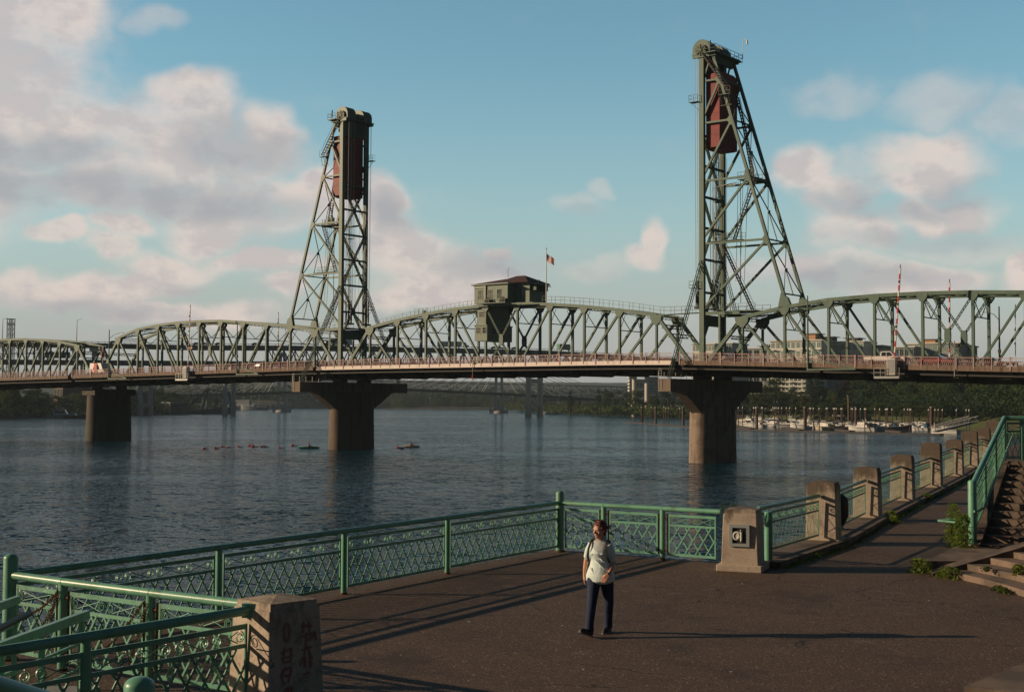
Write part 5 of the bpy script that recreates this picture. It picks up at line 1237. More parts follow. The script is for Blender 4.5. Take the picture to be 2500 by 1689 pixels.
BT = [ # x, y(waterline), extra depth, length, heading deg, kind, hull, canvas, label
 (1806,1036,20,8.5,150,'open','white',None,'small open white boat at the left end of the marina beside the right pier'),
 (1831,1042,24,11,165,'fly','white','cream','white flybridge boat with cream canvas, second from the left end of the marina'),
 (1868,1041,6,9.5,200,'cruiser','white',None,'white cabin boat with a rounded bow at the left dock edge'),
 (1897,1042,20,11,70,'trawler','white','bluecanvas','white boat with a dark blue canvas roof left of the two stern-on cruisers'),
 (1917,1043,6,8,20,'cruiser','navy',None,'low dark hulled boat between the blue canvas boat and the large cruisers'),
 (1937,1046,5,12.5,110,'fly','white','black','large white cruiser with a black aft enclosure just left of the widest pile'),
 (1966,1047,7,12,100,'fly','white','grey','tall white cruiser directly behind the widest pile at the dock edge'),
 (1992,1049,7,9.5,75,'cruiser','navy','black','blue hulled boat with black canvas right of the widest pile'),
 (2013,1050,5,11,105,'cruiser','cream','grey','cream hulled cabin cruiser with a row of windows at the dock edge'),
 (2037,1051,9,10,60,'open','black',None,'black and white runabout right of the cream cruiser'),
 (2062,1050,18,10,170,'cruiser','white',None,'white boat beside the boathouse with a red trim line'),
 (2082,1051,10,9,80,'open','white','grey','white boat with grey boarding steps in front of the thick reddish pile'),
 (2105,1053,8,10.5,95,'fly','white','black','white boat with a black aft cover and raised arch right of the reddish pile'),
 (2132,1053,9,10.5,80,'cruiser','white','black','white sedan boat with a boxy dark cover under the tall cones'),
 (2158,1052,26,9,150,'open','white',None,'small white boat behind the cluster of three piles'),
 (2187,1053,14,11.5,190,'open','black',None,'long black and white speedboat near the right end of the marina'),
 (2203,1050,30,9.5,160,'cruiser','white','grey','white cabin boat behind the long black speedboat'),
 (2222,1052,30,9,30,'cruiser','white',None,'white cabin boat left of the small blue shelter'),
 (2243,1053,22,8,200,'open','white','bluecanvas','small white boat with blue canvas by the blue shelter'),
 (1857,1030,85,10,170,'cruiser','white','grey','white boat in the back row above the rounded bow boat'),
 (1918,1028,90,11,20,'fly','white','bluecanvas','white flybridge boat in the back row above the dark hulled boat'),
 (1947,1027,95,11,160,'trawler','white',None,'white boat with antennas in the back row above the large cruiser'),
 (1981,1029,80,10,190,'cruiser','white','grey','white boat in the back row right of the widest pile'),
 (2025,1030,85,10,10,'cruiser','navy','bluecanvas','blue canvas boat in the back row above the black runabout'),
 (2046,1028,90,9,170,'open','white',None,'small white boat in the back row left of the boathouse'),
 (2150,1040,60,10,165,'cruiser','white','black','white boat in the back row right of the boathouse'),
 (2178,1040,60,9,20,'open','white','grey','white boat in the back row above the long speedboat'),
 (2316,1040,25,8.5,160,'open','white',None,'small white boat behind the gangway truss right of the widest right pile')]
HD = [140,-42,128,-50,150,-35,135,-48,125,-60]
for bi, (x, y, ex, L, hd, kd, hull, cv, lab) in enumerate(BT):
    hd = HD[bi % 10]+bi % 7*2
    p = gz(x, y, 0); Y = p.y+ (ex if ex < 50 else 0)*.5; q = gy(x, y, Y); boat(lab, (q.x, Y, .15), L*.92, radians(hd), hull, kd, cv, 'navy' if 'red trim' not in lab else 'redpaint')
bsrc = boat('small white motorboat packed among others in the back rows of the marina', (200, 600, -60), 9, 0, 'white', 'cruiser', 'grey', group='small white boats packed in the back rows of the marina'); bk = [c for c in bpy.data.objects if c.parent == bsrc]
def boat_copy(loc, rz, sc):
    r = bsrc.copy(); COL.objects.link(r); r.location = loc; r.rotation_euler = (0,0,rz); r.scale = (sc,)*3
    for c in bk:
        k = c.copy(); COL.objects.link(k); k.parent = r
        for g_ in [q for q in bpy.data.objects if q.parent == c]: h = g_.copy(); COL.objects.link(h); h.parent = k
rb = random.Random(12); xs_ = [1812,1822,1843,1852,1875,1888,1906,1926,1950,1960,1985,2003,2030,2055,2072,2096,2120,2140,2165,2196,2212,2232,2250,2258]
for i, x in enumerate(xs_):
    Y = gz(x, 1045+(x-1790)*.02, 0).y+rb.choice([26, 40, 58, 75]); q = gy(x, 1000, Y); boat_copy((q.x, Y, .15), radians(rb.choice([135,-45,150,-60,120])+rb.uniform(-8,8)), rb.uniform(.75,1.05))
q = gy(2306, 1000, 402); bsrc.location = (q.x, 402, .15); bsrc.rotation_euler = (0,0,2.3)
p = gz(2268, 1049, .3); SB = thing('shelter', 'small bright blue shelter box on the dock near the right end', 'shelter', (p.x, p.y, .4)); m = M(); m.box((0,0,1.1),(2.4,2,2.2)); part('box', m, 'trailerb', SB); m = M(); m.box((0,0,2.28),(2.8,2.4,.14)); part('roof', m, 'bwhite', SB)
# gangway from the bank to the marina
a, b = gz(2282, 1054, .6), gy(2378, 1031, 345); b.z = max(b.z, 3.4); GW = thing('gangway', 'long grey truss gangway sloping from the bank down to the marina dock', 'gangway', a)
m = M(); d = b-a; L = d.length; n = 16; side = Vector((d.y, -d.x, 0)).normalized()*1.1
for s_ in (-1, 1):
    for hz in (0, 1.7): m.beam(side*s_+Vector((0,0,hz)), d+side*s_+Vector((0,0,hz)), .14, .16)
    for i in range(n): u, v = d*(i/n)+side*s_, d*((i+1)/n)+side*s_; m.beam(u, v+Vector((0,0,1.7)) if i % 2 else v, .08, .08) if False else None; m.beam(u+Vector((0,0,1.7 if i % 2 else 0)), v+Vector((0,0,0 if i % 2 else 1.7)), .09, .09); m.beam(u, u+Vector((0,0,1.7)), .08, .08)
part('side_trusses', m, 'galv', GW); m = M(); m.beam((0,0,0), d, 2.0, .12); part('walkway', m, 'grey', GW)
# light pole in the marina
p = gz(2071, 1046, .3); LP_ = thing('dock_lamp', 'tall thin lamp pole in the middle of the marina', 'lamp', (p.x, p.y, .3)); zt = gy(2071, 968, p.y).z
m = M(); m.tube([(0,0,0),(0,0,zt)], .11, 6); part('pole', m, 'tan', LP_); m = M(); m.box((0,-.3,zt),(.9,.5,.2)); part('lamp_head', m, 'white', LP_)
# people swimming with red floats, and paddle craft
fl = [(498,1096),(525,1093),(527,1096),(542,1091),(556,1092),(581,1090),(607,1088),(612,1088),(616,1089),(618,1091.5),(638,1091),(642,1090),(646,1091),(681,1093.5),(714,1088),(970,1093),(978,1095),(983,1096),(998,1091),(1012,1090),(1016,1092)]
F0 = thing('swim_buoy', 'orange red tow float of an open water swimmer near the left tower pier', 'float', gz(*fl[0], 0), group='orange tow floats on the river')
F0.scale = (.6,)*3; m = M(); m.tube([(-.62,0,.14),(-.55,0,.2),(-.2,0,.24),(.2,0,.24),(.55,0,.2),(.62,0,.14)], [.05,.18,.24,.24,.18,.05], 8); fk = [part('float_body', m, 'orange', F0)]
m = M(); m.tube([(.6,0,.15),(1.4,.1,.03)], .03, 4); fk.append(part('leash', m, 'black', F0))
for f in fl[1:]: dup(F0, fk, gz(*f, 0), random.uniform(-.5,.5), (random.uniform(.45,.65),)*3)
sw = [(505,1097),(533,1094.5),(549,1092.5),(563,1093),(590,1091.5),(627,1091),(652,1091.5),(690,1094.5),(722,1089),(990,1092.5)]
S0 = None
for i, s_ in enumerate(sw):
    if S0 is None:
        S0 = thing('person', 'swimmer with only a dark capped head above the water beside the floats', 'swimmer', gz(*s_, 0), group='swimmers among the floats'); m = M(); m.loft([((0,0,-.1),.07,.08),((0,0,.02),.11,.12),((0,0,.14),.10,.115),((0,0,.22),.03,.04)], 10); m.tube([(-.1,0,-.1),(-.45,0,.02),(-.75,0,-.06)], [.14,.13,.06], 8); m.tube([(-.15,.15,.02),(.15,.3,.22),(.45,.2,0)], [.06,.05,.04], 6)
        sk = [part('body', m, 'black', S0)]
    else: dup(S0, sk, gz(*s_, 0), random.uniform(-.4,.4))
def kayak(label, x, y, hullm, L=4.2, cat_='kayak'):
    p = gz(x, y, 0); K = thing('kayak', label, 'kayak', (p.x, p.y, .05), radians(8)); m = M(); m.tube([(-L/2,0,.18),(-L*.35,0,.1),(0,0,.08),(L*.35,0,.1),(L/2,0,.18)], [.03,.24,.33,.24,.03], 8); part('hull', m, hullm, K); m = M(); m.tube([(-.1,.05,.2),(-.1,.05,.42)], [.3,.26], 10); part('cockpit', m, 'black', K)
    Q = thing('person', 'person paddling the '+label.split(' near')[0], 'person', (p.x, p.y, .1), radians(8))
    m = M(); m.loft([((-.1,0,.15),.17,.2),((-.1,0,.4),.15,.19),((-.08,0,.62),.14,.22),((-.06,0,.72),.06,.07),((-.05,0,.76),.055,.06),((-.03,0,.82),.09,.085),((-.03,0,.92),.10,.09),((-.04,0,1.01),.05,.05)], 12)
    m.tube([(-.05,-.22,.62),(.15,-.32,.42),(.4,-.25,.5)], [.06,.05,.04], 8); m.tube([(-.05,.22,.62),(.15,.32,.45),(.4,.28,.6)], [.06,.05,.04], 8); part('body', m, 'black', Q); m = M(); m.loft([((-.1,0,.3),.19,.22),((-.08,0,.6),.17,.235)], 12); part('life_vest', m, 'redpaint', Q)
    PD = thing('paddle', 'paddle held across the '+label.split(' near')[0], 'paddle', (p.x, p.y, .1), radians(8)); m = M(); m.tube([(.42,-1.0,.25),(.42,1.0,.85)], .03, 6); part('shaft', m, 'black', PD)
    for s_ in (-1,1): m = M(); m.box((.42,s_*1.1,.55+s_*.33),(.04,.38,.16)); part('blade', m, 'redpaint', PD)
kayak('dark green kayak near the left tower pier among the floats', 755, 1095, 'trailerg'); kayak('pale kayak near the right edge of the left tower pier', 1004, 1092, 'cream', 3.6)
p = gz(1345, 1012, 0); boat('tiny white motorboat alone on the river right of the pale far columns', (p.x, p.y, .1), 11, radians(190), 'white', 'open')
p = gz(152, 1021, 0); boat('old white and blue cabin boat moored below the left bank trees', (p.x, p.y, .1), 14, radians(10), 'white', 'trawler', None); p = gz(140, 1023, 0); 
p = gz(188, 1022, 0); boat('low reddish barge moored right of the old cabin boat', (p.x, p.y, .1), 12, radians(5), 'brownwall', 'open')
p = gz(590, 1001, 0); boat('white double decked tour boat behind the far bridge column', (p.x-2, p.y, .1), 34, radians(175), 'white', 'trawler', None)
for x, y, L, lab in ((613,998,20,'white yacht with tall masts in front of the far wood'),(632,997,16,'grey hulled yacht with masts right of the tour boat'),(620,1000.5,26,'dark low barge below the yachts with masts')): p = gz(x, y+.8, 0); boat(lab, (p.x, p.y, .1), L, radians(170), 'white' if 'white' in lab else 'bgrey', 'sail' if 'mast' in lab and 'below' not in lab else 'open')
p = gz(500, 1010.5, 0); WB = thing('work_barge', 'dark blue crane barge with slanted legs left of the far double column', 'barge', (p.x, p.y, 0))
m = M(); m.box((0,0,1.4),(38,9,3.0)); m.prism([(-2,-4,2.9),(22,-4,5.2),(22,-4,2.9)], (0,8,0)); part('hull', m, 'navy', WB)
m = M()
for x0_, x1_ in ((-14,2),(-2,2)): m.beam((x0_,0,2),(x1_,0,16.5),1.0,1.3)
m.beam((16,0,14.5),(2,0,16.5),.6,.8); m.beam((18,0,3),(16,0,14.5),1.0,1.3); m.beam((2,0,16.5),(2,0,3),.8,.9); part('crane_legs', m, 'green_dark', WB)
m = M()
for k in range(9): m.beam((-40+k*2.8,2,1),(-40+k*2.8,2,13),.35,.35)
for z in (5,12): m.beam((-40,2,z),(-17.6,2,z),.3,.3)
part('steel_frame', m, 'green_dark', WB); m = M(); m.box((-6,3,9),(6,4,4)); part('cab', m, 'tan', WB)
# ================================================================ the riverside terrace
def P_(x, y, z=0): return Vector((x, y, PZ+z))
A0, A1 = Vector((-6.45, 17.2)), Vector((1.09, 29.85))                 # long railing: left end post, far corner post
G1 = Vector((4.75, 26.95)); PB = Vector((-2.56, 14.62))               # pillars
dA = (A1-A0).normalized()
edge = [A0+Vector((-.55,-.35)), A0+Vector((-.45,.3)), A1+Vector((-.18,.42)), A1+Vector((.3,.2)), Vector((4.4,27.95)), Vector((6.6,31.9)), Vector((9.3,37.9)), Vector((12.2,44.4)), Vector((15.6,52.0)), Vector((19.6,61)), Vector((23,68.8)), Vector((34,93)), Vector((60,150))]
top = [(p.x, p.y) for p in edge]+[(80,150),(60,20),(40,-12),(-12,-12),(-12,8)]
poly = [(x, y, PZ) for x, y in top]
m = M(); n = len(poly); m.add(poly+[(x, y, PZ-.35) for x, y, z in poly], [tuple(reversed(range(n)))]+[(i, (i+1) % n, (i+1) % n+n, i+n) for i in range(n)])
struct('terrace', m, 'asphalt')
m = M(); m.add([(x-.0, y, PZ-.35) for x, y, z in poly]+[(x, y, -3) for x, y, z in poly], [tuple(reversed(range(n)))]+[(i, (i+1) % n, (i+1) % n+n, i+n) for i in range(n)])
bmv = m.v; m.v = [((x+.25 if i < 13 else x), (y-.25 if i < 13 else y), z) for i, (x, y, z) in ((j % n, v) for j, v in enumerate(bmv))]; tag(link('river_wall', m.mesh('river_wall', MT['conc_cap'])), kind='structure')
# ---- railing panels
def rail_panel(parent, p0, p1, z0=0.0, z1=0.0, stile=True, fine=1.0, steep=1.0, lt=1.0, hz=.96, gap=.05, name='panel', th=1.0):
    """flat bar panel between two plan points; z0,z1 ground offsets at both ends (relative to parent z)"""
    p0, p1 = Vector((*p0, z0)), Vector((*p1, z1)); d = p1-p0; L = d.length; ux = d/L; up = Vector((0,0,1)); nrm = Vector((ux.y, -ux.x, 0)).normalized()
    at = lambda s, h: p0+ux*s+up*h
    m = M(); a, b = gap, L-gap
    for h, hh in ((hz-.01, .055), (hz-.215, .045), (.13, .05)): m.beam(at(a, h), at(b, h), .018*th, hh)
    for s in (a, b): m.beam(at(s, .10), at(s, hz+.02), .03, .02, nrm)
    part_ = part('panel_frame', m, 'rail_green', parent)
    m = M(); h0, h1 = .15, hz-.235; pit = .245*fine; H = h1-h0; run = H*(.125/.195)*fine*steep
    s = a-run
    k = 0
    while s < b:
        for dr in (1, -1):
            s0, s1 = (s, s+run); q0, q1 = 0.0, 1.0
            if s0 < a: q0 = (a-s0)/run
            if s1 > b: q1 = (b-s0)/run
            if q1 > q0+.03:
                e0, e1 = (q0, q1)
                ha = h0+H*e0 if dr > 0 else h1-H*e0; hb = h0+H*e1 if dr > 0 else h1-H*e1
                m.beam(at(s+run*e0, ha)+nrm*.008*dr, at(s+run*e1, hb)+nrm*.008*dr, .013*lt, .026*lt, up)
        s += pit
    part('lattice', m, 'rail_green', part_)
    m = M(); hb, ht = hz-.185, hz-.045; hc = (hb+ht)/2; R = (ht-hb)/2-.006; unit = .56; n = max(1, round((b-a)/unit)); U = (b-a)/n
    for i in range(n):
        s0 = a+U*i+.085; s1 = a+U*(i+1)-.085
        for c, sg in ((s0, 1), (s1, -1)):
            pts = []
            for j in range(21):
                f = j/20; an = -pi/2*sg*0+sg*(pi*.5)-sg*f*4.2*pi/1.35; rr = R*(1-.62*f); pts.append(at(c+cos(an)*rr*(-1 if sg < 0 else -1)*1.0, hc+sin(an)*rr))
            for pa, pb in zip(pts, pts[1:]): m.beam(pa, pb, .007, .016*th, nrm)
        m.tube([at(s0+.03, ht-.01), at((s0+s1)/2, hc), at(s1-.03, hb+.01)], .007, 4); m.tube([at(s0+.03, hb+.01), at((s0+s1)/2, hc), at(s1-.03, ht-.01)], .007, 4)
    part('scroll_band', m, 'rail_green', part_)
    return part_
def post(parent, p, z, h, r=.045, cap=False, name='post', mt='rail_green'):
    m = M()
    if cap:
        pts = [(p[0],p[1],z),(p[0],p[1],z+h-r*.6)]; rs = [r, r]
        for k in range(1, 6): a = k*pi/10; pts.append((p[0],p[1],z+h-r*.6+sin(a)*r*.6)); rs.append(max(.004, r*cos(a)))
        m.tube(pts, rs, 20)
    else: m.tube([(p[0],p[1],z),(p[0],p[1],z+h)], r, 12)
    q = part(name, m, mt, parent)
    m = M(); m.tube([(p[0],p[1],z-.005),(p[0],p[1],z+.03)], r*1.25, 14); part('base_collar', m, 'rust', q); return q
HR = 1.085
# long railing
R = thing('railing', 'longest green scroll railing running along the river to the far corner post', 'railing', (A0.x, A0.y, PZ))
loc = lambda p: (p[0]-A0.x, p[1]-A0.y)
L = (A1-A0).length; sp = [A0]+[Vector(q) for q in ((-4.42,20.45),(-2.84,23.12),(-1.17,25.9))]+[A1]
sp = [A0+dA*((q-A0).dot(dA)) for q in sp]
for i, (a, b) in enumerate(zip(sp, sp[1:])):
    rail_panel(R, loc(a+dA*.06), loc(b-dA*.06))
    if i: post(R, loc(a), 0, HR, .05)
post(R, loc(A0), 0, 1.36, .092, True, 'end_post'); post(R, loc(A1), 0, 1.36, .092, True, 'corner_post')
m = M(); m.tube([(*loc(A0), HR), (*loc(A1), HR)], .046, 12); part('handrail', m, 'rail_green', R)
# gate railing from the corner to the pillar
Gp = [Vector((1.09,29.85)), Vector((2.03,29.2)), Vector((3.23,28.4)), Vector((4.35,27.62))]
def gate_run(label, pts, o, hr=HR, cs=3, rr=.052, skip=None):
    R = thing('railing', label, 'railing', (o[0], o[1], PZ)); lo = lambda p: (p[0]-o[0], p[1]-o[1])
    for i, (a, b) in enumerate(zip(pts, pts[1:])):
        d = (b-a).normalized(); rail_panel(R, lo(a+d*.10), lo(b-d*.07), gap=.06)
        m = M(); m.tube([(*lo(a+d*.01), hr), (*lo(b-d*.0), hr)], rr, 12); part('handrail', m, 'rail_green', R)
        if i: post(R, lo(a), 0, hr-.02, .058); 
        if i:
            m = M(); q = a+d*.12; m.beam((*lo(q), .12), (*lo(q), hr-.1), .035, .03); q = a-d*.1; m.beam((*lo(q), .12), (*lo(q), hr-.1), .035, .03)
            for h in (.2, .9): m.tube([(*lo(a-d*.1), h), (*lo(a+d*.12), h)], .022, 6)
            part('gate_hinge', m, 'rust', R)
    return R
gate_run('sunlit gate railing between the corner post and the niche pillar', Gp, Gp[0])
Dp = [A0, Vector((-5.55,16.55)), Vector((-4.22,15.65)), Vector((-2.98,14.85))]
gd = gate_run('sunlit gate railing with chains between the end post and graffiti pillar', Dp, Dp[0])
# railing from the graffiti pillar toward the viewer
Ep = [Vector((-2.82,14.42)), Vector((-4.05,12.75)), Vector((-5.35,10.98))]
E_ = thing('railing', 'dark green railing nearest the viewer, running up to the graffiti pillar', 'railing', (Ep[0].x, Ep[0].y, PZ)); lo = lambda p: (p[0]-Ep[0].x, p[1]-Ep[0].y)
for i, (a, b) in enumerate(zip(Ep, Ep[1:])):
    rail_panel(E_, lo(a), lo(b), hz=.93); 
    if i: post(E_, lo(a), 0, HR-.02, .05)
m = M(); m.tube([(*lo(Ep[0]), HR), (*lo(Ep[-1]), HR)], .05, 14); m.box((*lo(Ep[0]), HR), (.15,.1,.15)); part('handrail', m, 'rail_green', E_)
# chains hanging on the gate railing
def chain(m, a, b, sag, n):
    a, b = Vector(a), Vector(b); pr_ = None; pts = [a+(b-a)*(i/n)+Vector((0,0,-sag*4*(i/n)*(1-i/n))) for i in range(n+1)]
    for i, (p, q) in enumerate(zip(pts, pts[1:])):
        d = (q-p); c = (p+q)/2; d.normalize(); s_ = d.orthogonal().normalized() if i % 2 else d.cross(d.orthogonal()).normalized(); l = (q-p).length*.62
        m.tube([c+d*(l*cos(t))+s_*(.016*sin(t)) for t in [k*pi/5 for k in range(11)]], .0065, 4, False)
CH_ = thing('chain', 'rusty chain draped over the sunlit gate railing at lower left', 'chain', (-6.4, 17, PZ)); m = M(); lc = lambda x, y, z: (x+6.4, y-17, z)
chain(m, lc(-6.28,16.98,.62), lc(-5.6,16.5,.98), .10, 34); chain(m, lc(-6.1,16.8,.38), lc(-5.6,16.5,.93), .14, 36); chain(m, lc(-5.6,16.45,.98), lc(-5.7,16.35,.3), .02, 26); chain(m, lc(-4.3,15.6,.98), lc(-5.1,16.0,.25), .12, 40); chain(m, lc(-4.28,15.6,.9), lc(-4.5,15.7,.2), .05, 26)
part('links', m, 'rust', CH_)
# gangway with flat handrails behind the near railing
GG = thing('ramp', 'green steel ramp with two flat sloping handrails behind the nearest railing', 'ramp', (-5.2, 14, PZ))
def gbeam(a, b, w, h, nm='handrail', mt='rail_green'): m = M(); m.beam((a[0]+5.2, a[1]-14, a[2]), (b[0]+5.2, b[1]-14, b[2]), w, h); return part(nm, m, mt, GG)
q0, q1 = gy(213, 1499, 14.4), gy(-60, 1600, 11.9); q2, q3 = gy(44, 1463, 15.6), gy(-90, 1510, 13.2)
rel_ = lambda v: (v.x, v.y, v.z-PZ)
gbeam(rel_(q0), rel_(q1), .06, .09); gbeam(rel_(q2), rel_(q3), .06, .09)
for a, b in ((q0, q1), (q2, q3)):
    for dz in (.28, .55): gbeam((a.x, a.y, a.z-PZ-dz), (b.x, b.y, b.z-PZ-dz), .03, .03, 'lower_rail')
    for f in (.06, .45, .8): p = a+(b-a)*f; gbeam((p.x, p.y, p.z-PZ-.05), (p.x, p.y, p.z-PZ-.95), .05, .05, 'stanchion')
m = M(); a, b = gy(72, 1497, 15.0), gy(-60, 1562, 12.6); m.tube([(a.x+5.2, a.y-14, a.z-PZ), (b.x+5.2, b.y-14, b.z-PZ)], .035, 10); part('grip_tube', m, 'black', GG)
m = M(); m.span((-.9, -2.6, -.0+.02), (.55, 1.2, .1)); part('tread_plate', m, 'grey', GG)
# stair post and sloping rail in the near left corner
pb = gy(341, 1650, 8.35); ztp = pb.z
NR = thing('stair_railing', 'thick green post and tube rail in the very near lower left corner', 'railing', (pb.x, pb.y, PZ))
post(NR, (0, 0), 0, ztp-PZ, .096, True, 'end_post')
m = M(); a, b = gy(-40, 1670, 7.2), gy(205, 1745, 7.9); m.tube([(a.x-pb.x, a.y-pb.y, a.z-PZ), (b.x-pb.x, b.y-pb.y, b.z-PZ), (-.05, 0, ztp-PZ-.35)], .07, 14); part('handrail', m, 'rail_green', NR)
# ---- pillars
def pillar(label, c, rz, h, w=.66, plinth=True, wtop=.90, pm='pillar'):
    Q = thing('concrete_pillar', label, 'pillar', (c[0], c[1], PZ), rz)
    m = M(); hb = .14; 
    def ring(z, k, ch=.0): return [(x*k, y*k, z) for x, y in ((-w/2,-w/2),(w/2,-w/2),(w/2,w/2),(-w/2,w/2))]
    rr = [ring(hb, 1), ring(h*.5, (1+wtop)/2), ring(h-.13, wtop)]
    vs = sum(rr, []); m.add(vs, [(i*4+j, i*4+(j+1) % 4, (i+1)*4+(j+1) % 4, (i+1)*4+j) for i in range(2) for j in range(4)]+[(8,9,10,11)])
    sh = part('shaft', m, pm, Q)
    bv = sh.modifiers.new('b', 'BEVEL'); bv.width = .015; bv.segments = 2
    m = M(); k0, k1 = wtop*.93, wtop*.9; a = ring(h-.13, k0)+ring(h-.055, k0*.985)+[(0,0,h)]; m.add(a, [(i, (i+1) % 4, (i+1) % 4+4, i+4) for i in range(4)]+[(4+i, 4+(i+1) % 4, 8) for i in range(4)]); part('cap', m, 'pillar', Q)
    if plinth: m = M(); m.box((0,0,hb/2), (w+.17, w+.17, hb)); pl = part('plinth', m, pm, Q); bv = pl.modifiers.new('b', 'BEVEL'); bv.width = .02; bv.segments = 2
    return Q
RG = -.60                                         # plan angle of the niche pillar: front face along the gate line
g = pillar('pale concrete pillar with the square metal framed niche, right of the walking woman', (4.66, 26.78), -.36, 1.27, .74, pm='pillar_clean')
m = M(); y = -.362
for a, b, c, d in ((-.2,-.14,.50,.93),(.14,.2,.50,.93),(-.14,.14,.50,.56),(-.14,.14,.87,.93)): m.span((a, y-.035, c), (b, y+.03, d))
fr = part('niche_frame', m, 'bgrey', g); m = M(); m.span((-.14, y-.0, .56), (.14, y+.01, .87)); part('niche_back', m, 'black', fr)
m = M(); m.tube([(-.05, y-.01, .71), (-.05, y-.03, .71)], .09, 16); m.tube([(.04, y-.03, .78), (.04, y-.035, .62)], .018, 6); m.tube([(-.06+.055*cos(k*.5), y-.035, .71+.07*sin(k*.5)) for k in range(13)], .012, 5); m.span((.015, y-.03, .59), (.03, y-.02, .84)); part('medallion', m, 'bwhite', fr)
b_ = pillar('nearest concrete pillar at lower left with faded red graffiti on its shaded face', (PB.x, PB.y), .80, 1.235, .74)
# graffiti: brushed strokes on the face toward the right front
m = M(); fx = lambda u, z: (u*.9, -(.37-.037*(z-.14)/.965)-.006, z)
def stroke(pts, w=.02):
    pts = [Vector(fx(*p)) for p in pts]
    for a, c in zip(pts, pts[1:]): m.beam(a, c, w, .004, (0,-1,0))
import itertools
def ell(cu, cz, ru, rz_, a0=0, a1=6.3, n=12): return [(cu+ru*cos(a0+(a1-a0)*i/n), cz+rz_*sin(a0+(a1-a0)*i/n)) for i in range(n+1)]
stroke(ell(-.13, .87, .04, .10), .03)
stroke([(-.22,.66),(-.06,.70)]); stroke([(-.17,.72),(-.19,.56),(-.08,.56),(-.07,.70)], .026); stroke([(-.21,.60),(-.05,.62)]); stroke([(-.2,.48),(-.07,.50),(-.09,.41),(-.19,.42),(-.2,.48)], .028); stroke([(-.22,.45),(-.2,.36),(-.16,.33)]); stroke([(-.1,.41),(-.12,.34)])
stroke([(-.16,.28),(-.07,.29),(-.08,.22),(-.15,.21),(-.16,.28)], .032); stroke([(-.12,.30),(-.13,.08)], .024); stroke([(-.16,.17),(-.08,.18)])
stroke([(.08,.92),(.24,.90)], .028); stroke([(.12,.96),(.10,.84)]); stroke([(.20,.95),(.2,.84),(.28,.78)], .022); stroke([(.06,.80),(.26,.82)], .02); stroke([(.16,.84),(.13,.62),(.06,.5)], .026); stroke([(.15,.72),(.24,.55)], .024); stroke([(.08,.66),(.24,.68)]); stroke([(.07,.56),(.14,.58),(.12,.47)], .03); stroke([(.2,.62),(.21,.46)], .03); stroke([(.1,.40),(.2,.41)]); stroke([(.28,.84),(.30,.74)], .026)
part('graffiti', m, mat('faded_red_paint', (.34,.10,.085), .85, 0, .3, 20, second=(.27,.19,.15), s2=16, th=(.40,.56)), b_)
# promenade pillars
pc = [(7.45,31.75,1.52,.72),(10.2,38.1,1.56,.72),(13.15,44.7,1.66,.74),(16.4,51.9,1.86,.78),(20.0,60.0,1.76,.76),(23.6,68.4,1.98,.82),(27.3,77,2.0,.9),(31.2,86,2.3,1.0)]
names = ['stained concrete pillar, first beyond the niche pillar along the promenade','stained concrete pillar beside the black bin on the promenade','third stained pillar along the promenade railing beyond the niche pillar','fourth taller promenade pillar in front of the marina water','fifth promenade pillar partly hidden behind the taller fourth','sixth promenade pillar standing before the gangway','seventh far promenade pillar left of the stair handrail top','broad far pillar seen above the stair handrail at the right edge']
for (x, y, h, w), nmz in zip(pc, names): pillar(nmz, (x, y), -.42, h, w, True, .93)
# low kerb ledge and railings between promenade pillars
chain_pts = [(4.95,27.3)]+[(x, y) for x, y, h, w in pc]
LG = M()
for i, (a, b) in enumerate(zip(chain_pts, chain_pts[1:])):
    a, b = Vector(a), Vector(b); d = (b-a).normalized(); a2, b2 = a+d*.35, b-d*.38
    LG.beam((a.x, a.y, PZ+.06), (b.x, b.y, PZ+.06), 1.15, .13)
    Rl = thing('railing', ['green railing between the niche pillar and the first promenade pillar','green railing with the black bin between the first and second promenade pillars','green railing between the second and third promenade pillars','green railing between the third and fourth promenade pillars','green railing between the fourth and fifth promenade pillars','green railing between the fifth and sixth promenade pillars','green railing between the sixth and seventh promenade pillars','farthest green railing before the broad far pillar'][i], 'railing', (a.x, a.y, PZ+.12))
    hz = .92 if i < 2 else (1.0 if i < 4 else 1.1)
    rail_panel(Rl, tuple(a2-a), tuple(b2-a), hz=hz, fine=1.1, steep=.7, lt=.34)
    m = M(); m.tube([(*(a2-a), hz+.12), (*(b2-a), hz+.12)], .045, 10); part('handrail', m, 'rail_green', Rl)
tag(link('kerb_ledge', LG.mesh('kerb_ledge', MT['curb'])), kind='structure')
gp = thing('bollard', 'dark green round post standing against the railing right of the niche pillar', 'post', (5.28, 27.35, PZ)); post(gp, (0,0), 0, 1.12, .085, False, 'post')
# black bin
TB = thing('waste_bin', 'black bin bag on a post by the promenade railing before the second pillar', 'bin', (8.35, 34.0, PZ+.12))
m = M(); m.loft([((0,0,.05),.05,.05),((0,0,.12),.15,.15),((.01,0,.35),.24,.23),((0,.01,.62),.26,.25),((0,0,.8),.24,.23),((-.02,0,.9),.16,.15),((0,0,.93),.03,.03)], 16); bo = part('bag', m, 'black', TB); dm = bo.modifiers.new('d', 'DISPLACE'); tx = bpy.data.textures.new('crumple', 'CLOUDS'); tx.noise_scale = .12; dm.texture = tx; dm.strength = .06
m = M(); m.tube([(0,.2,0),(0,.2,1.15)], .05, 8); m.tube([(0,0,0),(0,0,.1)], [.2,.12], 10); part('post', m, 'rail_green', TB)
m = M(); chain(m, (-.5,0,.02), (.25,-.1,.03), 0, 14); part('chain', m, 'rust', TB)
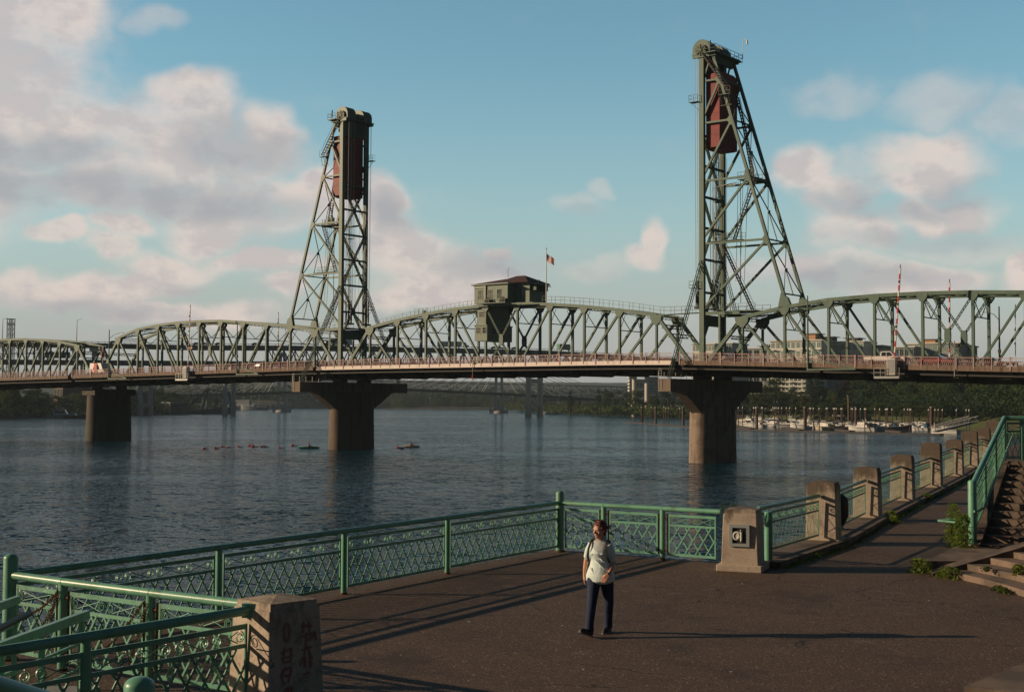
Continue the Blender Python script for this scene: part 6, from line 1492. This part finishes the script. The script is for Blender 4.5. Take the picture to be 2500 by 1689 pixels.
# ---- steps at the right
ST = thing('stone_steps', 'wide worn concrete steps fanning up at the right edge', 'steps', (9.5, 24, PZ))
for k in range(7):
    z0, z1 = .115*k, .115*(k+1); off = .46*k
    far = [(8.42, 26.0), (8.78, 24.6), (8.92, 23.2), (8.9, 21.6), (8.7, 19.6), (8.45,17.8)]
    pts = [(x+off*(1 if j else .97), y+(.0 if j else .08*k)) for j, (x, y) in enumerate(far)]
    pts = [(pts[0][0]+1.2, 26.1+.085*k)]+pts if False else pts
    poly_ = [(x-9.5, y-24, z0 if k == 0 else z0-.02) for x, y in pts]+[(20-9.5, 17.8-24, z0-.02), (20-9.5, 26.5-24, z0-.02)]
    m = M(); m.prism([(x, y, z0-.01) for x, y, z in poly_], (0, 0, z1-z0+.01-(.0 if True else 0))); s_ = part('step', m, 'step', ST)
CW = thing('stair_cheek', 'sloping concrete coping beside the fan of steps', 'stair wall', (8.3, 26.3, PZ))
m = M(); m.prism([(-.1,-.35,0),(7.5,.05,0),(7.5,.05,2.2),(-.1,-.35,.05)], (0.12,.62,0)); part('coping', m, 'curb', CW)
m = M(); m.prism([(.0,.25,0),(2.2,.35,0),(2.2,2.8,0),(1.4,2.9,0)], (0,0,.22)); part('landing', m, 'step', CW)
# upper flight
UF = thing('stair_flight', 'long concrete stair flight rising behind the sloping handrail at right', 'stairs', (10.34, 29.45, PZ))
n = 11; dS = Vector((.451,.8925)); sS = Vector((.8925,-.451))
for k in range(n):
    c = dS*(.49*k+.255)+sS*3.15; z = .25+.148*k; m = M(); m.box((c.x, c.y, z/2), (6.3, .51, z), -.468); s_ = part('step', m, 'step', UF)
m = M(); e_ = dS*(.49*n); m.prism([(-.22,-.1,0),(e_.x-.22,e_.y-.1,0),(e_.x-.22,e_.y-.1,.25+.148*n-.02),(-.22,-.1,.26)], (.18,-.09,0)); part('stringer', m, 'curb', UF)
m = M(); a_ = e_; m.prism([(a_.x-.2,a_.y,0),(a_.x+sS.x*6.3,a_.y+sS.y*6.3,0),(a_.x+sS.x*6.3+dS.x,a_.y+sS.y*6.3+dS.y,0),(a_.x+.25,a_.y+.9,0)], (0,0,.25+.148*n)); part('landing', m, 'step', UF)
# stair railing
r0 = gz(2366, 1350, PZ); r0 = Vector((10.2, 29.45, PZ)); b0 = Vector((0,0,.2))
SR = thing('stair_railing', 'bright green stair handrail rising from a thick round post at the right', 'railing', tuple(r0))
post(SR, (0,0), .2, 1.47, .092, True, 'newel_post'); m = M(); m.box((.02,.05,.1),(.34,.34,.2)); part('post_base', m, 'curb', SR)
tp = gy(2452, 1020, 34.8)-r0; topz_ = tp.z
m = M(); m.tube([(0,.02,1.52), tuple(tp), (tp.x+.15, tp.y, tp.z+.0), (tp.x+3.2, tp.y, tp.z-.05)], .062, 14); part('handrail', m, 'rail_green', SR)
rail_panel(SR, (.05,.1), (tp.x-.02, tp.y-.05), .36, tp.z-1.2, hz=1.02, gap=.06, fine=.7, th=1.5, lt=.7)
rail_panel(SR, (tp.x+.05, tp.y), (tp.x+3.1, tp.y), tp.z-1.17, tp.z-1.17, hz=1.04, gap=.03, fine=.6, th=1.4, lt=.6, steep=.8)
for f in (.35, .68, 1.0): p = tp*f; post(SR, (p.x, p.y), .2+(tp.z-1.35)*f, 1.15, .045)
for dx in (.45, 1.9): post(SR, (tp.x+dx, tp.y), tp.z-1.25, 1.22, .055)
m = M(); m.tube([(.0,-.1,.98),(.14,.0,.98),(.3,.12,1.05),(tp.x*.99+.2,tp.y*.97,tp.z-.42),(tp.x+.0,tp.y-.1,tp.z-.36)], .028, 8); part('grab_rail', m, 'rail_green', SR)
m = M(); m.tube([(-.6,.5,.72),(-.1,0,.70)], .03, 8); m.tube([(-.6,.5,.72),(0,.4,.78)], .03, 8); part('side_rail', m, 'rail_green', SR)
# kerb at the lower right corner
m = M(); m.prism([(5.2,15.35,PZ-.01),(6.6,16.95,PZ-.01),(9,17.6,PZ-.01),(9,13,PZ-.01)], (0,0,.12)); tag(link('lower_kerb', m.mesh('lower_kerb', MT['step'])), kind='structure')
# ---- weeds and moss
def plant(name, label, cat, c, r, n, size, mt, seed, stems=True, kind=None):
    rnd = random.Random(seed); W = thing(name, label, cat, c); m = M()
    for _ in range(n):
        a = rnd.random()*6.3; d = sqrt(rnd.random()); hz = rnd.random(); f = sqrt(max(.05, 1-(hz*.85)**2)); p = Vector((cos(a)*d*r[0]*f, sin(a)*d*r[1]*f, hz*r[2])); s = size*rnd.uniform(.5,1.3)
        nrm = Vector((rnd.gauss(0,.6), rnd.gauss(0,.6), 1)).normalized(); u = nrm.orthogonal().normalized(); rot = rnd.random()*6.3; v = nrm.cross(u); u, v = u*cos(rot)+v*sin(rot), v*cos(rot)-u*sin(rot)
        m.add([p-u*s, p-u*s*.2+v*s*.45, p+u*s+nrm*s*-.25, p-u*s*.2-v*s*.45], [(0,1,2,3)])
    part('leaves', m, mt, W)
    m = M()
    for _ in range(14): a = rnd.random()*6.3; d = rnd.random(); m.tube([(cos(a)*d*r[0]*.3, sin(a)*d*r[1]*.3, 0), (cos(a)*d*r[0]*.8, sin(a)*d*r[1]*.8, r[2]*rnd.uniform(.4,.9))], .008, 4, False)
    part('stems', m, 'moss', W); return W
plant('climbing_ivy', 'tall leafy green ivy at the foot of the thick stair post', 'plant', (9.86, 29.1, PZ), (.24,.30,.95), 1300, .038, 'weed', 1)
plant('climbing_ivy', 'upper leafy ivy spilling over the wall left of the stair post', 'plant', (9.95, 30.0, PZ+.1), (.2,.32,1.0), 800, .036, 'weed', 12)
plant('weed', 'broad leaved weed clump at the left corner of the fan of steps', 'plant', (8.1, 26.35, PZ), (.26,.34,.28), 300, .042, 'weed', 2)
plant('weed', 'yellow green weed clump in front of the lowest step corner', 'plant', (8.4, 25.6, PZ), (.28,.3,.22), 300, .038, 'weed', 3)
plant('weed', 'small weed growing from the riser of the second step', 'plant', (9.32, 24.5, PZ+.2), (.15,.16,.2), 160, .045, 'weed', 4)
plant('weed', 'low tuft of weed along the foot of the lowest step', 'plant', (8.72, 23.75, PZ), (.12,.42,.1), 220, .035, 'moss', 5)
plant('weed', 'tiny weed in the tread joint of the steps', 'plant', (8.95, 25.1, PZ+.2), (.12,.14,.1), 80, .03, 'moss', 6)
rw = random.Random(8)
for i, (a, b) in enumerate(zip(chain_pts[:6], chain_pts[1:7])):
    a, b = Vector(a), Vector(b); d = (b-a).normalized(); nr = Vector((d.y, -d.x)); m = M(); L = (b-a).length
    for _ in range(1500):
        s = rw.random()*L; e = .62+abs(rw.gauss(0,.09)); p = a+d*s+nr*e; z = abs(rw.gauss(0,.032))*(.3+1.1*abs(sin(s*2.1+i)*sin(s*.9))); sz = rw.uniform(.008,.022)
        u = Vector((rw.gauss(0,1), rw.gauss(0,1), rw.gauss(0,.5))).normalized(); v = u.orthogonal().normalized(); q = Vector((p.x, p.y, PZ+z)); m.add([q-u*sz, q+v*sz*.6, q+u*sz, q-v*sz*.6], [(0,1,2,3)])
    tag(link('kerb_moss', m.mesh('kerb_moss', MT['moss'] if i % 2 else MT['weed'])), ['mossy growth along the promenade kerb nearest the niche pillar','mossy growth along the kerb by the black bin','mossy growth along the kerb between second and third promenade pillars','mossy growth along the kerb at the fourth pillar','mossy growth along the kerb at the fifth pillar','mossy growth along the kerb at the sixth pillar'][i], 'moss', kind='stuff')
for i, (x, y) in enumerate(((10.75,37.3),(11.1,38.9),(14.4,46.2))): plant('weed', ['small weed tuft at the foot of the second promenade pillar','small weed tuft on the kerb beyond the second promenade pillar','small weed tuft on the kerb beyond the third promenade pillar'][i], 'plant', (x, y, PZ), (.2,.25,.22), 150, .05, 'weed', 30+i)
plant('weed', 'dry weed sprouting behind the top of the niche pillar', 'plant', (4.5, 27.3, PZ+1.05), (.3,.15,.3), 90, .02, 'moss', 40)
# litter flecks on the paving
m = M(); rl = random.Random(4)
for _ in range(46):
    x, y = rl.uniform(-2, 8), rl.uniform(15.5, 28)
    if x < -1.2+ (y-24)*0 and y > 22: continue
    s = rl.uniform(.008,.028); u = Vector((cos(x*9), sin(x*9), .1)); v = Vector((-u.y, u.x, .05)); q = Vector((x, y, PZ+.012)); m.add([q-u*s, q+v*s*.5, q+u*s, q-v*s*.6], [(0,1,2,3)])
tag(link('litter', m.mesh('litter', MT['bwhite'])), 'scattered tiny pale flecks of litter on the asphalt', 'litter', kind='stuff')
# ================================================================ the walking woman
import bmesh
HX = gy(1465.6, 1400, 19.25).x
WM = thing('person', 'woman walking in a white lace top and blue jeans, looking toward the river', 'person', (HX, 19.25, PZ))
skinm = mat('skin', (.62,.33,.23), .5, 0, .06, 12, spec=.4); 
def skin_nodes():
    b = skinm.node_tree.nodes['Principled BSDF']; b.inputs['Subsurface Weight'].default_value = .12; b.inputs['Subsurface Radius'].default_value = (.02,.008,.004)
skin_nodes()
def sculpt(name, m, mt, parent, vox, sm=4, sub=0):
    me = m.mesh(name, MT[mt] if isinstance(mt, str) else mt); b = bmesh.new(); b.from_mesh(me); bmesh.ops.remove_doubles(b, verts=b.verts, dist=1e-5); bmesh.ops.recalc_face_normals(b, faces=b.faces); b.to_mesh(me); b.free()
    o = link(name, me, parent); r = o.modifiers.new('r', 'REMESH'); r.mode = 'VOXEL'; r.voxel_size = vox; r.use_smooth_shade = True
    if sm: s = o.modifiers.new('s', 'SMOOTH'); s.iterations = sm; s.factor = .5
    return o
TW = radians(-24); HT = radians(-47)
def rt(x, y, a=TW): return (x*cos(a)-y*sin(a), x*sin(a)+y*cos(a))
# ---- body
m = M()
hf = Vector((sin(HT), -cos(HT), 0)); hs = Vector((cos(HT), sin(HT), 0)); hc = Vector((-.012, -.02, 1.50))
def hring(z, f, rs, rf): c = hc+hf*f; return ((c.x, c.y, hc.z+z), rs, rf, HT)
m.loft([hring(-.118,.045,.012,.014), hring(-.112,.040,.030,.032), hring(-.095,.030,.045,.050), hring(-.07,.016,.056,.070), hring(-.04,.006,.064,.083), hring(-.01,.0,.070,.092), hring(.02,-.004,.074,.097), hring(.05,-.008,.074,.097), hring(.08,-.012,.066,.086), hring(.1,-.014,.048,.062), hring(.113,-.015,.02,.028)], 28)
def hp(f, s, z): p = hc+hf*f+hs*s; return (p.x, p.y, hc.z+z)
m.tube([hp(.086,0,.012), hp(.098,0,-.012), hp(.112,0,-.034), hp(.100,0,-.044)], [.009,.011,.0155,.010], 10)            # nose
for s_ in (-1, 1):
    m.tube([hp(.096,s_*.011,-.042), hp(.088,s_*.014,-.038)], [.009,.007], 8)
    m.tube([hp(.078,s_*.018,.022), hp(.083,s_*.034,.028), hp(.066,s_*.056,.020)], [.008,.010,.007], 8)                 # brow
    m.tube([hp(.068,s_*.040,-.028), hp(.050,s_*.054,-.030)], [.020,.016], 10)                                          # cheek
    m.tube([hp(-.006,s_*.072,.018), hp(-.012,s_*.080,.0), hp(-.004,s_*.073,-.030)], [.012,.015,.008], 8)               # ear
m.tube([hp(.078,-.022,-.066), hp(.090,0,-.063), hp(.078,.022,-.066)], [.005,.0085,.005], 8); m.tube([hp(.075,-.018,-.075), hp(.086,0,-.076), hp(.075,.018,-.075)], [.005,.009,.005], 8)   # lips
m.tube([hp(.062,0,-.1), hp(.05,0,-.105)], [.018,.022], 10)
m.loft([((-.0,.01,1.28), .075,.06,TW), ((0,.008,1.34), .062,.055,TW), ((-.003,.0,1.38), .054,.054,TW), ((-.006,-.006,1.42), .052,.056,TW), ((-.01,-.01,1.46), .052,.058,TW)], 20)
tor = [(.84,.15,.11),(.95,.145,.11),(1.05,.135,.10),(1.15,.145,.105),(1.25,.13,.09),(1.30,.12,.065),(1.335,.08,.05),(1.37,.05,.045)]
m.loft([((0,0,z), a, b, TW) for z, a, b in tor], 24)
def hand(m, wr, d, pal, curl, thumb_s, s=1.0):
    """wr wrist, d direction of the hand, pal palm normal, thumb_s side of the thumb"""
    wr, d, pal = Vector(wr), Vector(d).normalized(), Vector(pal).normalized(); sd_ = d.cross(pal).normalized()*thumb_s
    m.loft([(tuple(wr-d*.01),.026*s,.019*s,0,tuple(d)),(tuple(wr+d*.03),.034*s,.017*s,0,tuple(d)),(tuple(wr+d*.075),.038*s,.015*s,0,tuple(d)),(tuple(wr+d*.09),.034*s,.012*s,0,tuple(d))], 12) if False else None
    for k, off in enumerate((-.030,-.015,0,.015,.028)): m.tube([wr+sd_*off*.55, wr+sd_*off*.9+d*.045, wr+sd_*off+d*.088], [.0165,.0165,.0115], 8)
    for k, (off, ln) in enumerate(((.030,.070),(.010,.078),(-.010,.073),(-.029,.058))):
        p = wr+sd_*off+d*.084; a = curl*(1+.08*k); pts = [p]; dd = d
        for j, f in enumerate((.45,.32,.23)):
            dd = (dd*cos(a*(.55+.35*j))+pal*sin(a*(.55+.35*j))).normalized(); pts.append(pts[-1]+dd*ln*f)
        m.tube(pts, [.0092,.0086,.0078,.0062], 8)
    p = wr+sd_*.026+d*.022; m.tube([p, p+sd_*.020+d*.024+pal*.012, p+sd_*.026+d*.050+pal*.022, p+sd_*.018+d*.070+pal*.026], [.0135,.0115,.0098,.0075], 8)
    return wr
# image-left arm hangs, image-right forearm crosses the belly
SL = Vector((*rt(-.150,0), 1.292)); SR_ = Vector((*rt(.150,0), 1.292))
EL = Vector((-.198,.11,1.055)); WL = Vector((-.225,.10,.845)); ER = Vector((.192,-.03,1.045)); WR = Vector((.105,-.215,.885))
m.tube([SL, (SL+EL)/2, EL, (EL+WL)/2, WL], [.034,.038,.034,.032,.022], 14); m.tube([SR_, (SR_+ER)/2, ER, (ER+WR)/2, WR], [.034,.038,.035,.033,.023], 14)
hand(m, WL, (.06,-.12,-1), (.9,-.3,0), .32, 1); hand(m, WR, (-.62,-.22,-.62), (-.1,.75,-.45), .75, -1)
# legs inside the jeans, and ankles
KL, AL = Vector((-.128,-.14,.485)), Vector((-.178,-.245,.130)); KR, AR = Vector((.128,.05,.465)), Vector((.128,.225,.120))
HL, HRr = Vector((-.085,.02,.84)), Vector((.085,-.01,.84))
m.tube([HL, (HL+KL)/2, KL, (KL+AL)/2, AL], [.075,.060,.040,.036,.032], 14); m.tube([HRr, (HRr+KR)/2, KR, (KR+AR)/2, AR], [.075,.060,.040,.036,.032], 14)
sculpt('body', m, skinm, WM, .0048, 3)
# ---- hair
hairm = mat('auburn_hair', (.13,.03,.017), .55, 0, .45, 40, bump=.004, bs=120)
m = M(); m.loft([hring(-.075,-.060,.040,.028), hring(-.045,-.052,.066,.044), hring(-.015,-.036,.082,.064), hring(.015,-.028,.089,.082), hring(.045,-.026,.092,.090), hring(.075,-.020,.087,.100), hring(.11,-.018,.076,.092), hring(.135,-.018,.050,.064), hring(.147,-.02,.014,.02)], 28)
rh = random.Random(1)
for i in range(150):
    a = rh.uniform(.5, 5.78); z = rh.uniform(.0,.115); r = .088*sqrt(max(.1, 1-(z/.14)**2)); f, s_ = cos(a)*-r*-1.05, sin(a)*r; 
    if f > .055 and z < .05: continue
    m.tube([hp(f*.9-.01, s_*.92, z), hp(f*1.05-.012, s_*1.04, z+.010), hp(f*1.16-.02, s_*1.16, z+rh.uniform(-.016,.022))], [.012,.010,.003], 6)
hro = sculpt('hair', m, hairm, WM, .0045, 1); htx = bpy.data.textures.new('tufts', 'CLOUDS'); htx.noise_scale = .028; hd_ = hro.modifiers.new('d', 'DISPLACE'); hd_.texture = htx; hd_.strength = .030; hd_.mid_level = .45
# ---- glasses and eyes
m = M()
for s_ in (-1, 1):
    m.tube([hp(.092+.003*cos(k*.6283)*0-abs(s_)*.004, s_*.031+.021*cos(k*.6283), .002+.016*sin(k*.6283)) for k in range(11)], .0018, 5, False); m.tube([hp(.088, s_*.053, .006), hp(.04, s_*.072, .010), hp(-.01, s_*.076, .012)], .0018, 5, False)
m.tube([hp(.092,-.010,.006), hp(.096,0,.009), hp(.092,.010,.006)], .0018, 5, False); part('glasses', m, 'galv', WM)
m = M()
for s_ in (-1, 1): m.loft([(hp(.079, s_*.031, -.006), .004,.004),(hp(.080, s_*.031, -.001), .011,.006, HT),(hp(.080, s_*.031, .003), .011,.006, HT),(hp(.079, s_*.031, .008), .004,.003)], 10)
part('eyes', m, mat('eye_dark', (.05,.03,.025), .3, 0, .1, 30), WM)
# ---- top
def shirtmat():
    mm = bpy.data.materials.new('white_lace_top'); mm.use_nodes = True; t = NT(mm.node_tree); b = t.n['Principled BSDF']; ob = t.n.new('ShaderNodeTexCoord').outputs['Object']
    s_ = t.n.new('ShaderNodeSeparateXYZ'); t.l.new(ob, s_.inputs[0])
    v = t.n.new('ShaderNodeTexVoronoi'); v.inputs['Scale'].default_value = 55; t.l.new(ob, v.inputs['Vector']); v.feature = 'DISTANCE_TO_EDGE'
    yoke = t.math('MULTIPLY', t.mr(t.math('ADD', s_.outputs[2], t.math('MULTIPLY', t.math('ABSOLUTE', t.math('ADD', s_.outputs[0], .02)), -.9)), 1.165, 1.185), t.mr(s_.outputs[1], .03, .0))
    lace = t.math('MULTIPLY', t.mr(v.outputs['Distance'], .02, .10), yoke)
    c = t.mix(t.noise(ob, 6, 4, .6), (.60,.73,.72), (.72,.84,.82)); c = t.mix(t.math('MULTIPLY', lace, .45), c, (.36,.31,.28))
    t.l.new(c, b.inputs['Base Color']); b.inputs['Roughness'].default_value = .75
    bn = t.n.new('ShaderNodeBump'); bn.inputs['Distance'].default_value = .012; t.l.new(t.math('ADD', t.math('MULTIPLY', t.noise(t.map(ob, (1,1,.45), rot=(.3,.5,0)), 9, 3, .55, .8), 1.0), t.math('MULTIPLY', lace, -.25)), bn.inputs['Height']); t.l.new(bn.outputs[0], b.inputs['Normal'])
    return mm
m = M()
T_ = [(.735,.130,.105,-.01),(.775,.208,.160,0),(.84,.215,.160,0),(.92,.188,.144,0),(1.0,.152,.120,-.002),(1.07,.143,.116,-.006),(1.13,.150,.128,-.016),(1.175,.157,.140,-.022),(1.22,.157,.130,-.014),(1.27,.158,.106,.0),(1.31,.152,.088,.004),(1.335,.122,.075,.006),(1.352,.085,.062,.006),(1.362,.068,.054,.005)]
m.loft([((rt(0,dy)[0], rt(0,dy)[1], z), a, b, TW) for z, a, b, dy in T_], 32)
for s_ in (-1, 1): c = rt(s_*.068, -.100); m.tube([(c[0], c[1]+.03, 1.19), (c[0], c[1], 1.17), (c[0]*1.0, c[1]+.03, 1.14)], [.045,.058,.045], 12)
m.tube([SL+Vector((.02,0,.012)), SL*.6+EL*.4+Vector((-.004,0,0)), SL*.2+EL*.8, SL*.02+EL*.98+Vector((0,0,.03))], [.053,.054,.050,.053], 16); m.tube([SR_+Vector((-.02,0,.012)), SR_*.6+ER*.4, SR_*.15+ER*.85, ER+Vector((0,0,.015))], [.053,.054,.050,.053], 16)
for k, (x0, z0, x1, z1) in enumerate(((-.05,1.10,.10,.98),(-.03,1.06,.13,.95),(.02,1.12,.12,1.05),(-.11,.98,-.02,.84),(.0,.95,.06,.80))):
    a = rt(x0, -.128); b = rt(x1, -.135); m.tube([(a[0],a[1],z0), ((a[0]+b[0])/2,(a[1]+b[1])/2-.004,(z0+z1)/2), (b[0],b[1],z1)], [.006,.012,.006], 8)
sculpt('top', m, shirtmat(), WM, .006, 4)
# ---- jeans
jm = mat('blue_denim', (.010,.022,.058), .85, 0, .3, 8, bump=.006, bs=14, second=(.020,.040,.095), s2=5, th=(.5,.68))
m = M(); m.loft([((0,0,.93),.145,.110,TW),((0,0,.86),.175,.128,TW),((0,.01,.79),.170,.128,TW),((0,.01,.73),.10,.09,TW)], 28)
def leg(H, K, A, k): 
    m.tube([H+Vector((0,0,.03)), H*.72+K*.28, H*.35+K*.65, K, K*.6+A*.4+Vector((0,.012,0)), K*.25+A*.75, A+Vector((0,.0,-.035))], [.105,.100,.084,.070,.067,.062,.068], 18)
    m.tube([K*.5+A*.5+Vector((-.05,-.04,0)), K*.45+A*.55+Vector((.02,-.06,-.02))], [.008,.010], 6); m.tube([K*.15+A*.85+Vector((-.05,-.03,0)), K*.12+A*.88+Vector((.04,-.05,-.01))], [.010,.012], 6)
leg(HL, KL, AL, 0); leg(HRr, KR, AR, 1); sculpt('jeans', m, jm, WM, .0065, 4)
# ---- shoes
sm_ = mat('dark_shoe', (.035,.03,.03), .6, 0, .3, 20); so_ = mat('shoe_sole', (.16,.14,.13), .7, 0, .1, 20)
def shoe(heel, d, pitch):
    h = Vector(heel); d = Vector((*d, 0)).normalized(); f = (d*cos(pitch)+Vector((0,0,sin(pitch)))).normalized(); up = (Vector((0,0,1))*cos(pitch)-d*sin(pitch)).normalized(); sd_ = f.cross(up)
    A_ = lambda a, b, c=0: h+f*a+up*b+sd_*c
    m = M(); m.tube([A_(.005,.055), A_(.06,.052), A_(.12,.046), A_(.18,.038), A_(.225,.034), A_(.25,.030)], [.036,.040,.042,.043,.035,.018], 14); m.tube([A_(.04,.06), A_(.035,.12)], [.042,.043], 12)
    s = sculpt('shoe', m, sm_, WM, .006, 2); m = M(); out = [(-.015,.028),(.06,.036),(.13,.043),(.20,.044),(.25,.028),(.265,0),(.25,-.03),(.2,-.042),(.13,-.038),(.06,-.034),(-.015,-.028)]
    m.prism([A_(a, .0, c) for a, c in out], up*.020); q = part('sole', m, so_, s)
shoe((AL.x+.035, AL.y+.035, .004), (-.72,-.62), radians(21)); shoe((AR.x+.03, AR.y+.045, .0), (-.42,-.85), radians(0))
# ---- straps, small pack, watch
m = M()
for s_, xx in ((-1,-.118),(1,.118)):
    pts = [(xx, .10, 1.24), (xx, .06, 1.335), (xx, .0, 1.362), (xx*1.02, -.075, 1.325), (xx*1.12, -.128, 1.24), (xx*1.25, -.120, 1.14), (xx*1.36, -.06, 1.05)]
    P3 = [Vector((*rt(x, y), z)) for x, y, z in pts]
    for a, b in zip(P3, P3[1:]): m.beam(a, b, .012, .034 if s_ > 0 else .03, Vector((*rt(1, 0), 0)))
part('pack_strap', m, 'black', WM)
m = M(); c = [Vector((*rt(x, y), z)) for x, y, z in ((-.10,.13,1.0),(.10,.13,1.0),(.10,.22,1.0),(-.10,.22,1.0))]; m.prism(c, (0,0,.30)); bp_ = part('backpack', m, 'black', WM); bv = bp_.modifiers.new('b', 'BEVEL'); bv.width = .03; bv.segments = 3
m = M(); dW = (WR-ER).normalized(); m.tube([WR-dW*.03, WR-dW*.008], .0285, 14); m.box(tuple(WR-dW*.02+Vector((-.01,-.026,.012))), (.03,.012,.03)); part('watch', m, 'galv', WM)
m = M(); ne = [(*rt(.058*sin(a), -.052-.02*cos(a)*.0-.012*(1-abs(a)/1.4)), 1.375-.055*(1-abs(a)/1.35)) for a in [(-1.2+.24*k) for k in range(11)]]; m.tube(ne, .003, 5, False); part('necklace', m, 'rust', WM)
for k in list(PROTO.values()):                      # the tree prototypes themselves are not part of the place
    for c in k[1]: bpy.data.objects.remove(c)
    bpy.data.objects.remove(k[0])

# ---- haze: a thin even layer of river air around the whole place
m = M(); m.span((-6990,-450,-9),(6990,9490,95)); hz_ = link('haze', m.mesh('haze', bpy.data.materials.new('air'))); tag(hz_, kind='stuff')
am = hz_.data.materials[0]; am.use_nodes = True; an = NT(am.node_tree); an.n.clear(); pv = an.n.new('ShaderNodeVolumePrincipled'); pv.inputs['Color'].default_value = (.62,.82,.95,1); pv.inputs['Density'].default_value = .00010; pv.inputs['Anisotropy'].default_value = 0
ao = an.n.new('ShaderNodeOutputMaterial'); an.l.new(pv.outputs[0], ao.inputs['Volume'])
hz_['label'] = 'thin pale haze over the river'
